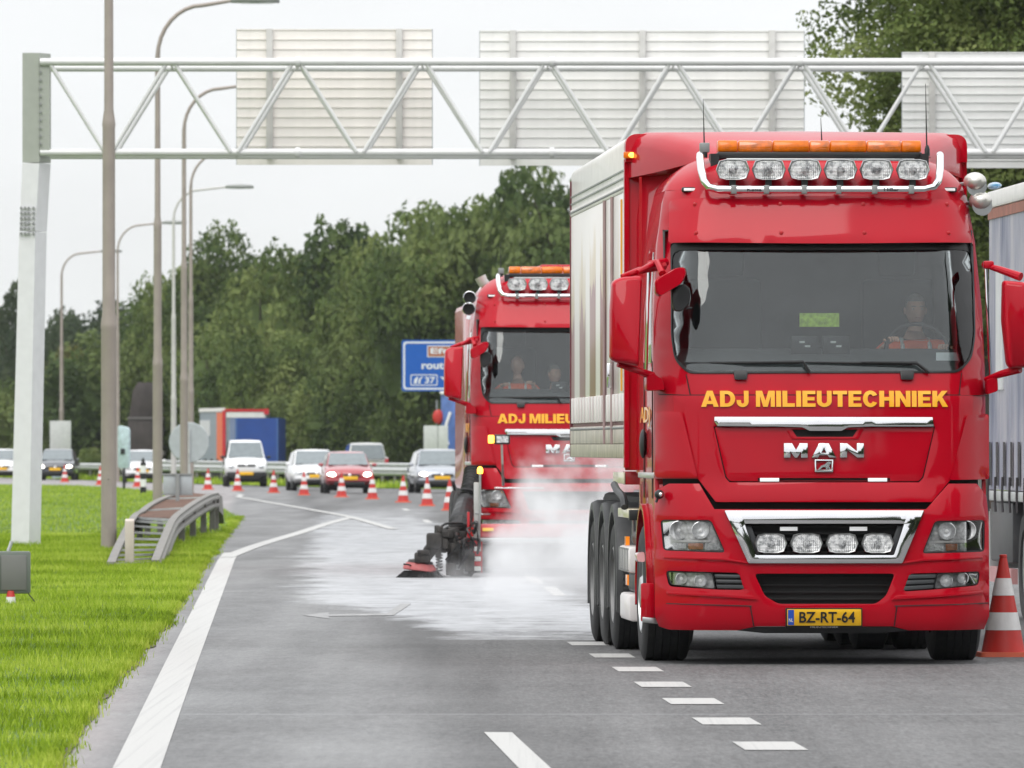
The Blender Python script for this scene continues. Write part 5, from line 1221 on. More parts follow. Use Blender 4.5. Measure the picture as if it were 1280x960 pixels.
for k in range(26):
    x = rg_.uniform(546, 590); y = rg_.uniform(662, 716); w_ = rg_.uniform(2.5, 7); h_ = rg_.uniform(3, 9); d = rg_.uniform(-1.1, -.6)
    if x < 560 and y > 690: continue
    bx2(x - w_, x + w_, y - h_, y + h_, d - .1, d + .1, 'machine_block', mach, .01)
for k in range(14):
    x0, y0 = rg_.uniform(552, 592), rg_.uniform(655, 690); x1, y1 = x0 + rg_.uniform(-26, 8), y0 + rg_.uniform(8, 30)
    MB().tube(curve3([q2(x0, y0, -.9), q2((x0 + x1) / 2 + rg_.uniform(-8, 8), (y0 + y1) / 2 - 8, -1.1), q2(x1, y1, -1.0)], 5), rg_.uniform(.010, .022), 6).build('hydraulic_hose', black, r2)
bx2(552, 560, 672, 690, -.9, -.6, 'bracket', mach); bx2(586, 596, 690, 716, -.8, -.4, 'side_plate', mach)
for k, (x0, y0) in enumerate(((566, 680), (575, 686), (583, 693), (570, 706), (580, 711))): bx2(x0, x0 + 5, y0, y0 + 6, -.98, -.9, 'bolt_block', grey, .006)
for k, (pa, pb, pc) in enumerate((((578, 654), (556, 655), (544, 668)), ((580, 657), (560, 659), (539, 676)), ((578, 660), (548, 664), (536, 684)), ((590, 662), (600, 690), (594, 712)))):
    MB().tube(curve3([q2(*pa, -.7), q2(*pb, -.8), q2(*pc, -.9), q2(pc[0] - 9, pc[1] + 10, -.95)], 6), .014, 8).build('hydraulic_hose', black, r2)
MB().loft([[q2(x, y, d) for x, y in ((px - 6, py - 5), (px + 6, py - 5), (px + 6, py + 6), (px - 6, py + 6))] for px, py, d in ((553, 672, -.6), (545, 678, -.9))] ).build('arm', mach, r2, bevel=.01)
MB().loft([[q2(px, py, -1.15), q2(px + 13, py + 9, -1.15), q2(px + 13, py + 9, -.85), q2(px, py, -.85)] for px, py in ((545, 664), (536, 678), (526, 690), (521, 698))]).build('brush_arm', mach, r2, bevel=.015)
bx2(533, 552, 666, 686, -1.2, -.85, 'arm_joint', mach, .03); bx2(518, 538, 690, 704, -1.2, -.85, 'brush_motor', mach, .03)
MB().box(q2(521, 0, -1).x, q2(536, 0, -1).x, q2(0, 0, -1.22).y, q2(0, 0, -1.0).y, q2(0, 694, -1).z, q2(0, 687, -1).z).build('motor_cap', mach, r2, bevel=.02)
sp = []
for i in range(90):
    a = i * PI / 6; t = i / 89; c = q2(549, 686 + 28 * t, -1.0); sp.append(c + Vector((.035 * math.cos(a), .035 * math.sin(a), 0)))
MB().tube(sp, .010, 6).build('coil_spring', steel, r2)
c = q2(525, 708, -1.0)
MB().lathe([(.03, .05), (.12, .045), (.17, .035), (.185, .01), (.20, -.01), (.205, -.045), (.19, -.055)], c, (.12, 0, 1), 28).build('brush_disc', mat('dirty_pink', (.42, .10, .10), .6, var=.2, dirt=.5), r2)
MB().lathe([(.09, .085), (.145, .07), (.160, .042)], c, (.12, 0, 1), 20).build('brush_hub', mach, r2)
mb = MB()
for k in range(420):
    a = random.random() * 2 * PI; r0 = .13 + .07 * random.random(); d = Vector((math.cos(a), math.sin(a), 0)); st = c + d * r0 + Vector((0, 0, -.05)); en = c + d * (r0 + .10 + .06 * random.random()) + Vector((0, 0, -.15 - .03 * random.random()))
    mb.tube([st, en], [.004, .003], 3, caps=False)
tag(mb.build('bristles', black, r2, smooth=False), kind='stuff')
MB().tube([q2(504, 705, -1.2), q2(510, 705.5, -1.2), q2(517, 708, -1.1)], .010, 6).build('brush_stay', black, r2)
# front beam across the bumper
a, b = q2(600, 672, -.8), q2(800, 655, -.8); MB().box(a.x, 1.25, -1.75, -1.5, a.z, b.z).build('front_beam', mat('faded_red', (.60, .08, .09), .5, coat=.3, dirt=.15, dcol=(.7, .6, .6)), r2, bevel=.02)
a, b = q2(600, 679, -.85), q2(800, 672.5, -.85); MB().box(a.x, 1.25, -1.78, -1.56, a.z, b.z).build('beam_rail', steel, r2, bevel=.006)
a = q2(600, 719, -.8); MB().box(a.x, 1.2, -1.73, -.9, .10, q2(0, 680, -.8).z).build('spray_housing', mat('dull_housing', (.10, .095, .09), .6, .2, dirt=.4), r2, bevel=.015)
bx2(603, 617, 660, 664, -.87, -.84, 'yellow_reflector', mat('yellow_reflector', (.9, .6, .1), .3, em=(1, .6, .1), ems=.1), .002)  # the reflector is no lamp; a faint glow is put into its material
bx2(592.5, 600.5, 603, 676, -.85, -.78, 'upright', mat('pale_trim', (.5, .5, .48)), .006); bx2(584, 587, 640, 700, -.9, -.85, 'red_edge_strip', red2, .004)
MB().tube([q2(600, 592, -.9), q2(600, 640, -.9), q2(598, 676, -.9)], .014, 8).build('beacon_pole', steel, r2)
c = q2(600, 592, -.9); MB().lathe([(.03, 0), (.035, .01), (.035, .05), (.025, .075), (.008, .085)], c, (0, 0, 1), 14).build('beacon', beacon_on, r2)
for k in range(6): bx2(592.5, 601, 677 + k * 6.2, 682.7 + k * 6.2, -.93, -.86, 'striped_rod', red2 if k % 2 == 0 else white, .006)
for px in (592, 602): MB().tube([q2(px, 677, -.9), q2(px, 716, -.9)], .008, 6).build('rod_frame', red2, r2)
bx2(618, 637.5, 543, 555.5, -.92, -.78, 'work_lamp', black, .012); bx2(620.5, 635.5, 545, 553.5, -.928, -.915, 'work_lamp_lens', spotm, .003)
bx2(610.5, 617.5, 544, 554, -.9, -.8, 'turn_lamp', beacon_on, .01)
MB().tube([q2(627, 555, -.86), q2(628, 580, -.86), q2(629, 606, -.5)], [.014, .014, .018], 8).build('lamp_pole', steel, r2)
bx2(618, 680, 609, 611, -.45, -.43, 'guard_rail', chrome, .004)
MB().tube([q2(594, 641, -.85), q2(603, 643, -.85), q2(612, 643, -.6)], .012, 6).build('stay', steel, r2)

# number tag between lamps
# ------------------------------------------------------------------ first truck: box body and rear axles
def livery():
    m = bpy.data.materials.new('box_livery'); m.use_nodes = True; t = m.node_tree; n = t.nodes; l = t.links; b = n['Principled BSDF']
    co = n.new('ShaderNodeTexCoord'); sp = n.new('ShaderNodeSeparateXYZ'); l.new(co.outputs['Object'], sp.inputs[0])
    def ramp(stops, v, interp='LINEAR'):
        r = n.new('ShaderNodeValToRGB'); r.color_ramp.interpolation = interp; e = r.color_ramp.elements
        e[0].position = stops[0][0]; e[0].color = (*stops[0][1], 1); e[1].position = stops[-1][0]; e[1].color = (*stops[-1][1], 1)
        for p, c in stops[1:-1]: q = e.new(p); q.color = (*c, 1)
        l.new(v, r.inputs[0]); return r.outputs[0]
    y = n.new('ShaderNodeMapRange'); y.inputs[1].default_value = 2.6; y.inputs[2].default_value = 9.9; l.new(sp.outputs[1], y.inputs[0])
    nz = n.new('ShaderNodeTexNoise'); nz.inputs['Scale'].default_value = 1; nz.inputs['Detail'].default_value = 5; mp = n.new('ShaderNodeMapping'); mp.inputs['Scale'].default_value = (1, 1.6, .35); l.new(co.outputs['Object'], mp.inputs[0]); l.new(mp.outputs[0], nz.inputs['Vector'])
    W = (.82, .765, .75); Mr = (.30, .12, .13); Cr = (.60, .48, .34)
    # printed landscape: maroon foot, cream building band, white sky
    z = n.new('ShaderNodeMath'); z.operation = 'MULTIPLY_ADD'; z.inputs[1].default_value = 1.6; l.new(nz.outputs[0], z.inputs[0]); l.new(sp.outputs[2], z.inputs[2])
    zz = n.new('ShaderNodeMapRange'); zz.inputs[1].default_value = 1.6; zz.inputs[2].default_value = 4.8; l.new(z.outputs[0], zz.inputs[0])
    A = ramp([(0, W), (.14, (.5, .42, .40)), (.30, Mr), (.62, Mr), (.64, Cr), (.70, (.66, .55, .42)), (.76, W), (1, W)], zz.outputs[0])
    pan = n.new('ShaderNodeTexWave'); pan.bands_direction = 'Y'; pan.inputs['Scale'].default_value = .13; pan.inputs['Distortion'].default_value = 3.6; pan.inputs['Detail'].default_value = 3; l.new(mp.outputs[0], pan.inputs['Vector'])
    pr = n.new('ShaderNodeMapRange'); pr.inputs[1].default_value = .25; pr.inputs[2].default_value = .5; l.new(pan.outputs['Fac'], pr.inputs[0])
    mx = n.new('ShaderNodeMixRGB'); mx.inputs[1].default_value = (*W, 1); l.new(pr.outputs[0], mx.inputs[0]); l.new(A, mx.inputs[2])
    fy = n.new('ShaderNodeMapRange'); fy.inputs[1].default_value = 4.4; fy.inputs[2].default_value = 5.3; l.new(sp.outputs[1], fy.inputs[0])
    fm_ = n.new('ShaderNodeMath'); fm_.operation = 'MULTIPLY'; l.new(pr.outputs[0], fm_.inputs[0]); fq = n.new('ShaderNodeMapRange'); fq.inputs[3].default_value = .45; l.new(fy.outputs[0], fq.inputs[0]); l.new(fq.outputs[0], fm_.inputs[1]); l.new(fm_.outputs[0], mx.inputs[0])
    l.new(mx.outputs[0], b.inputs['Base Color']); b.inputs['Roughness'].default_value = .35; b.inputs['Specular IOR Level'].default_value = .25; b.inputs['Coat Weight'].default_value = .35; b.inputs['Coat Roughness'].default_value = .15
    bp = n.new('ShaderNodeBump'); bp.inputs['Strength'].default_value = .3; bp.inputs['Distance'].default_value = .03; l.new(nz.outputs[0], bp.inputs['Height']); l.new(bp.outputs[0], b.inputs['Normal'])
    return m
liv = livery()
offw = mat('box_white', (.80, .76, .75), .45, coat=.2, var=.06, dirt=.12)
HW, YB0, YB1, ZB, ZT = 1.286, 2.62, 9.95, 1.50, 3.92
fo = roundpoly([(-HW, 1.40), (HW, 1.40), (HW, ZT), (-HW, ZT)], [.01, .01, .2, .2], 6)
MB().prism(fo, lambda a, b: (a, YB0, b), lambda a, b: (a, YB0 + .05, b)).build('box_front', red, root, bevel=.012)
cap_o = roundpoly([(-HW - .003, 3.72), (HW + .003, 3.72), (HW + .003, ZT + .01), (-HW - .003, ZT + .01)], [.001, .001, .2, .2], 6)
MB().prism(cap_o, lambda a, b: (a, YB0 - .10, b), lambda a, b: (a, YB0 + .12, b)).build('box_cap', red, root, bevel=.02)
ring = roundpoly([(-HW + .004, 3.5), (-HW + .004, ZT - .0), (HW - .004, ZT - .0), (HW - .004, 3.5)], [.001, .07, .07, .001], 5)
MB().loft([[(a, y, b - .02 * (y > 5)) for a, b in ring] for y in (YB0 + .05, YB1)], closed=False, caps=False).build('box_roof', offw, root, solid=.03)
MB().box(-HW + .01, HW - .01, YB1 - .04, YB1 - .01, ZB, 3.8).build('box_rear', offw, root)
for s in (-1, 1):
    for y0, y1 in ((2.66, 4.07), (4.09, 5.03), (5.05, 9.93)):
        a, b = sorted((s * HW, s * (HW - .03))); MB().box(a, b, y0, y1, ZB + .27, 3.5).build('side_panel', liv, root, bevel=.006)
    a, b = sorted((s * (HW - .012), s * (HW - .05))); MB().box(a, b, 2.66, 9.93, 1.57, 3.55).build('side_frame', mat('maroon_frame', (.14, .02, .035), .5), root)
    a, b = sorted((s * (HW + .006), s * (HW - .03))); MB().box(a, b, 2.66, 9.94, 1.60, 1.74).build('bottom_rail', mat('grimy_rail', (.50, .46, .40), .5, var=.25, vscale=3, dirt=.6, dcol=(.36, .22, .20)), root, bevel=.006)
    MB().box(a, b, 2.66, 9.94, 1.49, 1.597).build('lower_trim', mat('lime_trim', (.40, .37, .28), .5, var=.25, dirt=.5, dcol=(.5, .45, .3)), root, bevel=.006)
    MB().box(a, b, 2.66, 9.94, 3.50, 3.56).build('top_rail', offw, root, bevel=.008)
    for zz in (3.60, 3.66): MB().box(*sorted((s * (HW - .02), s * (HW + .004))), 2.66, 9.9, zz, zz + .012).build('roof_seam', grey, root)
    mb = MB(); y = 2.75
    while y < 9.9: mb.lathe([(.012, 0), (.010, .01)], (s * (HW + .004), y, 3.53), (s, 0, 0), 6); mb.lathe([(.012, 0), (.010, .01)], (s * (HW + .004), y, 1.72), (s, 0, 0), 6); y += .11
    tag(mb.build('rivet_row', grey, root, smooth=False), kind='stuff')
    y = 2.74; first = None
    while y < 9.9:
        if first is None:
            a, b = sorted((s * (HW - .004), s * (HW + .016))); first = MB().box(a, b, -.08, .08, 1.77, 1.98).build('fluted_bar', offw, root, bevel=.006); q = first
        else: q = first.copy(); col.objects.link(q)
        q.location = (0, y, 0); y += .40
    for yy in (4.08, 5.04):
        a, b = sorted((s * (HW - .01), s * (HW + .02))); MB().tube([(s * (HW + .012), yy, 1.6), (s * (HW + .012), yy, 3.5)], .013, 8).build('door_rod', mat('dull_rod', (.35, .25, .25), .5), root)
        mb = MB()
        for k in range(9): mb.lathe([(.012, 0), (.009, .012)], (s * (HW + .0), yy + .07, 1.85 + k * .2), (s, 0, 0), 6)
        mb.build('screw', black, root)
    MB().box(*sorted((s * (HW + .01), s * (HW + .05))), 4.06, 4.12, 2.03, 2.22).build('door_lever', chrome, root, bevel=.008)
    MB().box(*sorted((s * (HW - .03), s * (HW + .008))), 9.90, 9.955, 1.5, 3.8).build('corner_trim', mat('maroon_frame', (.14, .02, .035)), root)
    MB().box(*sorted((s * (HW - .03), s * (HW + .008))), 2.60, 2.70, 1.42, 3.74).build('corner_trim', red, root)
    MB().box(*sorted((s * (HW + .001), s * (HW + .012))), 2.95, 3.02, 2.0, 3.45).build('amber_strip', mat('orange_strip', (.75, .35, .05), .4), root)
for s, w in ((-1, .11), (1, .05)):
    x = s * (HW - .09); MB().box(x - w, x + w * .7, YB0 - .125, YB0 - .095, 3.745, 3.795).build('marker_lamp', amber, root, bevel=.008)
    MB().sphere((x - .03 * (s > 0) - w * .4 * (s < 0), YB0 - .127, 3.77), (.03, .012, .02), 10, 6).build('marker_bulb', beacon_on, root)
c = T3(771, 0, 3.0)
MB().box(-1.26, -.85, 3.0, 3.35, T3(0, 606, 3).z, T3(0, 589.5, 3).z).build('cross_beam', red2, root, bevel=.006)
MB().box(-1.275, -1.262, 3.0, 4.3, T3(0, 605, 3).z, T3(0, 590.5, 3).z).build('cream_side_lamp', mat('cream_lamp', (.72, .66, .48), .4, coat=.5), root, bevel=.004)
# rear wheels with quarter fenders
for y in (4.95, 6.3, 7.65):
    for s in (-1, 1):
        wheel(root, s, y, R_=.50, xo=1.245, dual=True)
        arc = [(y + .60 * math.cos(a), .52 + .60 * math.sin(a)) for a in [PI * (.0 + q / 18) for q in range(19)]]
        arc = [(y + .585, .30)] + arc + [(y - .585, .30)]
        sec = lambda yy, zz, k: (y + (yy - y) * k, .52 + (zz - .52) * k)
        rings = []
        for yy, zz in arc:
            o1, o0 = sec(yy, zz, 1.045), sec(yy, zz, .99)
            rings.append([(s * .68, *o1), (s * 1.20, *o1), (s * 1.245, *sec(yy, zz, 1.01)), (s * 1.245, *sec(yy, zz, .92)), (s * 1.22, *sec(yy, zz, .90)), (s * 1.21, *o0), (s * .68, *o0)])
        MB().loft(rings).build('mudguard', fendm, root)
        mb = MB()
        for q in range(9): mb.box(*sorted((s * .72, s * 1.2)), y - .635, y - .60, .28 + q * .045, .30 + q * .045)
        mb.build('mudflap_rib', fendm, root)
def sb_(zpx0, zpx1, d0, d1, nm, m, bev=.01, xo=-1.265, xi=-1.0):      # box on the left flank between two photo rows
    MB().box(xo, xi, d0, d1, T3(0, zpx1, 3).z, T3(0, zpx0, 3).z).build(nm, m, root, bevel=bev)
cream = mat('cream_lamp', (.72, .66, .48))
sb_(636, 647.5, 2.55, 3.85, 'side_marker_lamp', cream, .006); sb_(637, 650, 2.45, 2.54, 'lamp_end', black, .004)
sb_(683, 716, 2.5, 3.75, 'side_skirt', offw, .03); sb_(742, 776, 2.5, 3.6, 'side_skirt', offw, .03); sb_(716, 742, 2.6, 3.7, 'tank', fendm, .04, -1.2)
for k in range(6): MB().box(-1.272, -1.262, 2.6 + k * .2, 2.64 + k * .2, T3(0, 714, 3).z, T3(0, 685, 3).z).build('skirt_rib', grey, root)
for k in range(7): MB().box(-1.24 + k * .03, -1.23 + k * .03, 2.5, 2.54, T3(0, 668, 2.5).z, T3(0, 648, 2.5).z).build('step_grating', steel, root)
MB().box(-1.275, -1.262, 2.55, 2.75, T3(0, 732, 2.6).z, T3(0, 719, 2.6).z).build('amber_reflector', amberd, root); MB().box(-1.24, -1.21, 3.3, 3.45, T3(0, 682, 3.3).z, T3(0, 671, 3.3).z).build('amber_reflector', amberd, root)
sb_(664, 683, 2.7, 3.6, 'air_tank', fendm, .04, -1.18)
MB().tube(curve3([T3(768, 606, 3.4), T3(772, 614, 3.2), T3(779, 622, 2.9), T3(781, 634, 2.8)], 5), .03, 8).build('air_hose', fendm, root)
# lower step wing in front of the wheel
MB().loft([[T3(px, py, d) for px, py in ((x0, y0), (x1, y0), (x1, y1), (x0, y1))] for x0, x1, y0, y1, d in ((801, 818, 729, 777, .45), (801, 818, 729, 777, .80))]).build('step_wing', red, root, bevel=.012)
MB().loft([[T3(px, py, d) for px, py in ((803, 771), (822, 773), (822, 780), (803, 778))] for d in (.42, .8)]).build('step_edge', steel, root, bevel=.006)
pod('side_indicator', [(794, 691), (805, 689), (806, 703), (795, 702)], .55, .75, mat('pink_lamp', (.7, .4, .4), .3, coat=1), r=.02)
# horns at the right of the roof
for px, py in ((1219, 227), (1226, 251)):
    c = T3(px + 2, py + 6, .72); MB().lathe([(.074, 0), (.07, .012), (.05, .07), (.03, .15), (.022, .45)], c, (0, 1, 0), 20).build('horn', steel, root); c = T3(px, py, .75)
    MB().sphere((c.x, c.y + .02, c.z), (.086, .10, .070), 14, 9).build('horn_cover', mat('horn_cover_metal', (.62, .60, .56), .28, .6), root)
    MB().tube([(c.x, c.y + .1, c.z), (c.x - .12, c.y + .2, c.z - .02)], .014, 6).build('horn_bracket', grey, root)

# ------------------------------------------------------------------ tarpaulin trailer standing at the right edge
tarp = bpy.data.materials.new('tarpaulin'); tarp.use_nodes = True
def _tarp():
    t = tarp.node_tree; n = t.nodes; l = t.links; b = n['Principled BSDF']; co = n.new('ShaderNodeTexCoord')
    mp = n.new('ShaderNodeMapping'); mp.inputs['Scale'].default_value = (1, 1.3, .5); l.new(co.outputs['Object'], mp.inputs[0])
    nz = n.new('ShaderNodeTexNoise'); nz.inputs['Scale'].default_value = 1.3; nz.inputs['Detail'].default_value = 5; l.new(mp.outputs[0], nz.inputs['Vector'])
    r = n.new('ShaderNodeValToRGB'); e = r.color_ramp.elements; e[0].position = .34; e[0].color = (.12, .13, .22, 1); e[1].position = .62; e[1].color = (.40, .38, .44, 1); q = e.new(.46); q.color = (.25, .25, .34, 1); l.new(nz.outputs[0], r.inputs[0])
    l.new(r.outputs[0], b.inputs['Base Color']); b.inputs['Roughness'].default_value = .45
    w = n.new('ShaderNodeTexNoise'); w.inputs['Scale'].default_value = 3.5; m2 = n.new('ShaderNodeMapping'); m2.inputs['Scale'].default_value = (1, 1.6, .3); l.new(co.outputs['Object'], m2.inputs[0]); l.new(m2.outputs[0], w.inputs['Vector'])
    bp = n.new('ShaderNodeBump'); bp.inputs['Strength'].default_value = .8; bp.inputs['Distance'].default_value = .06; l.new(w.outputs[0], bp.inputs['Height']); l.new(bp.outputs[0], b.inputs['Normal'])
_tarp()
TY = 79.3; TX = gX(1236.5, TY)
tr = empty('curtain_trailer', (TX, TY, 0), .049, label='grey blue tarpaulin trailer cut off by the right frame edge', cat='trailer')
zt = gZ(240, TY)
MB().box(0, 2.5, -13, 0, 1.18, zt - .18).build('curtain', tarp, tr)
MB().box(-.02, 2.52, -13.02, .02, zt - .16, zt).build('roof_rail', offw, tr, bevel=.02); MB().box(-.012, 2.51, -13.0, .01, zt - .26, zt - .165).build('rust_band', mat('rusty_band', (.30, .10, .07), .6, var=.3), tr)
MB().box(-.015, .0, -1.3, -.7, 2.1, 3.2).build('notice_panel', mat('tarp_notice', (.6, .6, .62), .5), tr)
for k in range(20):
    y = -.20 - k * .62
    MB().tube([(-.03, y, 1.30), (-.035, y, 1.12), (-.03, y - .02, .98)], .012, 5).build('strap', mat('strap_web', (.05, .045, .05), .8), tr)
    MB().loft([[(-.02, y - .06, z), (-.014, y - .06, z), (-.014, y + .06, z), (-.02, y + .06, z)] for z in (1.22, 1.62)]).build('strap_web', mat('strap_web', (.05, .045, .05)), tr)
MB().box(-.025, 2.5, -13, 0, 1.08, 1.17).build('floor_rail', galv, tr, bevel=.01)
MB().box(.3, 2.2, -13, -.1, .7, 1.07).build('chassis', dark, tr); MB().box(.02, .1, -7.0, -3.2, .42, .95).build('side_guard', mat('faded_pink', (.55, .28, .28), .6), tr, bevel=.01)
MB().box(.0, .6, -2.0, -.15, .52, 1.07).build('side_locker', mat('locker_grey', (.05, .05, .055), .5, dirt=.3), tr, bevel=.02); MB().box(-.01, .05, -2.0, -.1, .33, .47).build('under_rail', mat('faded_pink', (.55, .28, .28)), tr)
for y in (-2.7, -4.0, -5.3):
    h = empty('wheel'); h.parent = tr
    MB().lathe([(.3, .03), (.33, 0), (.47, .0), (.5, .03), (.5, .33), (.3, .36)], (.03, y, .5), (1, 0, 0), 36, caps=False).build('tyre', rubber, h)
    MB().lathe([(.31, .02), (.29, .05), (.2, .09), (.12, .02), (.01, .02)], (.03, y, .5), (1, 0, 0), 24).build('rim', steel, h)
MB().box(.0, 2.3, -.04, .02, .45, 1.0).build('rear_bumper', galv, tr)
fl = MB().sphere((.06, .1, zt + .06), (.06, .3, .035), 12, 7); fl.build('blue_roof_vent', mat('blue_vent', (.02, .22, .45), .3, coat=1), tr)

# ------------------------------------------------------------------ traffic cones
conr = mat('cone_red', (.50, .025, .018), .5, var=.1, dirt=.15); conw = mat('cone_white', (.72, .71, .70), .4, var=.08, dirt=.2); conb = mat('cone_base', (.60, .10, .04), .6, dirt=.2)
cone0 = empty('traffic_cone', (0, 0, 0))
MB().prism(roundpoly([(-.20, -.20), (.20, -.20), (.20, .20), (-.20, .20)], .05), lambda a, b: (a, b, 0), lambda a, b: (a * .96, b * .96, .035)).build('base', conb, cone0)
def cz_(r0, r1, z0, z1, nm, m): MB().lathe([(r0, z0), (r1, z1)], (0, 0, 0), (0, 0, 1), 28, caps=False).build(nm, m, cone0)
def rr_(z): return .165 - (.165 - .026) * (z - .03) / .72
for z0, z1, m, nm in ((.03, .20, conr, 'red_band'), (.20, .333, conw, 'white_band'), (.333, .46, conr, 'red_band'), (.46, .59, conw, 'white_band'), (.59, .745, conr, 'red_band')):
    cz_(rr_(z0) + (.003 if m is conw else 0), rr_(z1) + (.003 if m is conw else 0), z0, z1, nm, m)
MB().lathe([(.026, .744), (.03, .75), (.028, .765), (.018, .768), (.016, .74)], (0, 0, 0), (0, 0, 1), 20).build('rim', conr, cone0)
cones = [(1254, 820, 'large traffic cone at the right beside the foreground lorry wheel'), (260, 612, 'traffic cone above the rusty barrier deck'), (297, 613.6, 'traffic cone before the white van, left of its number plate'), (342, 616, 'traffic cone between the white van and the white hatchback'),
         (380, 619, 'traffic cone before the left front of the white hatchback'), (427, 621.4, 'traffic cone before the red hatchback, left of its number plate'), (465.5, 624, 'traffic cone before the right headlight of the red hatchback'), (504, 628, 'traffic cone standing alone right of the red hatchback'),
         (534, 632.5, 'traffic cone before the silver car'), (562, 638, 'traffic cone nearest the second lorry mirror column'), (81, 602.5, 'traffic cone seen beside the thin far lamp post'), (125.5, 606, 'traffic cone half hidden left of the nearest lamp post'), (172, 608.5, 'traffic cone behind the black and white bollard')]
for i, (px, py, lab) in enumerate(cones):
    X, Y = G(px, py); o = cone0 if i == 0 else copy_tree(cone0)
    if i == 0: Y -= .15; X = gX(px, Y)
    o.location = (X, Y, 0); o.rotation_euler = (0, 0, random.uniform(-.3, .3)); tag(o, lab, 'traffic cone', 'red and white traffic cones')
# bollard, guide sign seen from the side, round and square sign backs
X, Y = G(179, 618); bo = empty('bollard', (X, Y, 0), label='black and white banded bollard between the two nearest brown lamp posts', cat='bollard')
for k, (z0, z1) in enumerate(((0, .25), (.25, .50), (.50, .70), (.70, .95), (.95, 1.05))): MB().lathe([(.10, z0), (.10, z1)], (0, 0, 0), (0, 0, 1), 18).build('band', white if k % 2 else black, bo)
MB().lathe([(.05, 1.05), (.06, 1.12), (.03, 1.2)], (0, 0, 0), (0, 0, 1), 12).build('cap', black, bo)
X, Y = G(155, 613); s_ = gX(157, Y) - X; gsn = empty('guide_sign', (X, Y, 0), -.75, label='tall narrow pale blue guide sign seen nearly edge on, right of the nearest lamp post', cat='sign')
MB().prism(roundpoly([(-.28, .8), (.28, .8), (.28, 2.25), (-.28, 2.35)], .15), lambda a, b: (a, -.05, b), lambda a, b: (a, .05, b)).build('panel', mat('pale_blue_panel', (.45, .56, .60), .4, var=.2, vscale=8), gsn, bevel=.01)
MB().lathe([(.05, 0), (.05, .85)], (0, 0, 0), (0, 0, 1), 12).build('post', black, gsn); MB().box(-.1, .1, -.08, -.05, 1.3, 1.5).build('number_mark', ink, gsn)
Y = 262; X = gX(236, Y); rs = empty('round_sign', (X, Y, 0), label='round traffic sign seen from behind, between the third and fourth lamp posts', cat='sign')
zc = gZ(553, Y); MB().lathe([(.60, 0), (.62, .02), (.60, .03)], (0, .2, zc), (0, 1, 0), 40).build('disc', sgm, rs); MB().tube([(0, .15, 0), (0, .15, zc + .4)], .04, 10).build('post', galv, rs)
Y = 405; X = gX(75.5, Y); rs = empty('square_sign', (X, Y, 0), label='pale rectangular sign back behind the thin far lamp post', cat='sign')
MB().box(-.50, .50, -.02, .02, gZ(569, Y), gZ(526, Y)).build('panel', mat('pale_sign_back', (.50, .52, .50), .5), rs, bevel=.01)
for q in (-.3, .3): MB().tube([(q, .05, 0), (q, .05, gZ(528, Y))], .035, 8).build('post', galv, rs)
MB().box(-.42, .42, -.03, .03, .1, gZ(580, Y)).build('small_panel', mat('pale_blue_panel', (.45, .56, .60)), rs)
# framed grey cabinet at the left edge and the marker it stands over
Y = 84; X = gX(10, Y); z0, z1 = gZ(742, Y), gZ(689, Y); cb = empty('cabinet', (X, Y, 0), label='grey framed lamp housing cut off by the left frame edge in the grass', cat='cabinet')
hw = gX(668, Y); 
MB().box(-hw, hw, -.05, .05, z0, z1).build('housing', mat('cabinet_green', (.13, .15, .13), .5, var=.06), cb, bevel=.02)
cgm = mat('cabinet_grey', (.16, .16, .155), .55, var=.05)
MB().box(-hw + .03, -.075, -.062, -.045, z0 + .035, z1 - .04).build('panel', cgm, cb, bevel=.004); MB().box(-.065, hw - .035, -.062, -.045, z0 + .035, z1 - .04).build('panel', cgm, cb, bevel=.004)
MB().tube([(.0, .02, z1), (.02, .02, z1 + .05), (.035, .02, z1 + .1)], .018, 8).build('lamp_stub', galv, cb)
MB().tube([(hw * .9, .02, z0), (hw * .9 + .08, .02, z0 - .1)], .006, 5).build('stay_wire', black, cb)
MB().lathe([(.05, 0), (.05, .06), (.045, .12)], (.03, -.05, -.02), (0, 0, 1), 14).build('foot', white, cb); MB().lathe([(.046, .1), (.03, .16), (.03, z0)], (.03, -.05, 0), (0, 0, 1), 14).build('foot_sleeve', conr, cb)

# ------------------------------------------------------------------ blue route sign
SY_ = 250; sgn = empty('route_sign', (gX(502, SY_), SY_, 0), label='blue motorway route sign with white border partly hidden by the second lorry', cat='road sign')
ss = SY_ / F; W_ = 165 * ss; zb, zt_ = gZ(489, SY_), gZ(425, SY_)
sb_blue = mat('sign_blue', (.003, .095, .42), .4, var=.04); swh = mat('sign_white', (.66, .70, .72), .4, var=.05)
MB().prism(roundpoly([(0, zb), (W_, zb), (W_, zt_), (0, zt_)], .08), lambda a, b: (a, 0, b), lambda a, b: (a, .05, b)).build('panel', sb_blue, sgn)
def band(pl, hole, r, y, m, nm): sheet(nm, roundpoly(pl, r), m, lambda a, b: (a, y, b), .004, (0, 1, 0), sgn, [roundpoly(hole, r * .8)], 10, 0)
def sx(px): return (px - 502) * ss
def sz(py): return gZ(py, SY_)
band([(sx(504), sz(487)), (W_ - .05, sz(487)), (W_ - .05, sz(427)), (sx(504), sz(427))], [(sx(506.3), sz(484.7)), (W_ - .11, sz(484.7)), (W_ - .11, sz(429.3)), (sx(506.3), sz(429.3))], .1, -.006, swh, 'border')
MB().box(sx(534), sx(602), -.010, -.002, sz(446.5), sz(432)).build('place_frame', swh, sgn); MB().box(sx(535.2), sx(600.8), -.014, -.010, sz(445.3), sz(433.2)).build('place_panel', mat('sign_brown', (.36, .11, .04), .45), sgn)
def stx(nm, s, x0, x1, y0, y1, m=None, y=-.016): letters(nm, s, sx(x0), sx(x1), sz(y1), sz(y0), m or swh, lambda a, b: (a, y, b), .003, (0, 1, 0), sgn, .03)
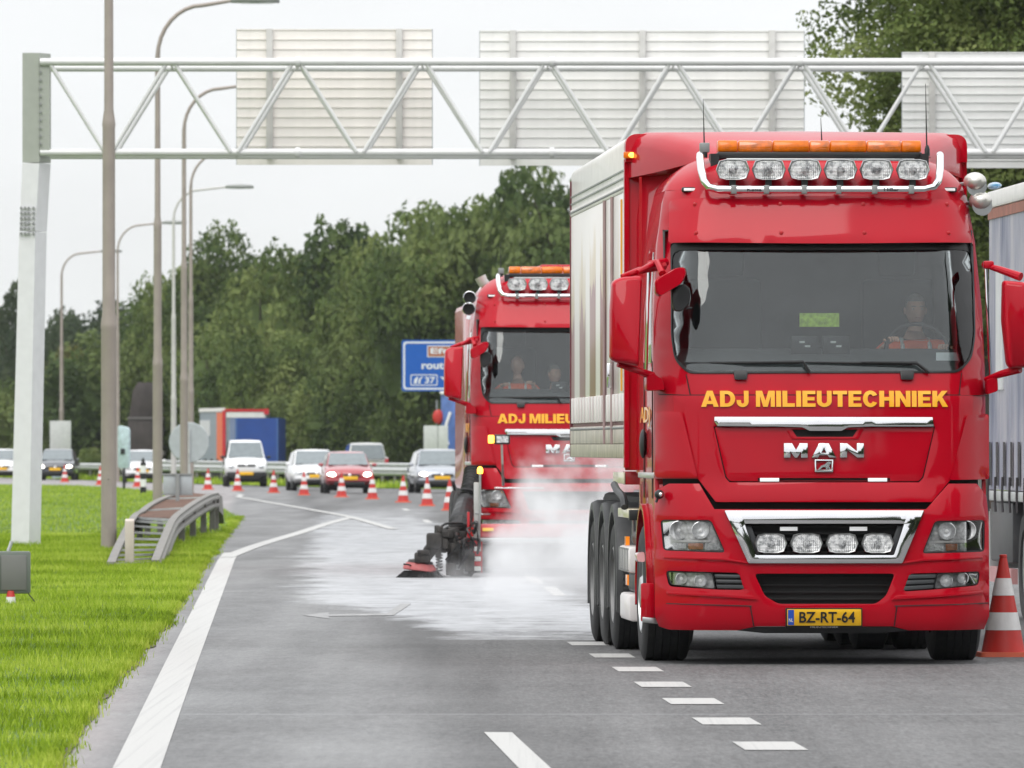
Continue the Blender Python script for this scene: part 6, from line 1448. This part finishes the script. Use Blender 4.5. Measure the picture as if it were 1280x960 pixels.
stx('place_text', 'Efteling', 538, 598, 435, 444.5); stx('route_text', 'route', 527, 562, 453, 461.5, y=-.008)
band([(sx(513), sz(482)), (sx(547), sz(482)), (sx(547), sz(468)), (sx(513), sz(468))], [(sx(514.2), sz(480.8)), (sx(545.8), sz(480.8)), (sx(545.8), sz(469.2)), (sx(514.2), sz(469.2))], .05, -.008, swh, 'exit_frame')
MB().loft([[(sx(a), -.008, sz(b)), (sx(c), -.008, sz(b)), (sx(c), -.004, sz(b)), (sx(a), -.004, sz(b))] for a, c, b in ((517, 521, 479.5), (518, 522, 474), (521, 523, 471))]).build('exit_symbol', swh, sgn)
MB().loft([[(sx(a), -.008, sz(b)), (sx(c), -.008, sz(b)), (sx(c), -.004, sz(b)), (sx(a), -.004, sz(b))] for a, c, b in ((522.5, 525.5, 479.5), (523.5, 526, 474), (526.5, 529, 471))]).build('exit_symbol', swh, sgn)
stx('exit_text', '37', 531, 544, 471, 479.3, y=-.008); stx('town_text', 'Waalwijk', 550, 640, 471, 480, y=-.008)
for q in (.5, .88): MB().tube([(W_ * q, .12, 0), (W_ * q, .12, zt_)], .06, 10).build('post', galv, sgn)
# grey cabinet boards and parked lorry at the far end, left of the second truck
Y = 330; cb2 = empty('reverse_sign', (gX(544, Y), Y, 0), label='plain grey double board on posts left of the second red lorry', cat='sign')
for a, b in ((529.5, 547), (547.6, 560)): MB().box(gX(a, Y) - gX(544, Y), gX(b, Y) - gX(544, Y), 0, .04, gZ(568, Y), gZ(532, Y)).build('panel', mat('pale_sign_back', (.5, .52, .5)), cb2, bevel=.01)
for px in (535, 553): MB().tube([(gX(px, Y) - gX(544, Y), .08, 0), (gX(px, Y) - gX(544, Y), .08, 1.6)], .04, 8).build('post', galv, cb2)

# ------------------------------------------------------------------ far vehicles
def car(px, py, width, label, paint_m, kind='hatch', yaw=0.0, rear=False, lights=False, height=1.45, wb=2.5, Yo=None, lightk=1, name='parked_car', lower=None, plate=True, cat='car', shift=0, lone=False, zoff=0):
    """front (or rear) towards the camera at local y=0; px,py = middle of the front wheel line on the ground"""
    X, Y = G(px, py)
    if Yo: Y = Yo; X = gX(px, Y)
    o = empty(name, (X, Y, zoff), yaw, label=label, cat=cat)
    w = width / 2; H_ = height
    if kind == 'van': prof = [(0, .58, .86), (.12, .40, .98), (.75, .34, 1.12), (.95, .34, 1.14), (2.4, .30, 1.16), (3.9, .30, 1.16), (4.05, .45, 1.05)]; gh = [(.80, 1.10), (1.35, H_ - .10), (1.75, H_), (3.6, H_), (3.95, 1.15)]
    elif kind == 'suvrear': prof = [(0, .50, .98), (.08, .36, 1.04), (.6, .32, 1.06), (2.5, .32, 1.02), (3.6, .34, .95), (4.3, .42, .80)]; gh = [(.03, 1.02), (.28, H_ - .08), (.5, H_), (2.3, H_), (3.2, 1.0)]
    else: prof = [(0, .50, .66), (.10, .34, .76), (.45, .28, .84), (1.0, .26, .93), (2.4, .25, .95), (3.6, .28, .96), (3.95, .42, .86)]; gh = [(.98, .90), (1.65, H_ - .07), (2.05, H_), (3.0, H_ - .03), (3.85, .94)]
    def sect(y, zb, zt, k):
        nose = 1 - .10 * max(0, 1 - y / .5) ** 2; ww = w * nose
        return [(-ww * .86, y, zb), (-ww * .97, y, zb + .08), (-ww, y, (zb + zt) / 2), (-ww * .97, y, zt - .08), (-ww * .88, y, zt - .01), (-ww * .4, y, zt + .03), (0, y, zt + .035), (ww * .4, y, zt + .03), (ww * .88, y, zt - .01), (ww * .97, y, zt - .08), (ww, y, (zb + zt) / 2), (ww * .97, y, zb + .08), (ww * .86, y, zb)]
    MB().loft([sect(y, a, b, 0) for y, a, b in prof]).build('body', paint_m, o, angle=50)
    gm = mat('car_glass', (.10, .13, .14), .06, coat=1, spec=1, var=.15)
    def gs(y, z, zb):
        t = (z - zb) / max(.01, H_ - zb); ww = w * (.90 - .17 * t); wb_ = w * .90; return [(-wb_, y, zb - .04), (-ww, y, z - .04), (-ww * .88, y, z), (0, y, z + .02), (ww * .88, y, z), (ww, y, z - .04), (wb_, y, zb - .04)]
    zb = gh[0][1]; MB().loft([gs(y, z, zb) for y, z in gh]).build('cabin', paint_m, o, angle=40)
    # windscreen / rear window pane, side windows
    (ya, za), (yb, zb2) = gh[0], gh[1]
    def pane(k0, k1, wl, wh, off=.045):
        n_ = Vector((0, -(zb2 - za), (yb - ya))).normalized() * off
        A = Vector((0, ya + (yb - ya) * k0, za + (zb2 - za) * k0)) + n_; B = Vector((0, ya + (yb - ya) * k1, za + (zb2 - za) * k1)) + n_
        return [A + Vector((-wl, 0, 0)), A + Vector((wl, 0, 0)), B + Vector((wh, 0, 0)), B + Vector((-wh, 0, 0))]
    q = pane(.06, .98, w * .82, w * .70); q2_ = [p + Vector((0, .06, -.02)) for p in q]; MB().loft([q, q2_]).build('rear_window' if rear else 'windscreen', gm, o)
    for s in (-1, 1):
        y0, y1 = gh[1][0] + .10, gh[-1][0] - .35; zz0 = zb + .03; zz1 = H_ - .10
        t1 = (zz1 - zb) / (H_ - zb); xa, xb = w * .905, w * (.905 - .17 * t1)
        MB().loft([[(s * xa, y0 - (.45 if not rear else .0), zz0), (s * xa, y1 + .15, zz0), (s * xb, y1 - .1, zz1), (s * xb, y0, zz1)], [(s * (xa - .03), y0, zz0), (s * (xa - .03), y1, zz0), (s * (xb - .03), y1 - .1, zz1), (s * (xb - .03), y0, zz1)]]).build('side_window', gm, o)
        if not rear or True:
            MB().sphere((s * (w + .07), gh[0][0] + (.35 if not rear else 2.6), zb + .06), (.09, .05, .06), 10, 6).build('wing_mirror', lower or paint_m, o)
    f0 = prof[0]; zm = (f0[1] + f0[2]) / 2; zt = prof[1][2]
    hm = mat('car_lamp_on', (1, .95, .85), .2, em=(1, .93, .80), ems=9 * lightk) if lights else mat('car_lamp', (.62, .64, .66), .12, .6, coat=1, var=.3, vscale=30)
    if rear: hm = mat('tail_lamp', (.45, .01, .015), .2, coat=1)
    for s in (-1, 1):
        if rear: MB().box(*sorted((s * w * .80, s * w * .985)), -.02, .2, .80, 1.08).build('tail_lamp', hm, o, bevel=.02)
        else:
            zl = zt - (.13 if kind != 'van' else .20); MB().sphere((s * w * .70, .07, zl), (.17, .10, .085 if kind != 'van' else .12), 14, 8).build('headlight', hm, o)
    if not rear:
        MB().box(-w * .42, w * .42, -.015, .06, zt - .20, zt - .11).build('grille', black, o, bevel=.01)
        MB().sphere((0, -.02, zt - .15), (.055, .015, .055), 12, 6).build('emblem', chrome, o)
        MB().box(-w * .62, w * .62, -.03, .06, .28, .40).build('lower_grille', black, o, bevel=.02)
        for a, b in ((-.30, -.02), (.02, .30)): MB().tube([(a * w * 2, gh[0][0] - .02, za + .04), (b * w * 2, gh[0][0] + .03, za + .07)], .012, 5).build('wiper', black, o)
        MB().box(-w * .93, w * .93, -.045, .12, .36 if lower else .40, .58 if lower else .50).build('bumper', lower or paint_m, o, bevel=.04)
    else:
        MB().box(-w * .93, w * .93, -.06, .1, .40, .58).build('bumper', lower or paint_m, o, bevel=.04); MB().box(-w * .5, w * .5, -.03, .02, 1.0, 1.03).build('tailgate_strip', chrome, o)
    pz = .46 if not rear else .80
    if plate: MB().box(-.27, .27, -.065, -.035, pz, pz + .12).build('number_plate', plate_y, o, bevel=.004)
    for s in (-1, 1):
        for y in (.80, .80 + wb):
            h = empty('wheel'); h.parent = o
            MB().lathe([(.19, .02), (.22, 0), (.29, 0), (.315, .02), (.315, .19), (.28, .2)], (s * (w - .01), y, .315), (-s, 0, 0), 24, caps=False).build('tyre', rubber, h)
            MB().lathe([(.2, .02), (.19, .03), (.08, .02), (.01, .02)], (s * (w - .01), y, .315), (-s, 0, 0), 16).build('rim', steel, h)
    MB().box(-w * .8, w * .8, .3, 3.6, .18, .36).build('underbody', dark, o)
    return o
redcar = mat('red_car_paint', (.36, .03, .04), .3, coat=1, var=.05, dirt=.1, dcol=(.4, .25, .22)); silver = mat('silver_car_paint', (.36, .38, .42), .3, .5, coat=1); darkcar = mat('dark_blue_car_paint', (.03, .035, .05), .3, coat=1)
car(308, 608.5, 1.68, 'white delivery van with black bumper before the blue box body', whitec, 'van', .06, height=1.82, lower=black, name='delivery_van', cat='van')
car(396, 613.5, 1.72, 'white hatchback directly left of the red hatchback', whitec, 'hatch', .10, height=1.46)
car(437, 617.0, 1.66, 'red hatchback with both headlights lit', redcar, 'hatch', .07, lights=True, height=1.40)
car(553, 616.5, 1.75, 'silver grey car half hidden by the second lorry', silver, 'hatch', .10, height=1.48, lights=True, lightk=.25)
car(459, 600, 1.80, 'pale estate car seen from behind beyond the barrier', mat('champagne_paint', (.42, .42, .40), .3, .3, coat=1), 'suvrear', .08, rear=True, height=1.72, Yo=352, zoff=.0)
car(2, 593, 1.75, 'white car cut off by the left frame edge', whitec, 'hatch', .05, height=1.45, Yo=405)
car(69, 600.5, 1.78, 'dark car with bright headlights behind the thin far lamp post', darkcar, 'hatch', -.02, lights=True, height=1.46, lightk=1.5)
car(178, 603.5, 1.75, 'white car behind the black and white bollard', whitec, 'hatch', .05, height=1.42, Yo=368)
# box lorries beyond the barrier
def lorry(name, X0px, X1px, py0, py1, Y, L_, side, front, roofm, label, yaw=.12, sidepx=0, cab=None):
    X0, X1 = gX(X0px, Y), gX(X1px, Y); o = empty(name, ((X0 + X1) / 2, Y, 0), yaw, label=label, cat='lorry'); w = (X1 - X0) / 2
    z0, z1 = gZ(py0, Y), gZ(py1, Y)
    MB().box(-w, w, .02, L_, z0, z1).build('box_body', side, o, bevel=.02)
    MB().box(-w + .02, w - .02, -.03, .018, z0 + .02, z1 - .02).build('box_end', front, o, bevel=.01)
    MB().box(-w - .02, w + .02, -.04, L_, z1 + .002, z1 + .1).build('roof_edge', roofm, o, bevel=.01)
    MB().box(-w * .8, w * .8, .1, L_, .5, z0 - .005).build('chassis', dark, o)
    for s in (-1, 1):
        for y in (1.2, 2.5, L_ - 2):
            h = empty('wheel'); h.parent = o; MB().lathe([(.28, 0), (.47, 0), (.5, .03), (.5, .3), (.3, .3)], (s * w * .97, y, .5), (-s, 0, 0), 24).build('tyre', rubber, h)
    return o, w, z0, z1
greyblue = mat('grey_curtain', (.24, .28, .32), .5, var=.1); orange = mat('orange_panel', (.75, .14, .04), .5, var=.06)
# long grey trailer, side towards us, red-framed end and orange strip
Y = 405
o = empty('box_trailer', (gX(275, Y), Y, 0), 0, label='grey and orange trailer with red framed end, behind the white van', cat='trailer')
def rx(px): return gX(px, Y) - gX(275, Y)
zt_, zb_ = gZ(513, Y), gZ(577, Y)
MB().loft([[(rx(244), 6, z), (rx(281), 0, z), (rx(333), 0, z), (rx(333), 8, z)] for z in (zb_, zt_)]).build('box_body', greyblue, o)
def slab(x0, y0, x1, y1, z0, z1, m, nm, off=.03):
    a = Vector((x0, y0, 0)); b = Vector((x1, y1, 0)); t = (b - a).normalized(); n_ = Vector((t.y, -t.x, 0)) * off
    MB().loft([[a + n_ + Vector((0, 0, z)), b + n_ + Vector((0, 0, z)), b - n_ * .5 + Vector((0, 0, z)), a - n_ * .5 + Vector((0, 0, z))] for z in (z0, z1)]).build(nm, m, o)
def lerp2(t): return rx(244) + (rx(281) - rx(244)) * t, 6 - 6 * t
a, b = lerp2(.70), lerp2(.98); slab(*a, *b, zb_, zt_ - .1, orange, 'orange_strip')
a, b = lerp2(.02), lerp2(.42); slab(*a, *b, gZ(545, Y), gZ(525, Y), mat('tarp_notice', (.6, .6, .62)), 'notice_panel')
slab(*lerp2(0), *lerp2(1), zt_ - .05, zt_ + .12, offw, 'roof_rail', .05)
slab(rx(281), 0, rx(334), 0, zt_ - .06, zt_ + .06, mat('signal_red', (.55, .02, .03), .4), 'top_bar', .06); slab(rx(278), 0, rx(282), 0, zb_, zt_, mat('signal_red', (.55, .02, .03)), 'corner_post', .06)
slab(rx(283), 0, rx(332), 0, gZ(522, Y), zt_ - .08, white, 'door_head'); MB().box(rx(330), rx(336), -.1, .1, gZ(518, Y), gZ(511, Y)).build('corner_lamp', mat('signal_red', (.55, .02, .03)), o)
MB().loft([[(rx(246), 6, z), (rx(279), .2, z), (rx(330), .2, z), (rx(330), 7, z)] for z in (.45, zb_ - .01)]).build('chassis', dark, o)
for t in (.25, .5, .75):
    x, y = lerp2(t); h = empty('wheel'); h.parent = o; MB().lathe([(.28, 0), (.48, 0), (.5, .03), (.5, .3), (.3, .3)], (x - .02, y - .1, .5), (.85, .5, 0), 24).build('tyre', rubber, h)
Y = 385
o = empty('blue_box', (gX(318, Y), Y, 0), 0, label='plain blue box body directly behind the white van', cat='lorry')
def rx(px): return gX(px, Y) - gX(318, Y)
z0, z1 = gZ(577, Y), gZ(522.5, Y)
blu = mat('blue_tarpaulin', (.012, .055, .26), .45, var=.14, vscale=1.5, bump=.3, bscale=3); blu2 = mat('blue_tarpaulin_pale', (.10, .16, .32), .5, var=.3, vscale=3)
MB().loft([[(rx(283), 5, z), (rx(295), 0, z), (rx(347.5), 0, z), (rx(352), 7, z)] for z in (z0, z1)]).build('box_body', blu, o)
a = (rx(284), 4.6); b = (rx(294.6), .15)
MB().loft([[(a[0] - .03, a[1], z), (b[0] - .03, b[1], z), (b[0] + .02, b[1], z), (a[0] + .02, a[1], z)] for z in (z0 + .02, z1 - .03)]).build('side_panel', blu2, o)
for px in (295.5, 346.5): MB().box(rx(px) - .04, rx(px) + .04, -.04, .0, z0, z1).build('corner_post', mat('blue_post', (.05, .12, .32), .5), o)
MB().box(rx(295), rx(348), -.03, 5, .4, z0 - .005).build('chassis', dark, o)
for px in (302, 340): h = empty('wheel'); h.parent = o; MB().lathe([(.28, 0), (.47, 0), (.5, .03), (.5, .3), (.3, .3)], (rx(px), .6, .5), (1, 0, 0), 24).build('tyre', rubber, h)
# lorry with dark stacked load
Y = 420
o = empty('loaded_lorry', (gX(178, Y), Y, 0), 0, label='lorry with tall dark sheeted load between the brown lamp posts', cat='lorry')
def rx(px): return gX(px, Y) - gX(178, Y)
ld = mat('dark_sheeting', (.055, .045, .045), .8, var=.3, vscale=1.5, dirt=.3, dcol=(.15, .13, .12))
def lz(py): return gZ(py, Y)
MB().loft([[(rx(a), 0, lz(p)), (rx(b), 0, lz(p)), (rx(b), 5, lz(p)), (rx(a), 5, lz(p))] for a, b, p in ((159, 203, 563), (160, 203, 524))]).build('lower_load', ld, o, bevel=.03)
MB().loft([[(rx(a), .1, lz(p)), (rx(b), .1, lz(p)), (rx(b), 5, lz(p)), (rx(a), 5, lz(p))] for a, b, p in ((161, 201, 521), (166, 199, 488), (172, 196, 478))]).build('upper_load', ld, o, bevel=.03)
MB().box(rx(159), rx(204), -.05, 5.05, lz(524), lz(521)).build('load_strap', mat('sheet_edge', (.12, .11, .11), .7), o)
MB().box(rx(158), rx(205), -.1, 5.2, lz(569), lz(563.5)).build('flat_bed', galv2, o); MB().box(rx(165), rx(200), 0, 5, .3, lz(569) - .01).build('chassis', dark, o)
for px in (163, 200): h = empty('wheel'); h.parent = o; MB().lathe([(.28, 0), (.47, 0), (.5, .03), (.5, .3), (.3, .3)], (rx(px) - .15, .6, .5), (1, 0, 0), 24).build('tyre', rubber, h)
# blue and white printed lorry partly hidden by the second red lorry
Y = 345
o = empty('printed_lorry', (gX(556, Y), Y, 0), 0, label='blue and white lorry side just left of the second red lorry cab', cat='lorry')
def rx(px): return gX(px, Y) - gX(556, Y)
z0, z1 = gZ(570, Y), gZ(493, Y)
bw = mat('printed_blue', (.08, .16, .42), .5, var=.3, vscale=2)
MB().loft([[(rx(551), .3, z), (rx(556), 0, z), (rx(640), 0, z), (rx(640), 8, z)] for z in (z0, z1)]).build('box_body', bw, o, bevel=.03)
MB().box(rx(550), rx(640), -.03, 8, z1 + .004, z1 + .13).build('roof_edge', white, o, bevel=.02)
mb = MB(); mb.tube([(rx(563), -.03, gZ(515, Y)), (rx(558), -.03, gZ(530, Y)), (rx(557), -.03, gZ(545, Y)), (rx(560), -.03, gZ(556, Y))], .06, 8); mb.build('white_swoosh', white, o)
MB().sphere((rx(547.5), .2, gZ(521, Y)), (.22, .1, .3), 12, 8).build('wing_mirror', conr, o); MB().tube([(rx(546), .2, gZ(530, Y)), (rx(546), .2, gZ(500, Y))], .04, 6).build('mirror_bar', grey, o)
MB().box(rx(556), rx(640), .1, 8, .4, z0 - .01).build('chassis', dark, o)
h = empty('wheel'); h.parent = o; MB().lathe([(.28, 0), (.47, 0), (.5, .03), (.5, .3), (.3, .3)], (rx(560), .6, .5), (1, 0, 0), 24).build('tyre', rubber, h)

# ------------------------------------------------------------------ steam from the hot water sweeper
def vol(name, x0, x1, y0, y1, z0, z1, fn, label):
    m = bpy.data.materials.new(name); m.use_nodes = True; t = m.node_tree; n = t.nodes; l = t.links; n.remove(n['Principled BSDF'])
    pv = n.new('ShaderNodeVolumePrincipled'); pv.inputs['Color'].default_value = (.97, .97, .98, 1); pv.inputs['Anisotropy'].default_value = .2; l.new(pv.outputs[0], n['Material Output'].inputs['Volume'])
    geo = n.new('ShaderNodeNewGeometry'); sp = n.new('ShaderNodeSeparateXYZ'); l.new(geo.outputs['Position'], sp.inputs[0])
    def mr(v, a, b, c, d, sm=True):
        x = n.new('ShaderNodeMapRange'); x.interpolation_type = 'SMOOTHSTEP' if sm else 'LINEAR'; x.inputs[1].default_value = a; x.inputs[2].default_value = b; x.inputs[3].default_value = c; x.inputs[4].default_value = d; l.new(v, x.inputs[0]); return x.outputs[0]
    def mth(op, a, b):
        x = n.new('ShaderNodeMath'); x.operation = op
        for i, q in enumerate((a, b)):
            if isinstance(q, (int, float)): x.inputs[i].default_value = q
            else: l.new(q, x.inputs[i])
        return x.outputs[0]
    def nz(sc, sca=(1, 1, 1), det=4):
        mp = n.new('ShaderNodeMapping'); mp.inputs['Scale'].default_value = sca; l.new(geo.outputs['Position'], mp.inputs[0]); x = n.new('ShaderNodeTexNoise'); x.inputs['Scale'].default_value = sc; x.inputs['Detail'].default_value = det; x.inputs['Roughness'].default_value = .55; l.new(mp.outputs[0], x.inputs['Vector']); return x.outputs[0]
    l.new(fn(sp.outputs, mr, mth, nz), pv.inputs['Density'])
    o = MB().box(x0, x1, y0, y1, z0, z1).build(name, m, smooth=False); return tag(o, label, 'steam', kind='stuff')
def steam_fn(s, mr, mth, nz):
    X, Y, Z = s
    n1 = nz(1.0, (1.9, .12, 1.8), 6)
    Hh = mth('ADD', mr(X, -.42, .32, .14, 1.60), mr(Y, 78, 100, -.12, .25))
    top = mth('SUBTRACT', 1.0, mth('DIVIDE', Z, Hh))            # 1 at ground, 0 at the local top
    shape = mth('ADD', top, mth('MULTIPLY', mth('SUBTRACT', n1, .5), 4.2))
    d = mr(shape, .05, .95, 0, 1); 
    lowx = mr(X, -1.25, -.1, 0, 1); ya = mr(Y, 70.2, 75, 0, 1); yb = mr(Y, 101, 105.5, 1, 0); xr = mr(X, 1.0, 1.5, 1, 0)
    ztop = mr(Z, 1.35, 1.78, 1, 0)
    dens = mth('MULTIPLY', mr(Z, .15, .6, .75, 2.0), mr(Y, 78, 86, .55, 1.1))
    return mth('MULTIPLY', dens, mth('MULTIPLY', mth('MULTIPLY', mth('MULTIPLY', mth('MULTIPLY', d, lowx), mth('MULTIPLY', ya, yb)), mth('MULTIPLY', xr, ztop)), .062))
vol('steam', -1.3, 1.5, 70, 105.8, .012, 1.8, steam_fn, 'white steam rolling over the wet road between the two red lorries')

# ------------------------------------------------------------------ air: a faint even haze round the whole place
m = bpy.data.materials.new('haze'); m.use_nodes = True; m.node_tree.nodes.remove(m.node_tree.nodes['Principled BSDF'])
pv = m.node_tree.nodes.new('ShaderNodeVolumePrincipled'); pv.inputs['Color'].default_value = (.93, .96, 1, 1); pv.inputs['Density'].default_value = .00006
m.node_tree.links.new(pv.outputs[0], m.node_tree.nodes['Material Output'].inputs['Volume'])
tag(MB().box(-3100, 3100, -300, 4600, -1.1, 40).build('haze', m, smooth=False), 'thin pale haze over the whole road', 'haze', kind='stuff')
